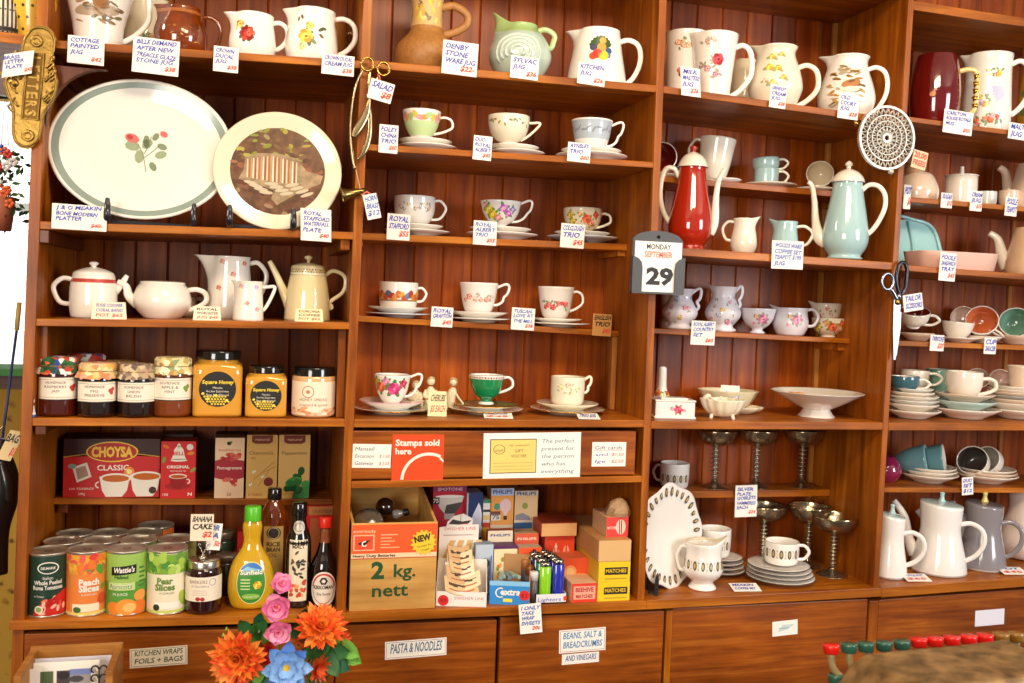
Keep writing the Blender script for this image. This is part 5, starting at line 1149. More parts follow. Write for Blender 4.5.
t = T('cherub_figurine', 'cream reclining cherub figurine to the left of the green teacup', 'figurine', 454, 'B4', .15, 376, group='small cream cherub figurines'); H = t.H; m = M('#e6d6b0', .35, coat=.2, bump=.3); mb = MB()
mb.tube([(-5, 0, 3), (-4.5, 0, H*.35), (-2, 0, H*.58), (-1.5, 0, H*.68)], [(6, 4.6), (5.4, 4.2), (4.4, 3.4), (2, 2)], m, 14, 4)
mb.lathe([(4.2*sin(pi*k/8), H*.83-4.2*cos(pi*k/8)) for k in range(9)], m, 16, c=(-1.5, 0, 0))
mb.tube([(0, -1, H*.58), (4, -2, H*.4), (10, -2, H*.2)], [1.3, 1.1, .8], m, 8, 4); mb.tube([(-3, -2, 3), (4, -3, 4), (10, -3, 1.6)], [2.6, 2, 1.1], m, 8, 4); mb.tube([(-7, -2, 3), (-8, -5, 5), (-5, -6, 1)], [2.2, 1.8, 1], m, 8, 4)
t.part(mb, 'figure_body'); w = MB(); w.lathe([(4.5*sin(pi*k/8), H*.86-3.8*cos(pi*k/8)) for k in range(5, 9)], M('#c8b080', .5), 14, c=(-1.5, .3, 0)); t.part(w, 'hair')
# ------------------------------------------------------------------ papers stuck on the drawer front (parts of the drawer)
def sticker(label, x0, y0, x1, y1, fn, Y=.0035, parent=None, round_=0, rot=0, paper=None):
    P = at((x0+x1)/2, (y0+y1)/2, Y); s = proj(P)[2]/FPX; w, h = (x1-x0)/2, (y1-y0)/2; mb = MB(); S = Flat(0, .1)
    mb.box(-w, w, -.05, .15, -h, h, paper or PAPER); fn(mb, S, w, h)
    R_ = Matrix.Rotation(radians(rot), 4, 'Y'); o = mb.build('paper_notice', None, s); mw = Matrix.Translation(P) @ R_
    o.parent = parent or drawer; o.matrix_parent_inverse = Matrix.Identity(4); o.matrix_basis = mw
    o['label'] = label; return o
def s1(mb, S, w, h):
    for i, (a, b) in enumerate((('Mansell', ''), ('Excursion', '$ 1.50'), ('Gateway', '$ 2.50'))):
        txt(mb, S, a, -w*.85, h*.45-i*h*.6, h*.3, M('#4a4658', .6), w*.95, 'l', .25); b and txt(mb, S, b, w*.9, h*.45-i*h*.6, h*.28, RED, w*.5, 'r', .2)
sticker('white handwritten notice left of the orange stamps sign', 352, 444, 391, 468, s1, rot=1)
def s2(mb, S, w, h):
    rect(mb, S, -w, -h, w, h, M('#ee4a1c', .4), 1); txt(mb, S, 'Stamps sold', -w*.88, h*.52, h*.26, M('#fbe8d8', .4), w*1.7, 'l', bold=.035); txt(mb, S, 'here', -w*.88, h*.15, h*.26, M('#fbe8d8', .4), w*.62, 'l', bold=.035)
    cx, cy, r = w*.42, -h*1.0, 28
    ring(mb, S, cx, cy, r-3, r, M('#fbe8d8', .4), 64, 178, 3, n=30)
    poly(mb, S, [(w*.86, h*.05), (w, -h*.12), (w*1.0, -h*.22), (w*.84, -h*.08)], M('#fbe8d8', .4), 3)
sticker('orange sign reading stamps sold here with a white arc', 392, 434.5, 444, 480.5, s2, Y=.003, paper=M('#ee4a1c', .4))
def s3(mb, S, w, h):
    x1 = w*.08; fr = M('#5a4a2a', .5); rect(mb, S, -w*.87, -h*.74, x1, h*.74, fr, 1); rect(mb, S, -w*.85, -h*.70, x1-.8, h*.70, M('#f0cf72', .5), 2)
    ring(mb, S, -w*.68, h*.3, 5.4, 6, fr, L=3, sy=.8); txt(mb, S, 'SHOP', -w*.68, h*.2, 2.2, fr, 8, L=3); txt(mb, S, 'THE COMMUNITY', -w*.28, h*.42, 1.6, fr, 22, L=3)
    txt(mb, S, 'GIFT', -w*.28, h*.16, 3, fr, 9, L=3); txt(mb, S, 'VOUCHER', -w*.28, -h*.06, 3, fr, 16, L=3)
    for v in (-.3, -.44, -.58): rect(mb, S, -w*.8, h*v, x1-3, h*v+.4, M('#a8904a', .5), 3)
    for i, l in enumerate(('The perfect', 'present for', 'the person', 'who has', 'everything')): txt(mb, S, l, w*.18, h*(.55-i*.33), h*.17, M('#3f7f90', .6), w*(.68 if i != 3 else .5), 'l', .2)
sticker('cream sheet with a yellow gift voucher and blue handwriting', 482, 432.5, 583, 479, s3, rot=-.8)
def s4(mb, S, w, h):
    txt(mb, S, 'Gift cards', -w*.85, h*.4, h*.3, M('#4a4a78', .6), w*1.6, 'l', .2); txt(mb, S, 'sml', -w*.8, -h*.15, h*.26, INK, w*.7, 'l', .2); txt(mb, S, '$1.50', w*.85, -h*.15, h*.26, RED, w*.7, 'r', .2); txt(mb, S, 'lge', -w*.8, -h*.7, h*.26, INK, w*.6, 'l', .2); txt(mb, S, '$2.50', w*.85, -h*.7, h*.26, RED, w*.7, 'r', .2)
    rect(mb, S, -w*.9, h*.3, w*.9, h*.33, M('#c88a9a', .5), 1)
sticker('small white price notice at the right end of the drawer front', 591, 442, 627, 466.5, s4)
# labels taped on the doors
def dl(lines, col='#4a6a8a', bd='#a83a4a', sz=.5):
    def f(mb, S, w, h):
        b = M(bd, .6)
        for a in ((-w+1.2, -h+1.2, w-1.2, -h+1.6), (-w+1.2, h-1.6, w-1.2, h-1.2), (-w+1.2, -h+1.2, -w+1.6, h-1.2), (w-1.6, -h+1.2, w-1.2, h-1.2)): rect(mb, S, *a, b, 1)
        n = len(lines)
        for i, l in enumerate(lines): txt(mb, S, l, 0, h*.8-(i+1)*1.6*h/n+.45*h/n, 1.05*h/n, M(col, .6), w*1.66, 'c', .12, bold=.015)
    return f
sticker('taped label reading kitchen wraps foils and bags', 131.5, 647, 186, 666.5, dl(['KITCHEN WRAPS', 'FOILS + BAGS'], '#3a5a34', '#6a4a2a'), Y=-.0006, parent=door[0], rot=-1.5, paper=PAPER2)
sticker('taped label reading pasta and noodles', 385, 639.5, 447, 657.5, dl(['PASTA & NOODLES']), Y=-.0006, parent=door[1], rot=-1.5)
sticker('taped label reading beans salt and breadcrumbs', 558, 628.5, 607, 652, dl(['BEANS, SALT &', 'BREADCRUMBS'], '#4a86b8'), Y=-.0006, parent=door[2], rot=-1.5)
sticker('narrow taped label reading and vinegars', 561, 653, 600, 663.5, dl(['AND VINEGARS'], '#3a5aa0', '#e8e0d0'), Y=-.0006, parent=door[2], rot=-1.5)
sticker('torn white label on the third bay door', 771, 620.5, 799, 635.5, lambda mb, S, w, h: (poly(mb, S, [(-w*.6, -h*.5), (w*.2, -h*.2), (w*.8, h*.4), (-w*.2, h*.5)], M('#c8d8d4', .6), 1), rect(mb, S, -w*.5, -h*.1, w*.3, h*.1, M('#a8bcc0', .6), 2)), Y=-.0006, parent=door[3], rot=-3)
sticker('blank white label on the rightmost door', 972.5, 609.5, 1007, 625.5, lambda mb, S, w, h: rect(mb, S, -w+1, -h+1, w-1, -h+1.4, M('#d8d0e0', .6), 1), Y=-.0006, parent=door[4], rot=-1.5, paper=M('#ece6f0', .7))
# ------------------------------------------------------------------ crate and stationery / bulbs / batteries on the base board
t = T('wooden_crate', 'pale wooden crate with 2 kg nett stencilled in green and an orange battery card', 'crate', 392.5, 'B6', .0, 522, rot=0); H = t.H; w = 43; d = .24/t.s
mb = MB(); k_ = .8
mb.box(-w, w, 0, 3, 0, H, W_CRATE, b=.4); t.part(mb, 'front_panel')
for s_ in (-1, 1):
    mb = MB(); mb.add([(s_*w-1.5*s_-1.4, 3, 0), (s_*w-1.5*s_+1.4, 3, 0), (s_*w-1.5*s_+1.4, d, 0), (s_*w-1.5*s_-1.4, d, 0), (s_*w-1.5*s_-1.4, 3, H), (s_*w-1.5*s_+1.4, 3, H), (s_*w-1.5*s_+1.4, d, H+18), (s_*w-1.5*s_-1.4, d, H+18)], [[3, 2, 1, 0], [4, 5, 6, 7], [0, 1, 5, 4], [1, 2, 6, 5], [2, 3, 7, 6], [3, 0, 4, 7]], W_CRATE, False); t.part(mb, 'side_panel')
mb = MB(); mb.box(-w, w, d, d+3, 0, H+19, W_CRATE, b=.4); t.part(mb, 'back_panel')
mb = MB(); mb.box(-w+3, w-3, 3, d, 0, 2.5, W_CRATE); t.part(mb, 'base_panel')
S = Flat(0, .12); gm = M('#1f4f24', .6); mb = MB()
txt(mb, S, '2', -16, H*.37, 16, gm, 13, 'c', bold=.04, L=1); txt(mb, S, 'kg.', 11, H*.38, 12.5, gm, 22, 'c', bold=.02, L=1); txt(mb, S, 'nett', -3, H*.16, 12.5, gm, 36, 'c', bold=.02, L=1); t.part(mb, 'stencil_lettering')
mb = MB(); Z0 = H*.655; rect(mb, S, -w+.5, Z0, w-.5, H*.985, M('#ea5a24', .5), 1); rect(mb, S, -w+.5, Z0-4.5, w-.5, Z0, M('#f4d2a8', .5), 1); rect(mb, S, -w+.5, Z0-5.5, w-.5, Z0-4.5, M('#c8442c', .5), 1)
txt(mb, S, 'Heavy Duty Batteries', -w+2, Z0-3.4, 2.6, M('#3a2a1c', .6), 42, 'l', bold=.03); txt(mb, S, 'eveready', -w+2, Z0+21, 3.4, M('#f4d2a8', .5), 22, 'l')
rect(mb, S, -w+2, Z0+3, -w+23, Z0+19, M('#f0b48a', .5), 2); rect(mb, S, -w+3.5, Z0+4.2, -w+21.5, Z0+17.8, M('#e8502a', .5), 3)
poly(mb, S, [(-w+6, Z0+10), (-w+10, Z0+12), (-w+14, Z0+12.5), (-w+19, Z0+14), (-w+16, Z0+11), (-w+13, Z0+8), (-w+9, Z0+9)], BLACK, 4); ring(mb, S, -w+13, Z0+10, 1.6, 2.8, wh_, 60, 330, 5)
for k in range(5): rect(mb, S, -w+29, Z0+18-k*3.2, -w+29+[17, 11, 14, 9, 19][k], Z0+19-k*3.2, M('#f0b48a', .5), 2)
st = []
for k in range(32):
    r_ = 13.5 if k % 2 else 10.5; st.append((w-14+r_*cos(2*pi*k/32), Z0+10+r_*sin(2*pi*k/32)))
poly(mb, S, st, M('#f0c834', .5), 6); txt(mb, S, 'NEW', w-14.5, Z0+11.5, 6, M('#2a2014', .5), 17, rot=12, bold=.05, L=7); txt(mb, S, 'Stronger for', w-13, Z0+6, 2, M('#5a4a1c', .5), 15, rot=12, L=7); txt(mb, S, 'longer', w-12, Z0+2, 2, M('#5a4a1c', .5), 9, rot=12, L=7)
t.part(mb, 'printed_card'); crate = t
def thingat(name, label, cat, px, py, Y, group=None, rot=0): return T(name, label, cat, 0, None, Y, P=at(px, py, Y), group=group, rot=radians(rot))
GLB = M('#b8a088', .05, trans=.5, coat=1, name='bulb_glass')
t = thingat('light_bulb', 'large clear reflector bulb lying in the crate at the left', 'light bulb', 368, 524, .09); mb = MB(); R_ = Matrix.Rotation(radians(75), 3, 'X')
mb.lathe([(0, 0), (14, 1), (15.5, 3), (15, 6), (11, 14), (6, 22), (4.5, 26)], M('#8a7a68', .06, coat=1, metal=.3), 32, rot=R_, bands=[(-1, .9, M('#6a5038', .1))]); mb.lathe([(14.6, 1), (16, 2), (15.8, 3.6)], M('#c8b8a8', .1, coat=1), 32, rot=R_); t.part(mb, 'bulb'); mb = MB(); mb.lathe([(4.6, 26), (4.4, 34), (2, 36), (0, 36)], TIN, 20, rot=R_); t.part(mb, 'screw_cap')
t = thingat('light_bulb', 'dark round bulb lying in the middle of the crate', 'light bulb', 385, 507, .15); mb = MB(); mb.lathe([(9.5*sin(pi*k/12), -9.5*cos(pi*k/12)) for k in range(13)], M('#2e1c12', .05, coat=1), 28); t.part(mb, 'bulb'); mb = MB(); mb.tube([(0, 4, -7), (0, 9, -12)], 3.4, M('#8a6a4a', .3, metal=.8), 14, 1); t.part(mb, 'screw_cap')
t = thingat('light_bulb', 'small grey bulb lying on its side in the crate at the right', 'light bulb', 397, 514, .13); mb = MB(); R_ = Matrix.Rotation(radians(80), 3, 'Y'); mb.lathe(cr([(0, -5), (4.2, -4), (4.6, 0), (3.4, 4), (2.6, 6)], 3), M('#9a9288', .08, coat=1), 20, rot=R_); t.part(mb, 'bulb'); mb = MB(); mb.lathe([(2.7, 6), (3.6, 7), (3.8, 11), (2, 12.4), (0, 12.4)], M('#3a3430', .3, metal=.6), 18, rot=R_); t.part(mb, 'screw_cap')
def squash(g, k):
    def f(mb, S, w, H):
        class Q:
            step = S.step
            def p(self, u, v, L=1): return S.p(u, H-(H-v)*k if v < H*.9999 else v, L)
        g(mb, Q(), w, H)
    return f
def txl(s, v, hh, col, wf=1.6, u=0, al='c', b=.02): return lambda mb, S, w, H: txt(mb, S, s, u*w, v*H, hh, M(col, .5), w*wf, al, bold=b, L=4)
def multi(bg, *fs):
    def f(mb, S, w, H):
        rect(mb, S, -w, 0, w, H, M(bg, .45), .6)
        for g in fs: g(mb, S, w, H)
    return f
SQ = lambda bg, *fs: multi(bg, squash(lambda mb, S, w, H: [g(mb, S, w, H) for g in fs], .5))
R_r = lambda u0, v0, u1, v1, c, L=1.5: (lambda mb, S, w, H: rect(mb, S, u0*w, v0*H, u1*w, v1*H, M(c, .45), L))
R_e = lambda u, v, a, b, c, L=2: (lambda mb, S, w, H: ell(mb, S, u*w, v*H, a*w, b*H, M(c, .45), 0, L, 24))
R_p = lambda pts, c, L=2: (lambda mb, S, w, H: poly(mb, S, [(u*w, v*H) for u, v in pts], M(c, .45), L))
shelfB = 'B6'
box('crimson spot lamp carton at the back beside the crate', 430, 464, 485, shelfB, .20, .08, (M('#b81c34', .45), M('#7a1424', .5)),
    SQ('#c01e34', R_r(-1, .88, 1, 1, '#8a2a5a'), R_p([(-.85, .78), (.85, .78), (.62, .55), (.3, .42), (-.3, .42), (-.62, .55)], '#d8cfc4'), R_e(0, .78, .85, .03, '#f0ebe4', 3), R_p([(-.2, .6), (.75, .66), (.62, .55), (.3, .42), (-.3, .42)], '#4a4644', 3), R_r(-.3, .3, .3, .42, '#b8b0a8', 2), txl('SPOTONE', .9, 6, '#e8b8c8', 1.5), R_r(-1, .62, -.62, .76, '#2a2424', 3), txl('75', .65, 8, '#f4ece4', .32, -.82)), 'bulb_carton', group=None)
box('narrow navy candle bulb carton with a white candle bulb printed', 464, 480, 492, shelfB, .19, .06, (M('#1e2f5a', .45), M('#8a8a94', .5)),
    SQ('#24386c', R_p([(-.6, .25), (.9, .25), (.95, .5), (.75, .68), (.5, .78), (.2, .66), (-.2, .5)], '#e8e8f2', 2), R_r(-1, 0, 1, .25, '#e4dfe6', 2), R_r(-1, 0, -.82, 1, '#c8c4c0', 3), txl('E', .1, 9, '#2a3a7a', .4, -.4)), 'bulb_carton', group=None)
box('slim white and yellow striped bulb carton beside the navy one', 480.5, 487.5, 499, shelfB, .19, .06, (M('#e8e4dc', .45), M('#b8b0a4', .5)),
    SQ('#ece6dc', R_r(-1, .92, 1, 1, '#3a8a6a'), R_r(-1, .7, 1, .76, '#3a3430'), R_r(-1, .5, 1, .62, '#e8c880'), R_r(-1, .32, 1, .44, '#d8442c'), R_r(-1, 0, 1, .32, '#f0b81c')), 'bulb_carton', group=None)
ph = lambda bulb: SQ('#eda24e', R_r(-1, .84, 1, 1, '#b8cbe8'), txl('PHILIPS', .88, 8, '#2a4a9a', 1.7), *bulb)
box('pale blue topped 75 watt bulb carton with a pink bulb printed', 488, 511, 487.5, shelfB, .20, .05, (M('#eda24e', .45), M('#a8743c', .5)),
    ph([R_e(.28, .62, .5, .15, '#ecc8c8', 3), R_p([(.0, .52), (.55, .52), (.42, .4), (.16, .4)], '#ecc8c8', 3.2), R_r(.14, .31, .44, .4, '#4a2a1c', 4), R_e(-.45, .6, .26, .075, '#4a9a7a', 3), R_r(-1, .42, -.15, .5, '#7a4a3a', 3), R_r(-.95, .30, -.15, .42, '#f0e8e0', 4), txl('75', .325, 8, '#2a2424', .6, -.55), R_r(-1, 0, 1, .2, '#e8d0b0', 2), R_r(-1, .08, 1, .13, '#e88a4a', 3)]), 'bulb_carton', group='tall bulb cartons')
box('beige bulb carton with a blue landscape strip at its base', 511.8, 535, 490, shelfB, .20, .05, (M('#e2bd8c', .45), M('#a8743c', .5)),
    SQ('#e2bd8c', R_r(-1, .9, 1, 1, '#d8c8b8'), txl('PHILIPS', .9, 7, '#3a4a7a', 1.7), R_e(-.1, .66, .24, .07, '#8a9a3c', 3), R_p([(-.9, .34), (-.9, .45), (-.3, .5), (.3, .42), (.4, .34)], '#8a8a94', 2), R_r(-1, .14, .6, .28, '#3a6a9a', 3), R_r(-1, .28, .6, .33, '#e8d8c4', 3)), 'bulb_carton', group='tall bulb cartons')
for i, (x0, x1, tp, Y, c1, c2, f) in enumerate((
  (486, 511, 530, .135, '#e4d2b4', '#9a3428', multi('#e8d8bc', txl('PHILIPS', .9, 2.4, '#3a4a8a'))),
  (513, 537, 533, .135, '#b85a34', '#c8a478', multi('#d8583a', txl('PHILIPS', .88, 2.4, '#f0d8c0'))),
  (474, 492, 544, .09, '#b8c4d0', '#8a9ab0', multi('#bcc8d6', R_e(0, .62, .62, .1, '#3a6a5a'), R_r(-.6, .2, .5, .4, '#e8e4dc', 2))),
  (492.5, 516, 545, .09, '#f0dcb0', '#5a2458', multi('#f0dcb0', R_r(-1, .93, 1, 1, '#5a2a5a'), *[R_e(random.uniform(-.7, .7), random.uniform(.3, .8), .13, .05, ['#d8402c', '#8a9a3c', '#e8983c'][k % 3], 2+k*.1) for k in range(16)])),
  (517, 540, 547, .085, '#e8502c', '#b8a488', multi('#ee5a30', R_r(-.7, .3, .6, .5, '#f0b890')) ))):
    lab = ['low cream topped bulb carton directly before the 75 watt carton', 'low orange carton with a tan top in front of the beige bulb carton', 'pale blue and green fuse carton left of the fruit carton', 'cream carton dotted with red fruit shapes behind the gum tray', 'plain orange carton behind the cigarette lighters'][i]
    box(lab, x0, x1, tp, shelfB, Y, .022 if i < 2 else .035, (M(c1, .45), M(c2, .5)), f, 'small_carton', group=None)
# display card and open white tray of slim packets
t = T('display_card', 'white display card with a boat picture and tan diagonal stripes', 'display card', 457, shelfB, .115, 513, rot=0, empty=False); H = t.H; mb = MB()
pts = [(-20, 0), (20, 0), (20, H*.86), (13, H*.86), (14, H*.93), (4, H), (-6, H*.97), (-12, H*.9), (-13, H*.84), (-20, H*.83)]
mb.prism(pts, 0, .6, M('#f0e6dc', .6)); S = Flat(0, .12)
poly(mb, S, [(-11, H*.87), (-7, H*.93), (3, H*.90), (12, H*.915), (9, H*.87), (0, H*.86)], M('#3a3634', .5), 1); poly(mb, S, [(-2, H*.865), (10, H*.88), (8, H*.865)], M('#c83a30', .5), 2); rect(mb, S, 1, H*.9, 1.5, H*.985, M('#3a3634', .5), 2)
txt(mb, S, 'SWISHER LINE', 1, H*.79, 3, M('#d86a6a', .5), 32, L=1); rect(mb, S, -16, H*.72, 14, H*.735, M('#c8a8a0', .5), 1)
for k in range(4): poly(mb, S, [(-19+k*11, H*.35), (-13+k*11, H*.35), (-3+k*9, H*.66), (-9+k*9, H*.66)], M('#d8b070', .5), 1)
ell(mb, S, 3, H*.55, 3, 2, M('#d8d03a', .5), 0, 2); t.single(mb)
t = T('display_tray', 'open white card tray with a red round price sticker holding slim packets', 'tray', 461, shelfB, .002, 571); H = t.H; w = 25; m = M('#f3e9e0', .6); d = 34
mb = MB(); mb.box(-w, w, 0, .6, 0, H*.42, m); t.part(mb, 'front_panel')
mb = MB()
for s_ in (-1, 1): mb.prism([(0, 0), (d, 0), (d, H*1.05), (0, H*.42)], s_*w-.3, s_*w+.3, m, warp=lambda x, y, z: (y, x, z))
mb.box(-w, w, d, d+.6, 0, H*1.1, m); mb.box(-w, w, 0, d, 0, .6, m); t.part(mb, 'tray_body')
mb = MB(); S = Flat(0, .12); ell(mb, S, -w+7, H*.17, 5.4, 5.4, M('#d8282c', .4), 0, 1, 24); txt(mb, S, '$4', -w+7, H*.13, 3.4, M('#8a1414', .5), 6); txt(mb, S, 'SWISHER LINE', 8, H*.2, 2.8, M('#c87a80', .5), 30, L=1); t.part(mb, 'price_sticker', 'round red price sticker')
bx = t
rnd = random.Random(11)
for i in range(7):
    lab = ['lowest front cream slim packet in the white tray', 'second cream slim packet up in the white tray', 'third cream slim packet up in the white tray', 'fourth cream slim packet in the white tray pile', 'fifth cream slim packet in the white tray pile', 'next to topmost cream slim packet in the white tray', 'topmost cream slim packet in the white tray'][i]
    tt = T('slim_packet', lab, 'packet', 0, None, 0, P=at(462+rnd.uniform(-3, 3), 588-i*5.6, .014+i*.009), group='slim packets in the white tray', rot=radians(rnd.uniform(-16, 10)), empty=False)
    w_ = 17-i*.9; fn = lambda x, y, z: (x, y+z*.9+.012*x*x, z+.014*x*x+.08*x*(1 if i % 2 else -1))
    mb = MB(); xs = [-w_+2*w_*j/8 for j in range(9)]
    for x0_, x1_ in zip(xs, xs[1:]): mb.box(x0_, x1_, -.7, .7, -6, 6, M(['#d9b987', '#e9d3aa', '#cfa877', '#f0e0c4'][i % 4], .5), warp=fn)
    S = Flat(-.7, .2, fn)
    for x0_, x1_ in zip(xs[1:7], xs[2:8]): rect(mb, S, x0_, .5+.6*sin(x0_), x1_, 2.2+.6*sin(x0_*1.3), M('#4a3428', .5), 1); rect(mb, S, x0_, -3.2, x1_, -2.2, M('#b0622c', .5), 1)
    tt.single(mb)
# gum tray
t = T('gum_tray', 'open blue gum tray with white lettering and a red sticker', 'tray', 509, shelfB, .002, 581); H = t.H; w = 20; d = 38; blu = M('#2f8ad0', .45); inn = M('#b98a5a', .8)
mb = MB(); mb.box(-w, w, 0, .7, 0, H, blu); t.part(mb, 'front_panel')
mb = MB()
for s_ in (-1, 1): mb.prism([(0, 0), (d, 0), (d, H*1.75), (0, H)], s_*w-.4, s_*w+.4, M('#3a6ab0', .5) if s_ < 0 else inn, warp=lambda x, y, z: (y, x, z))
mb.box(-w, w, d, d+.6, 0, H*1.75, inn); mb.box(-w+.5, w-.5, .7, d, .3, 1, inn); t.part(mb, 'tray_body')
mb = MB(); S = Flat(0, .12); rect(mb, S, -w, H*.8, w, H, M('#8ac4e8', .45), 1); txt(mb, S, 'extra', 1, H*.42, 6, wh_, 20, bold=.04, L=2); ring(mb, S, -9, H*.5, 4, 5.2, wh_, 60, 300, 2); rect(mb, S, -6, H*.12, 3, H*.26, M('#f0e03a', .5), 2); t.part(mb, 'printed_label')
mb = MB(); ell(mb, S, w-5, H*.42, 5.2, 5.2, M('#d8282c', .4), 0, 4, 24); txt(mb, S, '$2', w-5, H*.34, 3.6, M('#8a1414', .5), 6, L=5); t.part(mb, 'price_sticker', 'round red price sticker')
for i in range(5):
    tt = T('gum_packet', 'slim foil gum packet lying in the blue tray', 'packet', 0, None, 0, P=t.P+Vector(((-8+i*5)*t.s, (8+4*(i % 2))*t.s, (1.3+H*.9)*t.s+i*.0004)), group='gum packets in the blue tray', rot=radians(8*(i-2)), empty=False); mb = MB(); mb.box(-1.8, 1.8, 0, 18, 0, 3, M(['#8ab0a8', '#a8c4bc', '#7a9aa8'][i % 3], .35, metal=.3), b=.3); tt.single(mb)
# white note hanging in front of the gum tray
card('white note with blue handwriting hanging below the gum tray', 519, 603.5, 542, 633.5, ['I ONLY', 'TAKE', 'WRAP', 'SWEETS', '>20c'], Y=-.03, rot=-3, skew=-.05, ink=INKB)
# rolls / caps row between gum tray and lighters
for i in range(6):
    Y = .015+i*.03; t = T('button_battery_tube', 'brown and silver capped tube between gum tray and lighters', 'tube', 533-i*4.3, shelfB, Y, 571-i*6.2, group='short capped tubes in a receding row'); H = t.H; mb = MB(); mb.lathe([(0, 0), (4.2, 0), (4.2, H*.75), (0, H*.75)], M('#5a5258', .4), 18); t.part(mb, 'tube_body'); c = MB(); c.lathe([(0, H*.72), (4.4, H*.72), (4.4, H*.96), (3.8, H), (0, H)], M(['#d8d0d4', '#8a4a24', '#b87a44', '#a86a3a', '#c8a070', '#8a5a34'][i], .3), 18); t.part(c, 'cap')
# lighters
LC = {'g': M('#8ad01c', .18, coat=.8), 'b': M('#2430a8', .18, coat=.8), 'k': M('#1c2a5a', .18, coat=.8), 't': M('#1c7a5a', .18, coat=.8)}
prot = {}
def lighter(px, top, Y, c, label):
    if (c) not in prot:
        t = T('cigarette_lighter', label, 'lighter', px, shelfB, Y, top, .012, 'cigarette lighters in a card tray', rot=0); H = t.H
        mb = MB(); mb.lathe([(0, 0), (5.6, 0), (6, .6), (6, H*.82), (5.6, H*.83), (0, H*.83)], LC[c], 20, sy=.6); t.part(mb, 'lighter_body')
        mb = MB(); mb.lathe([(0, H*.83), (5.2, H*.83), (5.2, H*.93), (3, H*.95), (0, H*.95)], M('#b0a89c', .2, metal=1), 18, sy=.6); t.part(mb, 'metal_hood')
        mb = MB(); mb.tube([(-1.4, 0, H*.96), (1.4, 0, H*.96)], 2, M('#4a443c', .3, metal=.8), 12, 1); t.part(mb, 'spark_wheel'); prot[c] = (t, Y); return
    t, y0 = prot[c]; P = spot(px, shelfB, Y, .012); r = t.root.copy(); COL.objects.link(r); r.location = P; r['label'] = label
    for ch in list(t.root.children): q = ch.copy(); COL.objects.link(q); q.parent = r
for i in range(8):
    cL = 'gtkktbkt'[i]; cR = 'bbkbbkbb'[i]
    pos = 'at the front of' if i == 0 else ('%s in' % ['second', 'third', 'fourth', 'fifth', 'sixth', 'seventh', 'last'][i-1])
    lighter(544.5-i*3.9, 560-i*4.2, .012+i*.021, cL, 'lighter %s the left row of the lighter tray' % pos); lighter(557.5-i*3.9, 557-i*4.2, .012+i*.021, cR, 'lighter %s the right row of the lighter tray' % pos)
t = T('lighter_tray', 'white card tray labelled lighters holding two rows of cigarette lighters', 'tray', 551, shelfB, -.002, 594, rot=0); w = 16; H = t.H; mb = MB(); m = M('#e8e2e6', .6); d = .185/t.s
mb.box(-w, w, 0, .5, 0, H, m); mb.box(-w, -w+.5, 0, d, 0, H, M('#2a2a34', .6)); mb.box(w-.5, w, 0, d, 0, H, m); mb.box(-w, w, 0, d, 0, 1.2, m); mb.box(-w, w, d-.5, d, 0, H, m); t.part(mb, 'tray_body'); mb = MB(); txt(mb, Flat(0, .12), 'Lighters', -2, H*.25, H*.4, INKB, 24, shear=.2); ell(mb, Flat(0, .12), w-1.5, H*.5, 2, 2.5, RED, 0, 1); t.part(mb, 'lettering')
# matches and tea-light cartons right
ORM = '#e0502c'
def g_match(mb, S, w, H):
    rect(mb, S, -w, 0, w, H, M('#e03c28', .45), 1); rect(mb, S, -w*.85, H*.15, w*.85, H*.85, M('#e8a890', .45), 2); txt(mb, S, 'BEEHIVE', 0, H*.55, H*.22, M('#b8201c', .5), w*1.4, L=3, bold=.03); txt(mb, S, 'MATCHES', 0, H*.22, H*.18, M('#b8201c', .5), w*1.3, L=3, bold=.03)
box('striped red and white matchbox pack at the front beside the yellow boxes', 571, 597, 583, shelfB, .0, .10, (M('#e03c28', .45), M('#e0b890', .5)), g_match, 'matchbox_pack', group='packs of matches')
box('orange tea light carton standing behind the striped matchbox pack', 560, 587, 558, shelfB, .075, .07, (M(ORM, .45), M('#d86a44', .5)), multi('#e4562e', R_e(-.3, .6, .45, .2, '#f0a860'), R_e(-.3, .6, .3, .13, '#f4c890', 3), R_r(.2, .25, .8, .55, '#e8b83c', 2), R_r(-.8, .1, .6, .2, '#f0c0a0', 2)), 'candle_carton')
tA = box('red match carton with pale rods low in the stack at the back centre', 543, 573, 534.5, shelfB, .14, .09, (M(ORM, .45), M('#b83a20', .5)), multi('#e2482a', R_p([(-.5, .1), (-.5, .6), (-.25, .85), (.05, .6), (.05, .1)], '#f4d8c0', 2), R_r(-.35, .1, -.28, .75, '#e2482a', 3), R_r(-.18, .1, -.1, .75, '#e2482a', 3), R_e(.45, .45, .28, .35, '#f0b890', 2), R_r(.4, .1, .5, .8, '#e2482a', 3)), 'match_carton')
box('flat orange brown carton lying on the red match carton', 541, 577, 523, shelfB, .125, .12, (M('#dca468', .5), M('#b84a24', .5), M('#a8401c', .5)), None, 'flat_carton', up=tA.top+.0005)
yA = multi('#f4c81c', R_r(-.62, .35, .85, .72, '#2a2418', 2), txl('MATCHES', .46, 3.6, '#f4c81c', 1.3, .1), R_r(-.6, .12, .8, .18, '#b8942a', 2))
y1 = box('lower yellow carton with a black panel at the right of the bay', 597, 629.5, 581.5, shelfB, .0, .17, (M('#f4c81c', .45), M('#d8ae30', .5)), yA, 'yellow_carton', group='stacked yellow cartons')
y2 = box('upper yellow carton with a black panel on top of its twin', 598, 630, 561.5, shelfB, .0, .17, (M('#f4c81c', .45), M('#d8ae30', .5)), yA, 'yellow_carton', group='stacked yellow cartons', up=y1.top+.0003)
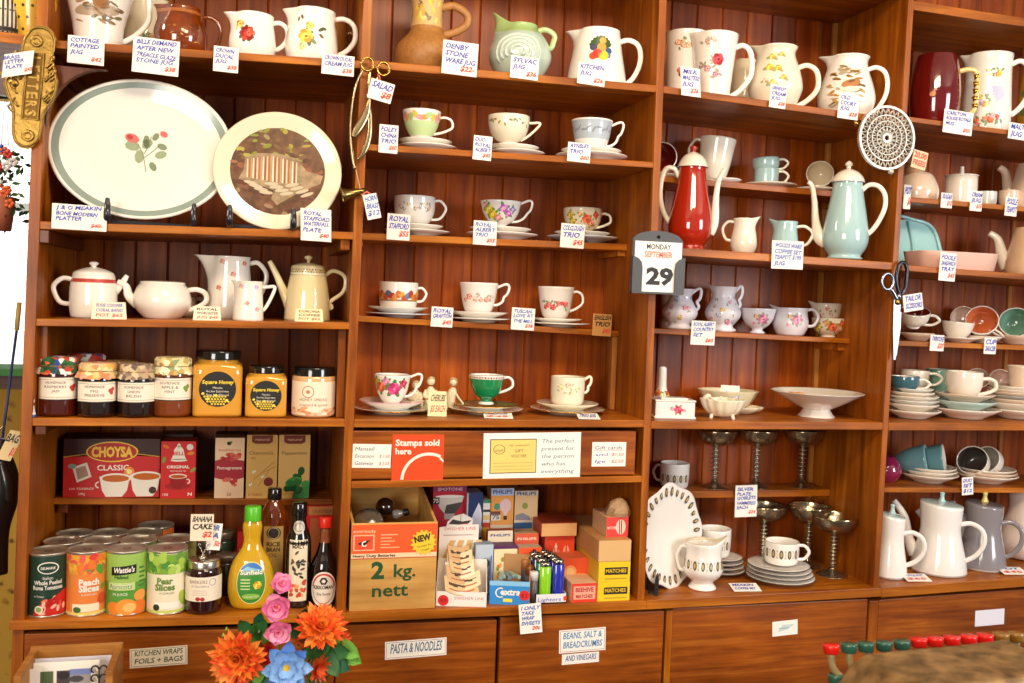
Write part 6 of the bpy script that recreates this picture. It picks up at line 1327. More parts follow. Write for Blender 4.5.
b1 = box('long plain brown card box resting on the yellow cartons', 598, 631, 540, shelfB, .0, .26, (M('#dcae74', .7), M('#c08a50', .7)), None, 'card_box', up=y1.top+y2.top+.0006)
b2 = box('red matches pack on top of the long plain brown box', 606, 628, 517, shelfB, .03, .10, (M('#e03c30', .45), M('#d8a880', .5)), multi('#e4403a', R_e(.3, .5, .45, .38, '#f4c8b0'), R_r(.15, .15, .22, .85, '#2a2020', 3), R_r(.32, .15, .4, .85, '#2a2020', 3), txl('MATCHES', .4, 2.6, '#f4dcd0', .9, -.5)), 'match_carton', up=y1.top+y2.top+b1.top+.0009)
t = T('plastic_bag_packet', 'crumpled clear plastic bag of small items on the red matches pack', 'bag', 618, shelfB, .05, 498, y1.top+y2.top+b1.top+b2.top+.0012, rot=0, empty=False); H = t.H; mb = MB(); rnd = random.Random(8)
mb.lathe([(0, 0), (11, 0), (12, H*.2), (11, H*.5), (8, H*.8), (3, H*.97), (0, H)], M('#c8a078', .12, coat=1, trans=.25), 14, sy=.9, warp=lambda x, y, z: (x+rnd.uniform(-1.2, 1.2), y+rnd.uniform(-1, 1), z+rnd.uniform(-.8, .8)*(z > 0)), smooth=False)
mb.box(-5, 5, -3, 3, H*.25, H*.75, M('#e8c890', .5), b=.5); t.single(mb)
# ================================================================== BAY C
jug('white jug with red flowers half hidden behind the third bay upright', 684, 35, 'C0', .16, [(17, 0), (18, .04), (19, .5), (21, .95), (21.5, 1)], WHITE, 0, decor=lambda mb, S, H, R: (spray(mb, S, 3, H*.42, 6, ['#b83a2c', '#8a4a2a', '#c86a4a'], 4, 5), spray(mb, S, -2, H*.8, 5, ['#d8a888', '#c89870'], 7, 5)))
def magn(mb, S, H, R):
    for k in range(16): leaf(mb, S, -2+random.uniform(-14, 12), H*random.uniform(.3, .62), 5, random.uniform(0, 360), '#a89a84')
    flower(mb, S, 4, H*.58, 6.5, '#c83a44', '#7a1a2a', 6); flower(mb, S, -6, H*.45, 4, '#d8909a', '#a85a6a', 5, 3); flower(mb, S, 2, H*.36, 3.4, '#c87a8a', '#a85a6a', 5, 3); spray(mb, S, -8, H*.85, 3.6, ['#c8a088', '#b89078', '#a89888'], 3, 5, '#b0a088', 2.4, .6)
jug('tapered white jug widest at its rim with crimson blossoms', 712, 37, 'C0', .09, [(15.5, 0), (16.5, .04), (18.5, .35), (21.5, .8), (23.5, 1)], WHITE, 1, 37, (.82, .06), 2.7, 'c', (-1, 3, 3, .7, .5), magn)
jug('plain cream jug tucked behind the crimson blossom jug', 743, 62, 'C0', .24, [(13, 0), (15, .3), (12, 1)], CREAM, 0)
def yflow(mb, S, H, R):
    for u, v, r, c in ((-6, .62, 4, '#e8c44a'), (2, .6, 3.4, '#e0b03c'), (-2, .36, 3.8, '#e8c860'), (8, .45, 3, '#d8a84a'), (-10, .4, 2.6, '#e8b8a0'), (-4, .8, 3.4, '#e8c85a'), (5, .84, 2.6, '#d8b04a')):
        leaf(mb, S, u, v*H, r*2, 200, '#a8a878'); leaf(mb, S, u, v*H, r*2, -40, '#a8a878'); flower(mb, S, u, v*H, r, c, '#b8842a', 6, 2+abs(u)*.05)
jug('round bodied cream jug with yellow flowers and a wavy rim', 774, 49, 'C0', .09, [(17, 0), (20, .05), (26, .28), (26.5, .42), (23, .66), (18, .88), (20.5, 1)], IVORY, 1, 41, (.68, .04), 2.6, 'c', (-1, 7, 3, .74, .4), yflow)
jug('white jug painted with a brown cottage and trees', 845, 59, 'C0', .08, [(20, 0), (23, .05), (28, .28), (26, .5), (20, .8), (19, .93), (21, 1)], WHITE, 1, 38, (.8, .06), 2.3, 'c', (-1, 8, 2, .8, .4),
    lambda mb, S, H, R: (scene_decor(['#8a6a3a', '#a8803c', '#c89a4c', '#7a5a34', '#b8a888'], 13, 60, -.65, .6, .12, .8, 5)(mb, S, H, R), ell(mb, S, 4, H*.5, 9, 4, M('#b87a4a', .3), 10, 9), ell(mb, S, 4, H*.4, 8, 3, M('#e8d8c0', .3), 0, 10)))
# middle: the coffee sets
BLU = M('#a9c9c9', .1, coat=.7); REDP = M('#a82410', .08, coat=1); OFW = M('#f2e8d6', .12, coat=.6); DKR = M('#8a1a10', .1, coat=.6)
# set-back shelf C1
t = saucer('white saucer under the tilted white beaker', 722, 19, 'C1', .235, .0005, mat=PB, deep=.3)
cup('white beaker with handle to the left standing on a saucer', 712, 139, 18, 'C1', .235, 3.2*PX, prof='bucket', mat=OFW, hs=-1, hx=27, hz=(.92, .3), hw=1.4, hstyle='loop', name='beaker', group=None, tilt=(0, 6))
saucer('pale blue white saucer under the two stacked blue cups', 769, 27, 'C1', .225, .0005, mat=OFW, deep=.16)
cup('lower of the two stacked pale blue cups', 766, 162, 12, 'C1', .225, 3.3*PX, prof='straight', mat=BLU, inner=OFW, hx=21, hz=(.85, .2), hw=1.2, hstyle='loop', hmat=OFW, Hpx=17, group='stacked pale blue cups')
cup('upper slightly tipped one of the two stacked pale blue cups', 766.5, 150, 13.5, 'C1', .225, 18.4*PX, prof='tea', mat=BLU, inner=OFW, hx=21, hz=(.85, .2), hw=1.2, hstyle='loop', hmat=OFW, Hpx=14.5, tilt=(0, -5), group='stacked pale blue cups')
saucer('plain saucer below the upturned cream cup', 815, 21, 'C1', .225, .0005, mat=OFW, deep=.2)
def tipped(label, px, py, R, depth, shelf, Y, rx, ry, outer, inner, rim=None, up=0, name='teacup', cat='cup', group=None, hs=0, hang=0, prof='round', hm=None):
    t = T(name, label, cat, px, shelf, Y, None, 0, group, P=at(px, py, Y)); H = depth
    P, o = vessel([(r*R, z*H) for r, z in PROF[prof]], 1.1); no = len(o)+1; bb = [(-1, 1e9, inner, (lambda i, p: i > no))]
    if rim: bb.append((-1, 1e9, rim, (lambda i, p: no-1 <= i <= no)))
    mb = MB(); mb.lathe([(r, z-H) for r, z in P], outer, 36, bands=[(-1e9, 1e9, b[2], b[3]) for b in bb]); t.part(mb, 'cup_body')
    if hs:
        h = MB(); h.tube([(x, y, z-H) for x, y, z in hpts(o, hs, R*1.55, .8, .2, 'loop')], (1.4, 1.1), hm or outer, 10, 4); hb = t.part(h, 'handle'); hb.rotation_euler.z = radians(hang)
    t.root.rotation_euler = (radians(rx), radians(ry), t.rz); return t
tipped('cream cup lying on its side with its mouth facing forward', 820, 173.5, 13.5, 16, 'C1', .235, 78, 10, OFW, M('#e0cfae', .2, coat=.4))
tipped('red lined cup tipped against the third bay upright', 661, 157, 16, 20, 'C1', .235, 80, -8, OFW, DKR, OFW)
saucer('white saucer below the red lined tipped cup', 668, 17, 'C1', .235, .0005, mat=OFW, deep=.3)
# red coffee pot
pot('tall glossy red coffee pot with a white lid handle and spout', 689, 168, 'C2', .12, [(12, 0), (15, .015), (16, .03), (14, .07), (20, .17), (22, .3), (20, .5), (15.5, .78), (13.5, .95), (13.5, 1)], REDP, [(15, 0), (15, 1), (13.5, 5), (9.5, 11), (3, 15), (0, 15.5)], -1, 30, (.9, .3), 2.6,
    [(19, .22), (23.5, .36), (24, .65), (26, .85), (31, .985)], [(5, 4), (4.4, 3.6), (3.2, 2.8), (2.6, 2.2), (2.2, 2)], name='coffee_pot', lidmat=OFW, spmat=OFW, hmat=OFW, knob=[(0, 14.5), (2.4, 15.5), (2, 17), (3.6, 19), (3, 21), (0, 22)], knobm=REDP,
    hshape=[(-13, .88), (-18, .98), (-26, .98), (-30, .86), (-31, .68), (-28, .5), (-23, .38), (-19, .33)])
jug('small white creamer with its handle to the left', 743, 219, 'C2', .12, [(8.5, 0), (10, .04), (13, .25), (12.5, .5), (10.5, .8), (11.5, 1)], OFW, -1, 21, (.9, .4), 1.5, 'loop', (1, 4, 2.5, .7, .45))
jug('small pale blue creamer behind the large price card', 784, 222, 'C2', .12, [(8.5, 0), (10, .04), (13.5, .25), (13, .5), (11.5, .8), (12, 1)], BLU, 1, 26, (.86, .35), 1.6, 'loop', (-1, 5, 3, .7, .45), hmat=OFW, inner=OFW)
pot('tall pale blue coffee pot with a white lid and spout to the left', 844, 183, 'C2', .045, [(14, 0), (17, .015), (17.5, .03), (15.5, .06), (20, .15), (22.5, .28), (20.5, .5), (16.5, .78), (14.5, .95), (14.5, 1)], BLU, [(16, 0), (16, 1), (14.5, 5), (10, 10), (4, 13), (0, 13.5)], 1, 34, (.9, .3), 2.4,
    [(-18, .24), (-25, .3), (-29, .5), (-31, .75), (-34, .95), (-38, 1.01)], [(7.5, 5), (6.2, 4.6), (4, 3.6), (3, 3), (2.4, 2.2), (2.2, 2)], name='coffee_pot', lidmat=OFW, spmat=OFW, hmat=OFW, knob=[(0, 13), (2.4, 14), (2, 15.5), (3.8, 17.5), (2.6, 20), (0, 22)],
    hshape=[(13.5, .9), (20, .97), (29, .95), (35, .84), (35.5, .68), (31, .52), (25.5, .4), (20, .33)])
# floral set on set-back C3
fl = lambda sd, cols=('#d88a9a', '#c8a0a8', '#a8b0c8', '#e0b070'): blob_decor(list(cols), sd, .8, .2, .8, 3, 7, '#a8ae98')
PBV = M('#eeeaf0', .12, coat=.6)
VS = [(12, 0), (13.5, .05), (10, .13), (16, .3), (17.5, .45), (14, .62), (11, .78), (12.5, .93), (14.5, 1)]
jug('bulbous floral jug half behind the hanging calendar', 679, 289, 'C3', .235, VS, PBV, 1, 20, (.9, .5), 1.5, 'ear', (-1, 3, 2, .8, .4), fl(3), flute=(.02, 8))
jug('bulbous white floral jug standing right of the calendar', 722, 287, 'C3', .235, VS, PBV, 1, 18, (.9, .55), 1.4, 'ear', (-1, 3, 2, .8, .4), fl(5), flute=(.02, 8))
def pinkrose(u0):
    def f(mb, S, H, R):
        for k in range(8): leaf(mb, S, u0*R, H*.58, 7, k*45, '#a8a890')
        flower(mb, S, u0*R, H*.58, 5.4, '#e08aa4', '#c84a70', 6, 3); flower(mb, S, u0*R-7, H*.7, 2.6, '#c8a070', '#a87a3a', 5, 2); flower(mb, S, u0*R-8, H*.4, 2.2, '#e0a0b0', '#c84a70', 5, 2)
    return f
cup('white footed sugar bowl with a pink rose', 757, 308.5, 17.5, 'C3', .235, .0005, prof='footed', mat=PBV, hs=0, decor=pinkrose(.3), name='sugar_bowl', cat='bowl', group=None)
jug('low white cream jug with a pink rose and curled handle', 790, 308, 'C3', .235, [(12, 0), (14, .06), (17, .3), (17.5, .5), (16, .8), (17, 1)], PBV, 1, 26, (.95, .35), 1.6, 'loop', (-1, 5, 3, .7, .4), pinkrose(.35))
cup('round sugar bowl painted with yellow and red flowers', 828, 318, 17, 'C3', .235, .0005, prof='round', mat=IVORY, hs=0, decor=orr, name='sugar_bowl', cat='bowl', group=None, rim=GOLD)
jug('small floral cream jug stacked on the yellow flowered sugar bowl', 826, 303.5, 'C3', .235, [(9, 0), (11, .1), (13.5, .5), (14.5, 1)], M('#efe2d0', .14, coat=.6), 1, 23, (1.0, .1), 1.5, 'ear', (-1, 4, 2, .6, .4), blob_decor(['#d88070', '#c8a090'], 4, .7, .2, .8, 2.6, 5), up=18*PX)
# C4
t = T('butter_dish', 'rectangular white covered dish with a pink rose on its side', 'dish', 672, 'C4', .07, 397, rot=radians(-10)); H = t.H
mb = MB(); mb.box(-21, 21, -13, 13, 0, 2.4, PB, b=.9); mb.box(-20, 20, -12, 12, 1.6, H*.82, PB, b=1.2); S = Flat(-12, .12)
for k in range(6): leaf(mb, S, 3, H*.45, 6, k*60, '#8aa078')
flower(mb, S, 3, H*.45, 4.4, '#d8506a', '#a82a48', 6, 3); flower(mb, S, -3, H*.5, 2.4, '#e08a9a', '#a82a48', 5, 3); flower(mb, S, 9, H*.42, 2, '#e08a9a', '#a82a48', 5, 3); t.part(mb, 'dish_body')
mb = MB(); mb.box(-20.8, 20.8, -12.8, 12.8, H*.82, H*.92, PB, b=1); mb.box(-14, 14, -8, 8, H*.9, H, PB, b=1.4); t.part(mb, 'lid')
t = T('bell', 'tall white china bell with a flowered skirt behind the rectangular dish', 'bell', 661, 'C4', .2, 366); H = t.H; mb = MB()
o = cr([(13, 0), (13, 2), (10, H*.22), (7, H*.4), (4.4, H*.55), (4, H*.9), (3, H*.98), (0, H)], 3); mb.lathe([(0, 0)]+o, PB, 26); spray(mb, Cyl(o), 2, H*.36, 5, ['#c8402c', '#e8c03c', '#d87a3c'], 5, 6); t.part(mb, 'bell_body')
SHL = M('#ede2c6', .12, coat=.7)
def shellbowl(label, px, top, R, Y, shelf, up=0, name='bowl', H=None, flute=(.05, 14), feet=True, mat=None, prof=None, sy=.8):
    t = T(name, label, 'bowl', px, shelf, Y, top, up); H = t.H; m = mat or SHL
    P, o = vessel([(R*r, H*z) for r, z in (prof or [(.3, .12), (.5, .16), (.78, .42), (.93, .75), (1, 1)])], 1.2); mb = MB(); mb.lathe(P, m, 56, flute=flute, sy=sy)
    if feet:
        for a in (-.5, .5): mb.tube([(R*a*.9, -R*.3, H*.25), (R*a, -R*.38, 0)], [2, 1.6], m, 8, 2)
        mb.tube([(0, R*.35, H*.25), (0, R*.4, 0)], [2, 1.6], m, 8, 2)
    t.part(mb, 'bowl_body'); return t
t = shellbowl('small pearly shell shaped bowl on little feet', 722, 399, 22, .06, 'C4')
mb = MB(); H = t.H; mb.tube([(-20, 0, H*.8), (-17, -2, H*1.05), (-14, -2, H*1.15), (-12, 0, H*1.0)], [2, 2.6, 2.2, 1.4], SHL, 10, 4); t.part(mb, 'curled_end')
t = shellbowl('leaf shaped cream dish lying below the shell bowl', 738, 406, 24, .17, 'C4', flute=(.04, 8), feet=False, prof=[(.4, 0), (.6, .1), (.9, .6), (1, 1)])
t = shellbowl('wide shallow cream dish at the back holding a small card', 727, 390, 30, .22, 'C4', flute=(.015, 12), feet=False, mat=M('#e4d8b4', .14, coat=.6), prof=[(.35, 0), (.5, .1), (.8, .5), (.95, .86), (1, 1)])
standcard('little folded card propped in the wide shallow cream dish', 729, 386, 20, 'C4', .155, ['TUSCAN $28'], paper=PAPER)
t = T('pedestal_bowl', 'wide cream pedestal bowl with a wavy rim on a flared foot', 'bowl', 816, 'C4', .11, 391.5); H = t.H; mb = MB()
P, o = vessel([(17, 0), (18, .5), (16, H*.1), (13.5, H*.26), (14, H*.32), (26, H*.55), (38, H*.82), (44, H*.97), (45, H)], 1.4, H*.36); mb.lathe(P, M('#efe8da', .12, coat=.6), 64, flute=(.012, 10)); t.part(mb, 'bowl_body')
t2 = T('dried_orange_piece', 'orange dried flower piece lying in the pedestal bowl', 'potpourri', 795, 'C4', .11, None, up=H*.86*t.s, empty=False); mb = MB()
for k in range(7): mb.lathe([(0, 0), (3.5, .4), (3.8, 1.6), (0, 2.8)], M(['#e89a4a', '#d8702c', '#f0b86a'][k % 3], .6), 9, c=(-7+k*2.3, (k % 3)*3-3, .4*(k % 2)))
t2.single(mb)
# goblets
SIL = M('#a89a80', .2, metal=.92, bump=.35, bscale=220); SILS = M('#b0a690', .3, metal=.85)
gob = {}
def goblet(label, px, top, R, shelf, Y, mirror=1):
    k = (round(R), shelf)
    t = T('goblet', label, 'goblet', px, shelf, Y, top, group='silver goblets with twisted stems'); H = t.H
    mb = MB(); P, o = vessel([(1.5, H*.70), (R*.4, H*.725), (R*.78, H*.80), (R*.97, H*.92), (R*1.02, H)], .7, H*.75); mb.lathe(P, SIL, 36, bands=[(H*.97, H*1.1, M('#c8b890', .15, metal=1))]); t.part(mb, 'bowl')
    st = MB(); pr = []; n = int(H*.54/3.5)
    for i in range(n*4+1):
        z = H*.14+(H*.57)*i/(n*4); pr.append((2.5+1.5*cos(2*pi*i/4), z))
    st.lathe(pr, SILS, 14, warp=lambda x, y, z: (x+.35*cos(z*1.4), y+.35*sin(z*1.4), z)); t.part(st, 'twisted_stem')
    f = MB(); f.lathe(cr([(0, .8), (R*.62, 0), (R*.66, .6), (R*.5, 2.2), (R*.2, H*.09), (2.4, H*.14), (0, H*.15)], 3), SIL, 32); t.part(f, 'foot')
for px, l in ((714, 'left'), (755, 'middle'), (801, 'right')): goblet('silver twisted stem goblet at the %s on the upper set back shelf' % l, px, 429, 20, 'C5', .262)
goblet('silver goblet standing behind the price card on the base board', 762, 504, 21, 'C6', .24)
goblet('silver goblet at the back between the other two on the base board', 807, 505, 21, 'C6', .2)
goblet('silver goblet nearest the right upright on the base board', 832, 515, 22.5, 'C6', .115)
# patterned tea set
MOT = [M('#4a4a44', .3), M('#c8a86a', .3)]
def motif(H, n=9, z=.48, sp=8.5, a=2.3, b=5):
    def f(mb, S, H_, R):
        for k in range(n):
            u = (k-(n-1)/2)*sp; ell(mb, S, u, z*H, a, b, MOT[0], 0, 1.5, 10); ell(mb, S, u, z*H, a*.5, b*.6, MOT[1], 0, 2.2, 8)
            ell(mb, S, u+sp/2, z*H+b*.7, .8, .8, MOT[1], 0, 1.5, 6); ell(mb, S, u+sp/2, z*H-b*.7, .8, .8, MOT[1], 0, 1.5, 6); rect(mb, S, u+sp/2-.2, z*H-b*.5, u+sp/2+.2, z*H+b*.5, MOT[1], 1.4)
    return f
MK = dict(mat=PB, hs=1, hw=1.4)
cup('patterned white cup with its handle to the left on the small shelf', 674, 462.5, 14.5, 'C5', .262, .0005, prof='straight', mat=PB, hs=-1, hx=21, hz=(.85, .25), hstyle='loop', decor=motif(22, 5, .5, 6.5, 1.7, 4), group='cups with a dark oval pattern')
def octo(label, px, py, R, Y):
    P = at(px, py, Y); t = T('patterned_plate', label, 'plate', 0, None, Y, P=P); mb = MB(); n = 64
    def rr(a, r): return r*R*(1+.035*cos(8*a)) 
    pr = [(0, -1), (.7, -1), (1, 2.6), (1.01, 3.2), (.985, 3.5), (.72, .8), (.66, .5), (0, .5)]; vs = []; rings = []
    for r, z in pr:
        if r == 0: rings.append([len(vs)]); vs.append((0, -z, 0)); continue
        g = []
        for k in range(n): a = 2*pi*k/n; g.append(len(vs)); vs.append((rr(a, r)*cos(a), -z, rr(a, r)*sin(a)))
        rings.append(g)
    fs = []
    for i in range(len(rings)-1):
        A, B = rings[i], rings[i+1]
        for k in range(n):
            k2 = (k+1) % n
            if len(A) == 1: fs.append([A[0], B[k2], B[k]])
            elif len(B) == 1: fs.append([A[k], A[k2], B[0]])
            else: fs.append([A[k], A[k2], B[k2], B[k]])
    mb.add(vs, fs, PB)
    for k in range(30):
        a = 2*pi*k/30; c, s = cos(a), sin(a); q = .86*R
        for (aa, bb, m_, L) in ((2.3, 5, MOT[0], .3), (1.1, 2.8, MOT[1], .5)):
            pv = [(q*c, -(2.4+L), q*s)]
            for j in range(8):
                tt = 2*pi*j/8; dr, dt = bb*cos(tt), aa*sin(tt); x = (q+dr)*c-dt*s; z = (q+dr)*s+dt*c; pv.append((x, -(2.4+L+dr*.09), z))
            mb.add(pv, [[0, 1+j, 1+(j+1) % 8] for j in range(8)], m_)
    t.part(mb, 'plate_body'); t.root.rotation_euler = (radians(-6), 0, t.rz+radians(54)); return t
octo('large white round plate with a dark leaf border standing against the upright', 669, 535.5, 51, .092)
t = T('plate_stand', 'small black stand holding up the leaf bordered white plate', 'plate stand', 656, 'C6', .03, 573); H = t.H; mb = MB(); mt = M('#16120f', .4); mb.prism([(-2, 0), (2, 0), (2.4, H*.7), (1, H), (-1.4, H*.8)], -6, 4, mt); mb.box(-8, 2, 0, 20, 0, 2, mt); mb.prism([(-10, 0), (-7, 0), (-7, H*2.5), (-10, H*2.5)], 14, 18, mt); t.part(mb, 'foot')
jug('patterned white milk jug on a flared foot before the plate', 702, 541, 'C6', .06, [(13, 0), (14, .03), (11.5, .1), (11, .16), (17, .28), (20, .42), (18.5, .6), (17, .8), (18.5, 1)], PB, -1, 26, (.85, .35), 1.7, 'loop', (1, 4, 8, .7, .5), motif(50, 7, .52, 8, 2, 4.6), rim=M('#d8c8a8', .2))
for i in range(4): saucer(['bottom', 'third', 'second', 'top'][i]+' saucer of the stack behind the patterned jug', 721, 23.5-.8*i, 'C6', .175, (.5+i*5)*PX, mat=PB, rim=M('#5a5044', .3), deep=.17, group='patterned saucers at the back')
cup('patterned cup on the saucer stack behind the milk jug', 714, 528, 16, 'C6', .175, 20.5*PX, prof='straight', mat=PB, hs=0, decor=motif(30, 5, .42, 7, 1.8, 4.4), group='cups with a dark oval pattern')
for i in range(4): saucer(['bottom', 'third', 'second', 'top'][i]+' saucer of the front stack carrying a patterned cup', 780-.6*i, 34-1.1*i, 'C6', .085, (.5+i*4.6)*PX, mat=PB, rim=M('#5a5044', .3), deep=.15, group='patterned saucers at the front')
cup('patterned white cup topping the front saucer stack', 781, 540.5, 17, 'C6', .085, 20.2*PX, prof='straight', mat=PB, hx=26, hz=(.86, .25), hstyle='loop', hw=1.6, decor=motif(27, 5, .45, 8, 2, 4.6), rim=M('#b8a888', .2), group='cups with a dark oval pattern')
# ------------------------------------------------------------------ top of bay B
TAN = M('#b0783c', .45, bump=.5, bscale=120, var=.2)
def vz(mb, S, H, R):
    for k in range(30):
        u = random.uniform(-13, 13); v = H*random.uniform(.52, .97); ell(mb, S, u, v, 3.2, 1.6, M(random.choice(['#e0c83c', '#d8a83a', '#6a5a4a', '#e8d87a', '#8a7a5a']), .5), random.uniform(40, 130), 1.5+k*.04, 8)
jug('tall tan stoneware vase with a bulging base and flowered neck', 425, -18, 'B0', .11, [(22, 0), (27, .05), (31, .17), (29, .3), (19, .42), (16, .5), (15, .7), (19, 1)], TAN, 1, 41, (.72, .44), 4, 'c', None, vz, name='vase', cat='vase', bands=[(.5, 1.05, M('#d8b070', .5))])
SHG = M('#bccfbe', .15, coat=.8, var=.12, bscale=14)
def swirl(mb, S, H, R):
    for k in range(4):
        pts = [S.p(-2+(7+5.5*k)*cos(a/10*pi), H*.42+(5+4*k)*sin(a/10*pi), 1) for a in range(-3, 13)]
        mb.tube(pts, 1.4, M('#cfd9cf', .15, coat=.8), 8, 1, ref=(0, 0, 1))
jug('pale green shell moulded jug with a lifted spout', 519, 27, 'B0', .08, [(19, 0), (22, .04), (30, .3), (31.5, .5), (26, .75), (18, .92), (17, 1)], SHG, 1, 34, (.92, .6), 2.8, 'c', (-1, 12, 13, .66, .5), swirl, bands=[(.8, 1.1, M('#a9c47e', .15, coat=.8))], hmat=M('#b4cb8c', .15, coat=.8))
def fruit(mb, S, H, R):
    for u, v, a, c in ((4, .62, 4.5, '#e8902c'), (0, .5, 5, '#c83a2c'), (6, .47, 5, '#e8c42c'), (-4, .62, 3.6, '#4a4a6a'), (11, .56, 3.4, '#3a5a8a'), (10, .48, 3.4, '#5a7ab0'), (-4, .46, 4, '#e0502c'), (5, .74, 3.4, '#e8a03c')): ell(mb, S, u, v*H, a, a*.95, M(c, .25), 0, 3+a*.1, 14)
    for k in range(9): leaf(mb, S, 3, H*.62, 12, 20+k*18, '#3a5a2a')
    leaf(mb, S, 4, H*.7, 7, 90, '#4a6a34', 2)
jug('cream enamel style jug with a painted bunch of fruit', 596, 33, 'B0', .08, [(28, 0), (29.5, .03), (29, .2), (25, .6), (22.5, .9), (22, 1)], WHITE, 1, 43, (.83, .06), 2.6, 'c', (-1, 11, 0, .72, .32), fruit)
# ================================================================== BAY D
MAR = M('#6a0c10', .08, coat=1, var=.25, bscale=8); YG = M('#e8cf88', .15, coat=.6)
t = T('lustre_mug', 'dark maroon lustre mug with a ribbed gold and cream handle', 'mug', 933, 'D0', .09, 57.5); H = t.H
P, o = vessel([(16, 0), (19, .03*H), (22.5, .2*H), (24, .45*H), (22.5, .75*H), (19, .97*H), (18.5, H)], 1.3); mb = MB(); mb.lathe(P, MAR, 40); S = Cyl(o); ell(mb, S, -2, H*.42, 3, 2.6, M('#c87a3a', .3), 20, 1); leaf(mb, S, -2, H*.45, 5, 40, '#a85a2a', 2); t.part(mb, 'mug_body')
mb = MB(); mb.tube([(21, 0, H*.78), (30, 0, H*.8), (37, 0, H*.74), (38, 0, H*.5), (36, 0, H*.24), (28, 0, H*.16), (21, 0, H*.17)], (2.6, 2.2), YG, 12, 5)
for z in (.3, .4, .5, .6, .7): mb.tube([(34.6, 0, H*z-.8), (34.6+4.5, 0, H*z+.2)], 2.9, GOLD, 10, 1)
t.part(mb, 'handle')
def tallfl(mb, S, H, R):
    spray(mb, S, 6, H*.75, 4, ['#e8b44a', '#d89a3c', '#e0a85a'], 5, 5); spray(mb, S, -4, H*.4, 5, ['#e89a3c', '#d8b04a', '#b8a8d0'], 6, 6); spray(mb, S, 2, H*.16, 5, ['#d86a3c', '#c8402c', '#e8a0a0'], 7, 8, spread=2.6)
    for k in range(5): ell(mb, S, 8+k, H*(.55-.03*k), 6, 2, M('#c8c8e0', .3), 10*k, 1)
jug('tall straight white jug painted with orange flowers beside the maroon mug', 985, 57, 'D0', .10, [(20, 0), (22, .03), (22.5, .3), (21, .8), (22, 1)], WHITE, 1, 38, (.88, .25), 2.6, 'c', (-1, 6, 2, .84, .3), tallfl)
jug('mustard and green jug cut by the right picture edge on the top shelf', 1030, 50, 'D0', .15, [(12, 0), (15, .3), (11, .8), (13, 1)], M('#b8862c', .25, coat=.6), 0, decor=lambda mb, S, H, R: [rect(mb, S, -12, H*(.1+.2*k), 12, H*(.16+.2*k), M('#6a7a3a', .3), 1) for k in range(3)])
PK = M('#e8cdb4', .12, coat=.7); POOL = M('#f0e4d4', .12, coat=.7)
pot('round pinkish cream pot half behind the third upright', 917, 173, 'D1', .18, [(17, 0), (19, .05), (20, .4), (15, .85), (10, 1)], PK, None, 0, None, None, 2, None, None, name='pot', cat='pot')
t = T('cork_stopper', 'brown jar stopper shaped lid on the pinkish pot', 'lid', 914, 'D1', .18, 158, up=27*PX, empty=False); mb = MB(); mb.lathe([(0, 0), (8, 0), (9.5, 8), (9, 15), (0, 16)], M('#b08a64', .5), 20); t.single(mb)
pot('lidded white sugar pot with a straight body', 960, 177, 'D1', .19, [(13, 0), (14, .05), (15.2, .3), (15.2, 1)], POOL, [(15.6, 0), (15.6, 1.2), (9, 2.4), (0, 3)], 0, None, None, 2, None, None, name='sugar_pot', cat='pot', knob=[(0, 2), (2.2, 3), (1.8, 8), (2, 10), (0, 10.5)])
cup('tiny pale grey cup partly behind a small card', 987, 192, 8.5, 'D1', .17, .0005, prof='straight', mat=M('#d8dcd4', .14, coat=.6), hs=0, group=None)
cup('small cream bowl left of the cream teapot', 1008, 191, 10, 'D1', .19, .0005, prof='tea', mat=PK, hs=0, group=None, name='small_bowl', cat='bowl')
pot('cream teapot at the right picture edge on the upper shelf', 1030, 166, 'D1', .19, [(17, 0), (19, .05), (19.5, .4), (15, .9), (14, 1)], PK, [(14, 0), (13, 2), (0, 4)], 0, None, None, 2, [(-15, .25), (-21, .5), (-24, .85), (-30, .98)], [(6, 5), (5, 4), (4, 3.4), (3.4, 3)], knob=[(0, 3.4), (2, 5), (2.4, 7), (0, 8)])
# tray dishes on D2
t = T('serving_dish', 'pale blue divided serving dish standing on edge behind the pink tray', 'dish', 920, 'D2', .2, 220, rot=radians(-8)); H = t.H; mb = MB()
pts = [(-26, 0), (22, 0), (21, H*.5), (16, H*.82), (8, H*.95), (-4, H), (-26, H)]; BL2 = M('#9ccccc', .1, coat=.7)
mb.prism(pts, 0, 2, BL2, warp=lambda x, y, z: (x, y+z*.18, z)); rim = [(x, -.5+z*.18, z) for x, z in pts]
mb.tube(rim, (2, 2.4), BL2, 8, 3, closed=True); mb.tube([(-8, -1, 1), (-7, -1+H*.09, H*.5), (-11, -1+H*.18, H*.98)], (1.6, 1.8), BL2, 8, 4); t.part(mb, 'dish_body')
t = T('serving_tray', 'long pale pink sandwich tray lying along the shelf front', 'tray', 950, 'D2', .075, 253, rot=0); H = t.H; mb = MB(); PKT = M('#e8bfae', .1, coat=.8)
n = 40; prf = [(0, .8), (.86, .8), (.88, 0), (.9, 0), (.93, .8), (1, H-.6), (1.005, H), (.98, H), (.9, 2.2), (0, 2)]; vs = []; rg = []
def sup(a, r): c, s = cos(a), sin(a); q = (abs(c)**5+abs(s)**5)**(-.2); return r*q*c*45, r*q*s*22
for r, z in prf:
    if r == 0: rg.append([len(vs)]); vs.append((0, 0, z)); continue
    g = []
    for k in range(n): x, y = sup(2*pi*k/n, r); g.append(len(vs)); vs.append((x, y, z))
    rg.append(g)
fs = []
for A, B in zip(rg, rg[1:]):
    for k in range(n):
        k2 = (k+1) % n
        fs.append([A[0], B[k2], B[k]] if len(A) == 1 else ([A[k], A[k2], B[0]] if len(B) == 1 else [A[k], A[k2], B[k2], B[k]]))
mb.add(vs, fs, PKT); t.part(mb, 'tray_body')
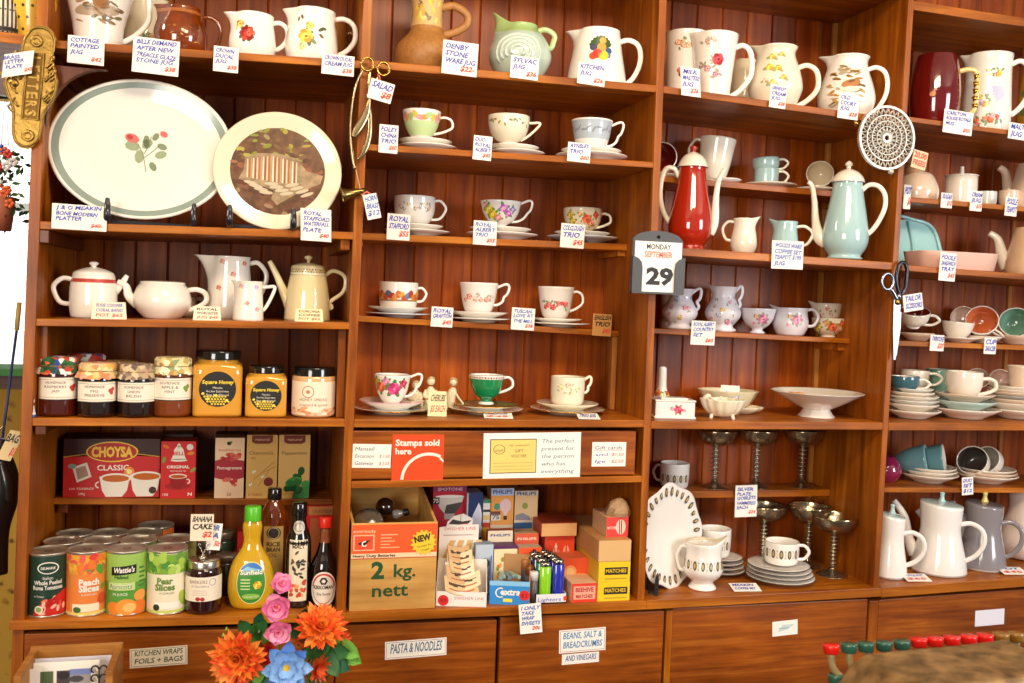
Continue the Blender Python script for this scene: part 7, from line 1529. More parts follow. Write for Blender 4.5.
pot('peach cream teapot with a straight spout at the right picture edge', 1030, 230, 'D2', .13, [(20, 0), (23, .06), (24, .3), (19, .8), (17, 1)], M('#e4bd98', .12, coat=.7), [(17, 0), (15, 2), (0, 5)], 0, None, None, 2, [(-20, .22), (-26, .45), (-31, .8), (-39, .93)], [(8, 6), (6, 5), (4, 3.6), (3, 2.8)], spmat=POOL)
# D3 cups
CO = {'r': M('#8a1c10', .1, coat=.6), 'o': M('#d07040', .1, coat=.6), 'g': M('#6f9a82', .1, coat=.6), 'b': M('#6f9fa6', .1, coat=.7), 'd': M('#3d6470', .1, coat=.7), 'p': M('#e8c8b8', .1, coat=.6), 'y': M('#b8b0a0', .1, coat=.6), 'k': M('#4a423e', .2, coat=.5)}
saucer('white saucer beneath the red lined cup', 917, 16.5, 'D3', .17, .0005, mat=PK, deep=.45, group='saucers in the right bay')
tipped('cup with a dark red inside beneath the scissors tag', 915, 311, 15, 17, 'D3', .17, 20, 4, POOL, CO['r'], POOL, hs=1, hang=0)
saucer('white saucer beneath the plain white cup of the right bay', 961, 20, 'D3', .16, .0005, mat=POOL, deep=.25, group='saucers in the right bay')
cup('plain white conical cup leaning on its saucer', 956, 322, 15.5, 'D3', .17, 4*PX, prof='flare', mat=POOL, hs=0, tilt=(0, 4), group=None)
saucer('white saucer beneath the orange lined cup', 984, 17, 'D3', .17, .0005, mat=POOL, deep=.4, group='saucers in the right bay')
tipped('tilted cup with an orange inside facing forward', 982, 320, 15.5, 18, 'D3', .16, 68, 0, POOL, CO['o'], POOL, hs=1, hang=-35)
saucer('pinkish saucer beneath the green lined cup', 1017, 20, 'D3', .17, .0005, mat=PK, deep=.45, group='saucers in the right bay')
tipped('tilted cup with a soft green inside facing forward', 1016, 322, 16, 18, 'D3', .16, 66, 0, POOL, CO['g'], POOL)
tipped('pinkish cup lying behind the white and orange cups', 963, 318, 12, 14, 'D3', .26, 95, 60, PK, CO['p'])
# D4 stacks
def stack(desc, px, Rs, Y, shelf, dz, mats, grp, deep=.14):
    z = .5
    n = len(Rs)
    for i, R in enumerate(Rs):
        pos = 'bottom' if i == 0 else ('top' if i == n-1 else ['', 'second', 'third', 'fourth', 'fifth', 'sixth', 'seventh'][i]+' from bottom')
        saucer('%s plate of the %s' % (pos, desc), px, R, shelf, Y, z*PX, mat=mats[i % len(mats)], deep=deep+.1, group=grp, name='plate', cat='plate'); z += dz[i % len(dz)]
    return z
z1 = stack('leftmost white stack under the dark blue cup', 912, [27, 25, 25, 25, 21, 20], .09, 'D4', [8, 4.6, 4.6, 5.5, 4.6, 4], [POOL, POOL, M('#dcd8cc', .14, coat=.6)], 'plates in the leftmost stack', .2)
cup('dark teal blue cup on the leftmost plate stack', 904, 376, 14.5, 'D4', .09, (z1-1)*PX, prof='tea', mat=CO['d'], inner=POOL, hx=23, hz=(.8, .2), hstyle='loop', hw=1.4, hmat=POOL, group=None)
cup('cup with a tan rim behind the dark teal blue cup', 914, 370, 14, 'D4', .2, 28*PX, prof='tea', mat=POOL, hx=25, hz=(.85, .3), hstyle='loop', hw=1.4, group=None, rim=M('#b88a5a', .3))
z2 = stack('middle stack under the large white cup', 964.5, [33, 30, 28], .095, 'D4', [10, 9, 5], [POOL, M('#c4dcd6', .12, coat=.6), PK], 'plates in the middle stack', .2)
cup('large white cup on top of the middle plate stack', 963, 371.5, 18, 'D4', .095, (z2-1)*PX, prof='tea', mat=POOL, hx=29, hz=(.75, .15), hstyle='c', hw=1.9, group=None)
cup('soft green cup standing behind the large white cup', 938, 369, 13, 'D4', .23, 22*PX, prof='tea', mat=CO['g'], inner=CO['p'], hs=0, group=None)
saucer('pale saucer carrying the soft green cup', 940, 18, 'D4', .23, 18*PX, mat=PK, deep=.2, group='saucers in the right bay'); stack('short hidden stack under the soft green cup', 938, [21, 20, 19], .24, 'D4', [5], [POOL], 'plates at the back of the lower shelf', .2)
tipped('pinkish cup lying behind the large white cup', 978, 378, 11, 14, 'D4', .24, 60, 20, PK, CO['p'], hs=1)
tipped('pale pinkish cup lying on its side by the right hand stack', 1000, 380, 11, 20, 'D4', .2, 85, -70, PK, CO['p'])
z3 = stack('right hand stack with grey edged plates', 1016, [31, 30, 29, 28, 27, 26, 25], .10, 'D4', [8, 5, 4.4, 4, 4, 4, 4], [POOL, POOL, PK, M('#a8a49c', .2, coat=.5), PK], 'plates in the right hand stack', .2)
cup('tall pinkish white cup on the right hand stack at the picture edge', 1022, 366, 15, 'D4', .10, (z3-1)*PX, prof='bucket', mat=PK, hs=0, group=None)
# D5
pot('glossy magenta round pot beside the third upright', 886, 456, 'D5', .18, [(7, 0), (9, .04), (13.5, .3), (14, .55), (10, .88), (7, 1)], M('#8a2048', .08, coat=1), None, 0, None, None, 2, None, None, name='round_pot', cat='pot')
stack('pale stack under the blue cups', 928, [28, 27, 26.5], .185, 'D5', [5, 4], [POOL], 'plates under the blue cups', .2)
stack('pale stack under the grey lined cups', 985, [30, 29, 28], .185, 'D5', [4, 4], [POOL, PK], 'plates under the grey lined cups', .18)
tipped('upper left teal blue cup lying on its side', 944, 458, 14.5, 27, 'D5', .16, 4, 80, CO['b'], POOL, prof='flare', group='teal cups lying on their sides', rim=POOL)
tipped('right hand teal blue cup nested into its twin', 927, 459, 15, 30, 'D5', .16, 4, 78, CO['b'], CO['b'], prof='flare', group='teal cups lying on their sides', rim=M('#b8d4d4', .1))
tipped('cream cup with a dark brown inside lying with its mouth to the left', 972, 460, 15.5, 20, 'D5', .165, 60, -34, POOL, CO['k'], POOL, prof='tea')
tipped('second cream cup nested behind the brown lined cup', 986, 459, 14, 18, 'D5', .19, 55, -50, POOL, CO['y'], POOL, prof='tea')
# D6 coffee pots
PW2 = M('#f4eee8', .14, coat=.6); GREY = M('#8b8589', .16, coat=.6)
WAIST = [(1.1, 0), (1.13, .03), (1.06, .2), (.86, .5), (.8, .66), (.84, .85), (.86, 1)]
def wp(label, px, top, R, Y, mat, hx, spx, lidm, knm, hmat=None, hs=1, rim=2, hz=(.72, .2), sp=True):
    return pot(label, px, top, 'D6', Y, [(R*r, z) for r, z in WAIST], mat, [(R*.84, 0), (R*.82, 1), (R*.4, 1.8), (0, 2)], hs, hx, hz, 2.4, [(-R*.95, .2), (-R*1.25, .45), (-R*1.45, .75), (-R*1.9, .97)] if sp else None, [(6.5, 5), (5, 4), (4, 3.4), (3, 2.8)] if sp else None, name='coffee_pot', lidmat=lidm, knob=[(0, 1.5), (3.6, 2), (2.4, 5), (1.9, 8), (2.4, 11), (0, 12)], knobm=knm, hmat=hmat, rimtilt=-rim, bands=[(0, .03, M('#b8b0a8', .3))])
wp('narrow white coffee pot against the third upright', 889, 515, 15, .08, PW2, 31, 0, M('#c4d4d0', .14, coat=.6), M('#a8c4c4', .14, coat=.6), sp=False)
wp('largest white waisted coffee pot with a pale blue knob', 938, 503, 23.5, .09, PW2, 40, 0, M('#c4d4d0', .14, coat=.6), M('#a8c8c8', .14, coat=.6))
wp('white coffee pot spout and handle seen behind the largest pot', 950, 512, 17, .22, PW2, 30, 0, PW2, PW2)
wp('grey waisted coffee pot with a yellow knob', 981, 503, 20.5, .10, GREY, 35, 0, M('#6a6468', .2, coat=.5), M('#d8c46a', .2, coat=.5), hmat=GREY, sp=False)
jug('large pinkish white jug at the right picture edge on the base board', 1026, 490, 'D6', .16, [(20, 0), (25, .04), (28, .2), (24, .45), (18, .75), (20, 1)], M('#ecd8cc', .12, coat=.7), 0, inner=M('#d8985a', .3))
# ================================================================== things hung on the uprights
BR = M('#94743a', .38, metal=1, bump=.6, bscale=90); BRD = M('#6a4c1a', .45, metal=.8)
t = T('letter_plate', 'ornate cast brass letter plate hanging on the left upright', 'letter plate', 0, None, 0, P=at(33, 88, -.012), rot=0); mb = MB()
R0 = [(-6, 60), (0, 62), (8, 62), (15, 58), (20, 50), (20, 40), (18, 32), (20, 26), (23, 16), (26, 8), (25, -2), (22, -12), (17, -20), (14, -26), (13, -38), (12, -50), (6, -58), (0, -61), (-8, -60), (-14, -55), (-17, -47), (-18, -37), (-19, -24), (-23, -14), (-27, -6), (-30, 2), (-28, 8), (-22, 12), (-19, 20), (-17, 30), (-15, 40), (-13, 50)]
R0 = [(x*.88+z*.07, z) for x, z in R0]; mb.prism(R0, -2, 2, BR); t.part(mb, 'plate_body')
mb = MB(); mb.tube([(x*.93, -2.4, z*.96) for x, z in R0], 1.2, BR, 6, 2, closed=True)
mb.tube([(-7+.07*z, -3, z) for z in (34, -32)]+[(8+.07*z, -3, z) for z in (-32, 34)], 1, BR, 6, 1, closed=True)
rnd = random.Random(3)
for k in range(22):
    s_ = -1 if k % 2 else 1; z = rnd.uniform(-24, 30); x = s_*rnd.uniform(13, 19)+.07*z; mb.tube([(x-3*s_, -2.6, z-3), (x, -3.4, z), (x+2*s_, -2.8, z+3.4), (x, -2.6, z+5)], 1.1, BR, 6, 3)
for z in (46, -48):
    mb.lathe([(3, 0), (5.4, .6), (6, 2), (5, 2.6), (2.4, 1.2)], BR, 18, c=(.07*z, -1.4, z), rot=Matrix.Rotation(radians(90), 3, 'X'))
mb.lathe([(0, 2.6), (3.4, 2), (4.6, 0)], BR, 18, c=(-17, -2, 3), rot=Matrix.Rotation(radians(90), 3, 'X')); t.part(mb, 'moulded_border')
mb = MB(); poly(mb, Flat(-2, .15), [(-6+.07*34, 33), (7+.07*34, 33), (7-.07*31, -31), (-6-.07*31, -31)], BRD, 1); t.part(mb, 'recessed_panel', 'dark recessed panel')
mb = MB(); S = Flat(-2.4, .3)
for i, ch in enumerate('LETTERS'): txt(mb, S, ch, -4.2+.07*(26-i*8.8), 26-i*8.8+1.5, 9.5, BR, 6.4, 'c', rot=-90, bold=.03, L=2)
t.part(mb, 'raised_lettering')
mb = MB(); 
card('white tag hanging on the brass letter plate with red price', 4, 53, 32, 75, ['BRASS', 'LETTER', 'PLATE', '>$45'], Y=-.03, rot=-14, skew=.35, group='hanging string tags')
# tongs
CH = M('#b8a078', .22, metal=1); BRS = M('#b8924a', .2, metal=1)
t = T('sugar_tongs', 'long handled metal tongs with ring grips hanging on the second upright', 'tongs', 0, None, 0, P=at(366, 112, -.02), rot=0); mb = MB()
for cx, cz in ((0, 47), (16, 44)): mb.tube([(cx+6*cos(a*pi/6), 0, cz+6.5*sin(a*pi/6)) for a in range(12)], 1.3, BRS, 8, 2, closed=True)
t.part(mb, 'ring_grips')
mb = MB(); mb.tube([(-4, 0, 42), (-10, 0, 28), (-14, 0, 5), (-15, 0, -20), (-12, 0, -45), (-9, 0, -58)], [1, 1, 1.1, 1.2, 1.6, 1.2], CH, 8, 4); t.part(mb, 'outer_arm')
mb = MB(); mb.tube([(3, -1, 41), (2, -1, 25), (3, -1, 12), (0, -1, -2), (-8, -1, -18), (-12, -1, -26)], [1.2, 2, 1.6, (3.6, 1), (4, 1), (2, 1)], CH, 10, 4); t.part(mb, 'inner_arm')
mb = MB(); mb.tube([(13, 1, 39), (7, 1, 28), (3, 1, 12), (4, 1, -4), (4, 1, -22), (0, 1, -38), (-7, 1, -48)], [1.2, 1.6, 1.8, (2.4, 1), (2.8, 1), (2.8, 1), (1.2, 1)], CH, 10, 4); t.part(mb, 'long_arm')
mb = MB(); mb.tube([(2, -3, 16), (2, 3, 16)], 2.4, BRS, 12, 1); mb.tube([(10, -1, 38), (13, -1, 34), (10, -1, 30)], .8, M('#d8604a', .6), 6, 3); t.part(mb, 'rivet')
card('pentagonal white tag tied to the hanging tongs', 369, 81, 393, 101, ['SALAD', '>$8'], Y=-.03, rot=12, group='hanging string tags')
t = T('brass_funnel', 'small brass horn shaped funnel hanging beside the second upright', 'horn', 0, None, 0, P=at(352, 193, -.012), rot=0); mb = MB(); R_ = Matrix.Rotation(radians(-72), 3, 'Y')
mb.lathe([(8, 10), (8.6, 10.4), (7.6, 9), (5.6, 4), (4, -2), (2.8, -10), (2.4, -14), (1.8, -14), (2.2, -10), (3.4, -2), (5, 4), (7, 9), (8, 10)], M('#8a7444', .25, metal=1), 26, rot=Matrix.Rotation(radians(-105), 3, 'Y')); t.part(mb, 'horn_body')
mb = MB(); mb.tube([(10, -1, -3), (6, 0, 12), (2, 0, 28), (0, 0, 42)], .5, M('#c8a878', .8), 6, 3); mb.tube([(10, -1, -2), (14, -1, 2), (18, -1, -1), (14, -1, -4)], 1, M('#d87058', .6), 6, 3, closed=True); t.part(mb, 'string_loop')
card('pale blue written tag tied to the brass horn', 365, 194, 379, 219, ['HORN', 'BRASS', '$12'], Y=-.03, rot=-14, group='hanging string tags', ink=INKB)
# calendar
t = T('wall_calendar', 'black framed tear off calendar showing Monday September 29 on the third upright', 'calendar', 0, None, 0, P=at(657.5, 263, -.014), rot=0); DG = M('#4a4a4c', .5); mb = MB()
arch = [(-28, -31), (27, -31), (27, 22)]+[(27-1-26*(1-cos(radians(a)))*1.0, 22+10*sin(radians(a))) for a in range(15, 91, 15)]+[(0-27*sin(radians(a)), 22+10*cos(radians(a))) for a in range(15, 91, 15)]
mb.prism(arch, 0, 3, DG); t.part(mb, 'backing_board'); mb = MB(); mb.box(-25, 25, -2, 0, -29, 21, M('#f4efe8', .6)); S = Flat(-2, .15)
txt(mb, S, 'MONDAY', 0, 13.5, 5, M('#3a3430', .5), 26, bold=.02, L=1); txt(mb, S, 'SEPTEMBER', 0, 5.5, 5.6, M('#e0765a', .5), 30, bold=.03, L=1); txt(mb, S, '29', 2, -21, 15.5, M('#1c1816', .5), 29, bold=.045, L=1)
t.part(mb, 'date_pad'); mb = MB()
for s_ in (-1, 1):
    pts = [(28, -31), (17.5, -31), (17.5, -6), (18.5, 0), (22, 4), (28, 6)]; mb.prism([(s_*x, z) for x, z in pts][::s_], -4.5, -2.2, DG)
    mb.prism([(s_*x, z) for x, z in [(28, -31), (26, -31), (26, 6), (28, 6)]][::s_], -3, 0, DG)
mb.box(-28, 28, -4.4, 0, -31, -29, DG); t.part(mb, 'side_clips'); mb = MB(); mb.tube([(0, -1, 26), (0, 3, 26)], 1.6, M('#1a1614', .4, metal=.5), 10, 1); t.part(mb, 'nail')
# pierced disc
t = T('pierced_trivet', 'round pierced silver coloured metal trivet hung on the right upright', 'trivet', 0, None, 0, P=at(886.5, 138, -.016), rot=0); SV = M('#c4bfb2', .4, metal=.4); mb = MB(); R = 31.5
def annulus(r0, r1, m=SV, y0=-1, y1=1, n=64):
    R9 = Matrix.Rotation(radians(90), 3, 'X'); mb.lathe([(r0, y0), (r1, y0), (r1, y1), (r0, y1), (r0, y0)], m, n, rot=R9, smooth=False)
annulus(29.5, 32, y0=-1.6, y1=1.6); annulus(22, 23.1); annulus(16.3, 17.1); annulus(10.9, 11.6); annulus(2.6, 5)
def spokes(r0, r1, n, w, off=0, tw=0):
    for k in range(n):
        a = 2*pi*(k+off)/n; b = a+tw; p0 = (r0*cos(a), r0*sin(a)); p1 = (r1*cos(b), r1*sin(b)); mb.tube([(p0[0], 0, p0[1]), (p1[0], 0, p1[1])], (w, .9), SV, 6, 1)
spokes(23, 30, 30, .75, 0, .10); spokes(23, 30, 30, .75, 0, -.10); spokes(17, 22.4, 24, .7, 0, .12); spokes(17, 22.4, 24, .7, 0, -.12); spokes(11.4, 16.6, 18, .7, .5, .14); spokes(11.4, 16.6, 18, .7, .5, -.14); spokes(4.6, 11.2, 14, .75, 0, .2); spokes(4.6, 11.2, 14, .75, 0, -.2)
t.part(mb, 'pierced_plate'); t.part(MB().lathe([(3*sin(pi*k/8), -3*cos(pi*k/8)) for k in range(9)], SV, 14, c=(7, 0, -33)), 'foot_knob'); t.part(MB().lathe([(2.6*sin(pi*k/8), -2.6*cos(pi*k/8)) for k in range(9)], BRS, 14, c=(-34, 2, 12)), 'foot_knob')
card('red lettered card hanging behind the pierced trivet', 911, 151, 928, 169, [('20.00', RED), ('FREES', RED)], Y=-.006, rot=10, group='hanging string tags', paper=M('#e8c8a0', .7), shear=0)
# scissors
t = T('tailor_scissors', 'long steel tailor scissors hung from the right upright', 'scissors', 0, None, 0, P=at(896, 300, -.012), rot=0); mb = MB(); ST = M('#8e929a', .25, metal=1)
mb.prism([(-3, 0), (5, 0), (4.5, -30), (2.6, -60), (.2, -60), (-2, -30)], -1, .2, ST); t.part(mb, 'blade'); mb = MB(); mb.prism([(-1, 2), (7, 2), (7.5, -28), (4.5, -57), (1, -40)], .4, 1.6, ST); t.part(mb, 'blade')
mb = MB(); mb.tube([(-11+6.6*cos(a*pi/6), 0, 18+8*sin(a*pi/6)) for a in range(12)], 1.7, ST, 8, 2, closed=True); mb.tube([(-7, 0, 11), (-3, 0, 6), (1, 0, 0)], 2.6, ST, 8, 3); t.part(mb, 'small_finger_ring')
mb = MB(); mb.tube([(5+6*cos(a*pi/6)+(.5 if sin(a) > 0 else 0), 0, 22+16*sin(a*pi/6)) for a in range(12)], 1.9, M('#3a3c44', .2, metal=.9), 8, 2, closed=True); mb.tube([(3, 0, 7), (3, 0, 0)], 2.8, ST, 8, 1); t.part(mb, 'large_finger_ring')
mb = MB(); mb.lathe([(0, 0), (3, 0), (3, 1.4), (0, 2)], BRS, 14, c=(1.5, -1, -2), rot=Matrix.Rotation(radians(90), 3, 'X')); t.part(mb, 'pivot_screw')
card('white tag tied to the tailor scissors', 902, 294, 924, 311, ['TAILOR', 'SCISSORS'], Y=-.02, rot=-10, group='hanging string tags')
# ================================================================== left edge: seen beside the unit
t = T('hanging_flower_basket', 'hanging basket of red orange and white flowers in the bright window', 'flower basket', 0, None, 0, P=at(4, 205, .75), rot=0); rnd = random.Random(5)
mb = MB(); mb.lathe([(0, -26), (7, -26), (9, -10), (11, 8), (10, 8), (0, 4)], M('#a85a3c', .7), 20); mb.tube([(-6, 0, 6), (0, 0, 120), (6, 0, 6)], .5, M('#3a3a34', .6), 6, 1); t.part(mb, 'pot')
mb = MB()
for k in range(90):
    x, z, y = rnd.gauss(2, 8), rnd.uniform(-22, 52), rnd.uniform(-8, 8); L_ = rnd.uniform(5, 11); a = rnd.uniform(0, 360); c, s = cos(radians(a)), sin(radians(a))
    mb.add([(x, y, z), (x+c*L_*.5-s*2, y-2, z+s*L_*.5+c*2), (x+c*L_, y, z+s*L_), (x+c*L_*.5+s*2, y+1, z+s*L_*.5-c*2)], [[0, 1, 2, 3]], M(rnd.choice(['#2c4a2c', '#3f6a34', '#1c3022', '#6a9a5a']), .6), False)
t.part(mb, 'foliage')
mb = MB()
for k in range(14):
    x, z = rnd.gauss(3, 6), rnd.uniform(-4, 54); m = M(rnd.choice(['#d8302c', '#e86a34', '#e8e0dc', '#d8302c', '#3a4a9a']), .5)
    for j in range(5): a = 2*pi*j/5; mb.lathe([(0, 0), (2.4, .4), (2, 1.4), (0, 1.8)], m, 8, c=(x+2.8*cos(a), -9, z+2.8*sin(a)), rot=Matrix.Rotation(radians(80), 3, 'X'))
t.part(mb, 'blossoms')
t = T('blue_pole', 'thin blue and yellow pole leaning beside the window', 'pole', 0, None, 0, P=at(12, 350, .2), rot=0, empty=False); mb = MB()
mb.tube([(4, 0, 20), (6, 0, 48)], 2.4, M('#d8b86a', .4), 10, 1); mb.tube([(-14, 0, -150), (4, 0, 20)], 1.3, M('#2a3c7a', .35), 10, 1); t.single(mb)
t = T('dark_coat', 'black coat hanging below the window at the far left', 'coat', 0, None, 0, P=at(-4, 500, .12), rot=0); mb = MB()
mb.tube([(2, 0, 62), (0, 0, 40), (2, 0, 10), (-2, 0, -30), (0, 0, -75)], [(6, 5), (16, 10), (20, 14), (15, 12), (12, 9)], M('#100e10', .35, coat=.3, bump=.6, bscale=18), 20, 5); t.part(mb, 'coat_body'); mb = MB(); mb.tube([(6, -8, 40), (12, -12, 20), (14, -12, 0)], [4, 5, 3.4], M('#1a181c', .3, coat=.4), 12, 4); t.part(mb, 'sleeve')
mb = MB(); mb.tube([(2, 0, 60), (2, 0, 70), (6, 0, 74)], .8, CH, 8, 3); t.part(mb, 'hook')
card('cream tag with black writing hanging at the far left', 4, 430, 17, 461, [('BAG', BLACK), '>$15'], Y=.05, rot=12, skew=.2, group='hanging string tags', paper=M('#e8cf9c', .7))
mb = MB(); q = at(8, 372, .9); mb.box(-1.2, -.2, 1.0, 1.19, q.z-.02, q.z+.0, M('#3a7a3a', .7)); o = mb.build('window_sill_cloth'); tag(o, 'green cloth strip lying on the window sill', 'cloth')
# ================================================================== foreground counter with register, flowers, card box
WC = wood('counter_timber', '#2e180a', '#442410', '#583418', 0, .45, .2)
t = bpy.data.objects.new('shop_counter', None); COL.objects.link(t); t.location = (.6, -.9, 0); tag(t, 'low timber shop counter in front of the shelving', 'counter')
def cpart(mb, nm): o = mb.build(nm, t, 1, None, 0, .003); o.matrix_parent_inverse = Matrix.Translation(-Vector(t.location)); return o
CT = .66
cpart(MB().box(-.75, 1.5, -1.35, -.22, CT-.03, CT, WC), 'counter_top'); cpart(MB().box(-.7, 1.45, -1.3, -.27, .06, CT-.03, WC), 'cabinet'); cpart(MB().box(-.68, 1.42, -1.28, -.3, 0, .06, W_DARK), 'plinth')
# register
YR = -1.02
def rp(px, py, Y=YR): return at(px, py, Y)
BZ = M('#96764a', .42, metal=.5, bump=.6, bscale=34, var=.75)
t = bpy.data.objects.new('cash_register', None); COL.objects.link(t); a0 = rp(950, 683); t.location = (a0.x, YR, CT); tag(t, 'antique bronze cash register with rows of red and green round keys', 'cash register')
def rpart(mb, nm, label=None, parent=None): o = mb.build(nm, parent or t, 1); 
def rpt(mb, nm, label=None):
    o = mb.build(nm, t, 1, None, 0); o.matrix_parent_inverse = Matrix.Translation(-Vector(t.location)); tag(o, label); return o
sil = [rp(*p) for p in ((836, 700), (848, 684), (858, 668), (872, 659), (900, 655), (950, 651), (1000, 645), (1016, 642), (1014, 660), (1008, 690), (1008, 712))]
bz = CT+.02
prof_ = [(p.x, p.z) for p in sil]; prof_ = [(prof_[0][0]-.03, bz)]+prof_+[(prof_[-1][0], bz)]
mb = MB(); mb.prism(prof_, YR-.10, YR+.02, BZ); o = rpt(mb, 'hood'); bv = o.modifiers.new('bevel', 'BEVEL'); bv.width = .008; bv.segments = 3
p0, p1 = rp(826, 700), rp(1040, 690)
mb = MB(); mb.box(p0.x-.03, p1.x+.16, YR-.12, YR+.24, CT+.0005, bz+.05, BZ, b=.006); rpt(mb, 'base_cabinet')
pr_ = rp(1012, 640); mb = MB(); mb.box(pr_.x, pr_.x+.2, YR-.1, YR+.0, bz, rp(1016, 652).z, M('#7a5a34', .45, metal=.4, bump=.4, bscale=20), b=.01); rpt(mb, 'side_cabinet')
KR, KG, KO = M('#d81c14', .25, coat=.5), M('#2c5a4a', .25, coat=.5), M('#8a6020', .3, coat=.4); KS = M('#b8a070', .4, metal=.2)
YK = YR+.07
ks = [(831, 648, 'r'), (849, 647, 'g'), (866, 646, 'g'), (884, 645, 'g'), (902, 644, 'g'), (919, 641.5, 'r'), (935, 640.5, 'r'), (952, 639.5, 'r'), (969, 638.5, 'r'), (985, 637.5, 'r'), (1001, 636.5, 'o'), (1016, 636, 'o'), (836, 678, 'g')]
for px, py, c in ks:
    P = at(px, py, YK); s = proj(P)[2]/FPX; r = 8.3*s
    k = MB(); k.lathe([(0, -.0075), (r*.82, -.0075), (r*.9, -.006), (r*.98, .002), (r*.97, .0045), (r*.85, .0052), (0, .0046)], {'r': KR, 'g': KG, 'o': KO}[c], 24, c=tuple(P), rot=Matrix.Rotation(radians(-6), 3, 'X'))
    o = rpt(k, 'key_cap', {'r': 'red key cap', 'g': 'dark green key cap', 'o': 'ochre key cap'}[c])
    st_ = MB(); e = P+Vector((.045, .0, -.075)); st_.tube([tuple(P+Vector((.001, 0, -.006))), tuple(P+Vector((.006, 0, -.03))), tuple(e), (e.x+.01, e.y, max(bz+.05, e.z-.1))], [(.0045, .005)]*4, KS, 8, 3); rpt(st_, 'key_stem')
# flowers in a vase
YF = -.42
vb = at(285, 745, YF); t = T('flower_vase', 'glass vase holding the artificial flowers', 'vase', 0, None, 0, P=Vector((vb.x, YF, CT+.0005)), rot=0, empty=True)
hv = (at(285, 705, YF).z-CT)/t.s; mb = MB(); P_, o_ = vessel([(16, 0), (18, 2), (20, hv*.4), (13, hv*.75), (17, hv)], 1.2); mb.lathe(P_, M('#6a8a8a', .08, trans=.6, coat=.5), 32); t.part(mb, 'vase_body')
base = Vector((vb.x, YF, CT+hv*t.s*.6))
def petal(mb, c, d, up, L, w, mat, curl=.25, n=5):
    d = d.normalized(); sd = d.cross(up).normalized(); nn = sd.cross(d).normalized(); vs = []; fs = []
    for i in range(n+1):
        t_ = i/n; ww = w*sin(pi*min(.98, .12+t_*.86))**.7*(1 if t_ < 1 else .15); p = c+d*L*t_+nn*(curl*L*t_*t_)
        vs += [tuple(p-sd*ww+nn*w*.3), tuple(p), tuple(p+sd*ww+nn*w*.3)]
    for i in range(n): a = 3*i; fs += [[a, a+1, a+4, a+3], [a+1, a+2, a+5, a+4]]
    mb.add(vs, fs, mat)
def bloom(name, label, px, py, Rpx, layers, face, cmat=None, csize=.2, group='artificial flowers', Y=YF, stem=True, lean=.0):
    P = at(px, py, Y); t = T(name, label, 'flower', 0, None, 0, P=P, group=group, rot=0); F = Vector(face).normalized(); ax = F.cross(Vector((0, 0, 1))).normalized(); bx = ax.cross(F)
    rnd = random.Random(int(px*7+py)); mb = MB()
    for (n, L, w, tilt, mats, off) in layers:
        for k in range(n):
            a = 2*pi*(k+off)/n+rnd.uniform(-.12, .12); d = (ax*cos(a)+bx*sin(a))*cos(radians(tilt))+F*sin(radians(tilt))
            petal(mb, F*Rpx*.04, d, F, Rpx*L*rnd.uniform(.88, 1.08), Rpx*w, rnd.choice(mats), .12)
    t.part(mb, 'petals')
    if cmat:
        c = MB(); R_ = F.to_track_quat('Z', 'Y').to_matrix(); c.lathe([(0, -1), (Rpx*csize, -.5), (Rpx*csize*1.05, Rpx*.08), (Rpx*csize*.7, Rpx*.17), (0, Rpx*.2)], cmat, 20, rot=R_)
        for k in range(16): a = 2*pi*k/16; q = R_ @ Vector((Rpx*csize*1.3*cos(a), Rpx*csize*1.3*sin(a), Rpx*.1)); c.lathe([(0, -1), (.9, 0), (0, 1)], M('#e8c83c', .6), 6, c=tuple(q))
        t.part(c, 'flower_centre')
    if stem:
        s = MB(); b = (base-P)/t.s; s.tube([(0, 0, 0), tuple(Vector((b.x*.35, b.y*.5+2, b.z*.5))), tuple(b)], 1.1, M('#3f6a34', .5), 8, 4); t.part(s, 'stem')
    return t
OR = [M('#f0641c', .55), M('#e8501c', .55), M('#f07a24', .55), M('#f08c34', .55)]
gl = lambda: [(24, 1.0, .15, 0, OR, 0), (22, .9, .15, 20, OR, .5), (20, .74, .14, 38, OR, 0), (16, .55, .13, 55, OR[2:], 0), (12, .38, .12, 72, OR[2:], .3)]
bloom('orange_gerbera', 'largest orange artificial flower at the left of the bunch', 238, 658, 30, gl(), (-.25, -1, .15))
bloom('orange_gerbera', 'orange artificial flower at the upper right of the bunch', 320, 628, 27, gl(), (.15, -.75, .75))
bloom('orange_gerbera', 'orange red flower at the lower right beside the blue one', 317, 668, 16, [(16, 1, .13, 10, OR[:2], 0), (12, .7, .12, 40, OR[:2], .5)], (.6, -.9, .0), Y=YF+.02)
bloom('orange_gerbera', 'small orange flower peeping above the blue one', 305, 643, 15, [(16, 1, .13, 15, OR[:2], 0), (12, .7, .12, 45, OR, .5)], (.1, -.5, .9), Y=YF+.05)
bloom('orange_gerbera', 'small red orange flower at the far right under the top one', 343, 640, 10, [(14, 1, .15, 15, OR[:2], 0), (10, .7, .12, 45, OR[:2], .5)], (.8, -.6, .2), Y=YF+.05)
RD = [M('#d8281c', .55), M('#c01c1c', .55)]
bloom('red_artificial_flower', 'red artificial flower tucked left of the blue flower', 268, 655, 15, [(12, 1, .2, 10, RD, 0), (9, .7, .2, 40, RD, .5)], (-.2, -.8, .5), Y=YF+.03)
BLs = [M('#6fa2e0', .5), M('#8cb8ec', .5), M('#5a8ad8', .5)]
bloom('blue_artificial_flower', 'large light blue flower with a yellow centre', 286, 667, 26, [(8, 1.0, .3, 5, BLs, 0), (8, .88, .28, 22, BLs[:2], .5), (6, .6, .2, 42, BLs[1:2], .2)], (.05, -1, .12), M('#f0b81c', .6), .23, Y=YF-.05)
PKs = [M('#f08cb4', .5), M('#f4a4c0', .5), M('#e878a8', .5)]
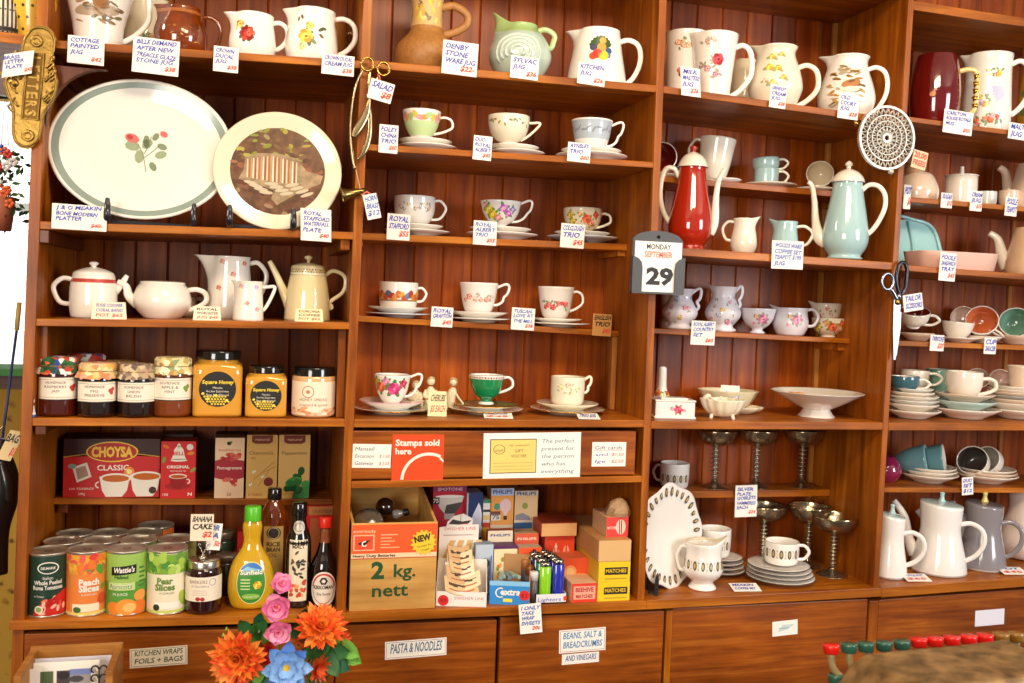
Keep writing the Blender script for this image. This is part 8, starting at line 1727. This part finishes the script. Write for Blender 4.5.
for i, (px, py, r, f, l) in enumerate(((281, 584, 12.5, (.3, -1, .4), 'topmost small pink blossom on the tall sprig'), (277, 607, 16, (-.1, -1, .1), 'middle pink blossom on the tall sprig'), (279, 631, 15, (.0, -1, -.1), 'lowest pink blossom on the tall sprig'))):
    bloom('pink_artificial_blossom', l, px, py, r, [(5, 1, .5, 6, PKs, 0), (5, .85, .42, 26, PKs, .5), (5, .5, .3, 50, PKs[:2], .2)], f, M('#e8604a', .6), .1, Y=YF-.02, stem=(i == 2))
t = T('artificial_leaves', 'green artificial leaves fanned among the flower bunch', 'leaves', 0, None, 0, P=at(285, 665, YF+.04), rot=0, empty=False); mb = MB(); rnd = random.Random(2)
LV = [M('#4a8a34', .5), M('#2f6a34', .5), M('#6aa83c', .5), M('#1f5a3c', .5)]
for px, py, dx, dy, L in ((262, 640, -.35, 1, 20), (258, 645, -.9, .6, 22), (330, 645, 1, -.5, 26), (322, 650, .5, -.9, 24), (318, 655, .9, .1, 26), (300, 628, .2, .9, 18), (335, 652, .9, -.5, 24), (268, 668, -.4, -.6, 24), (305, 655, .6, .3, 24), (340, 645, .6, -.8, 22), (262, 655, -.2, -.9, 22), (256, 626, .3, .9, 14), (310, 668, .3, -.8, 20), (275, 640, .3, .7, 14), (250, 632, -.5, .9, 18), (262, 628, .1, 1, 12), (270, 645, -.2, .8, 18), (292, 640, .2, .7, 18), (300, 650, .5, .5, 20), (265, 650, -.5, .2, 20), (270, 665, -.6, .1, 22), (325, 660, .7, -.3, 22), (312, 645, .8, .2, 20)):
    petal(mb, Vector((px-285, rnd.uniform(-6, 6), 665-py)), Vector((dx, -.2, dy)), Vector((0, -1, .2)), L*1.25, L*.36, rnd.choice(LV), .15)
for k in range(10): mb.tube([(0, 0, -30), (rnd.uniform(-20, 30), rnd.uniform(-4, 6), rnd.uniform(-5, 15))], .7, LV[1], 6, 1)
for px, py in ((225, 632), (228, 626), (222, 638), (259, 630), (264, 626), (268, 632)): mb.lathe([(0, -3), (1.6, 0), (0, 3)], M('#a8b8a8' if px > 240 else '#8aa83c', .5), 8, c=(px-285, 0, 665-py))
t.single(mb)
# card box at the lower left
YB = -.32
def bp_(px, py, Y=YB): return at(px, py, Y)
l, r_ = bp_(22, 663), bp_(118, 656); t = bpy.data.objects.new('card_box', None); COL.objects.link(t); t.location = (l.x, YB, CT-.06); tag(t, 'open wooden box of postcards at the lower left corner', 'box')
def kp(mb, nm, label=None, bev=.001): o = mb.build(nm, t, 1, None, 0, bev); o.matrix_parent_inverse = Matrix.Translation(-Vector(t.location)); tag(o, label); return o
PINE = wood('box_pine', '#9a6024', '#bb7c34', '#d49a50', 0, .5, .1)
zt_ = l.z; zb_ = CT-.0595-0.0
kp(MB().box(l.x, r_.x, YB+.06, YB+.07, zb_, zt_+.004, PINE), 'back_panel'); kp(MB().box(r_.x-.012, r_.x, YB-.06, YB+.06, zb_, zt_, PINE), 'side_panel'); kp(MB().box(l.x, l.x+.012, YB-.06, YB+.06, zb_, zt_, PINE), 'side_panel'); kp(MB().box(l.x, r_.x, YB-.07, YB-.06, zb_, zb_+.05, PINE), 'front_panel'); kp(MB().box(l.x+.012, r_.x-.012, YB-.06, YB+.06, zb_, zb_+.008, PINE), 'base_panel')
def pc(label, x0, x1, top, Y, pics, paper=PAPER, extra=None):
    a, b = at(x0, top, Y), at(x1, top, Y); s = proj(a)[2]/FPX; w = (b.x-a.x)/s/2; H = (a.z-zb_-.009)/s
    tt = T('postcard', label, 'postcard', 0, None, 0, P=Vector(((a.x+b.x)/2, Y, zb_+.009)), rot=0, empty=False, group='postcards in the wooden box'); mb = MB(); mb.box(-w, w, 0, .5, 0, H, paper); S = Flat(0, .12)
    for u0, v0, u1, v1, c in pics: rect(mb, S, u0*w, H-v0, u1*w, H-v1, M(c, .5), 1)
    if extra: extra(mb, S, w, H)
    tt.single(mb)
pc('rear pale grey postcard sheet in the wooden box', 26, 111, 661.5, YB+.045, [], M('#d8d4dc', .6))
pc('cream postcard with three small photographs in the wooden box', 34, 99, 665, YB+.02, [(-.9, 9, -.4, 30, '#5a6a44'), (-.3, 9, .1, 30, '#4a4044'), (.1, 8, .75, 14, '#7a8ac8'), (.1, 14, .75, 30, '#a8a0a0')], PAPER, lambda mb, S, w, H: (ell(mb, S, -.1*w, H-14, 6, 4, M('#2a2428', .5), 0, 2), ell(mb, S, .3*w, H-18, 7, 3.4, M('#4a4a50', .5), 0, 2)))
pc('plain white postcard at the left front of the wooden box', 18, 40, 671, YB+.002, [], M('#efe8e0', .6))
t = T('metal_scroll_clip', 'black curled metal clip on the right side of the postcards', 'clip', 0, None, 0, P=at(99, 683, YB+.012), rot=0, empty=False); mb = MB()
for cx, cz, sg in ((-4, 14, 1), (4, 14, -1), (-4, 5, 1), (4, 5, -1)): mb.tube([(cx+3.4*cos(a*pi/5)*sg, 0, cz+3.6*sin(a*pi/5)) for a in range(8)], .9, BLACK, 6, 2)
mb.tube([(0, 0, -20), (0, 0, 16)], .9, BLACK, 6, 1); t.single(mb)
# ------------------------------------------------------------------ light and camera
w = bpy.data.worlds.new('daylight'); SC.world = w; w.use_nodes = True
nt = w.node_tree; bg = nt.nodes['Background']
tc = nt.nodes.new('ShaderNodeTexCoord'); sp = nt.nodes.new('ShaderNodeSeparateXYZ'); mr = nt.nodes.new('ShaderNodeMapRange')
nt.links.new(tc.outputs['Generated'], sp.inputs['Vector']); nt.links.new(sp.outputs['Y'], mr.inputs['Value'])
mr.inputs['From Min'].default_value = -.1; mr.inputs['From Max'].default_value = .6; mr.inputs['To Min'].default_value = .32; mr.inputs['To Max'].default_value = 1.9
nt.links.new(mr.outputs['Result'], bg.inputs['Strength']); bg.inputs['Color'].default_value = (1, .96, .9, 1)
def area(name, loc, aim, sx, sy, col, e):
    l = bpy.data.lights.new(name, 'AREA'); l.shape = 'RECTANGLE'; l.size = sx; l.size_y = sy; l.energy = e; l.color = col
    o = bpy.data.objects.new(name, l); COL.objects.link(o); o.location = loc
    o.rotation_euler = (Vector(aim)-Vector(loc)).to_track_quat('-Z', 'Y').to_euler(); return o
area('ceiling_lamp', (.6, -1.7, 2.85), (.8, 0, 1.2), 1.0, .5, (1, .80, .56), 70)
area('shop_window_daylight', (3.0, -2.9, 1.9), (1.0, 0, 1.2), 1.0, 1.4, (.94, .96, 1), 85)
area('shop_window_daylight', (-1.6, -3.6, 1.8), (.6, 0, 1.1), 1.2, 1.4, (1, .91, .80), 95)
area('basket_fill_light', (-1.3, -.2, 2.6), (-.9, .8, 1.6), .3, .3, (1, .9, .75), 22)  # added fill without a real lamp, brightens the backlit hanging flower basket
cam = bpy.data.cameras.new('camera'); co = bpy.data.objects.new('camera', cam); COL.objects.link(co)
cam.sensor_width = 36; cam.sensor_fit = 'HORIZONTAL'; cam.lens = FPX/1024*36; cam.clip_start = .05
co.matrix_world = Matrix(((CR.x, CU.x, -CF.x, CAM.x), (CR.y, CU.y, -CF.y, CAM.y), (CR.z, CU.z, -CF.z, CAM.z), (0, 0, 0, 1)))
cam.dof.use_dof = True; cam.dof.focus_distance = 2.2; cam.dof.aperture_fstop = 6.3
SC.camera = co
SC.view_settings.view_transform = 'Standard'; SC.view_settings.look = 'None'; SC.view_settings.gamma = 1; SC.view_settings.exposure = -0.32
SC.view_settings.use_curve_mapping = False
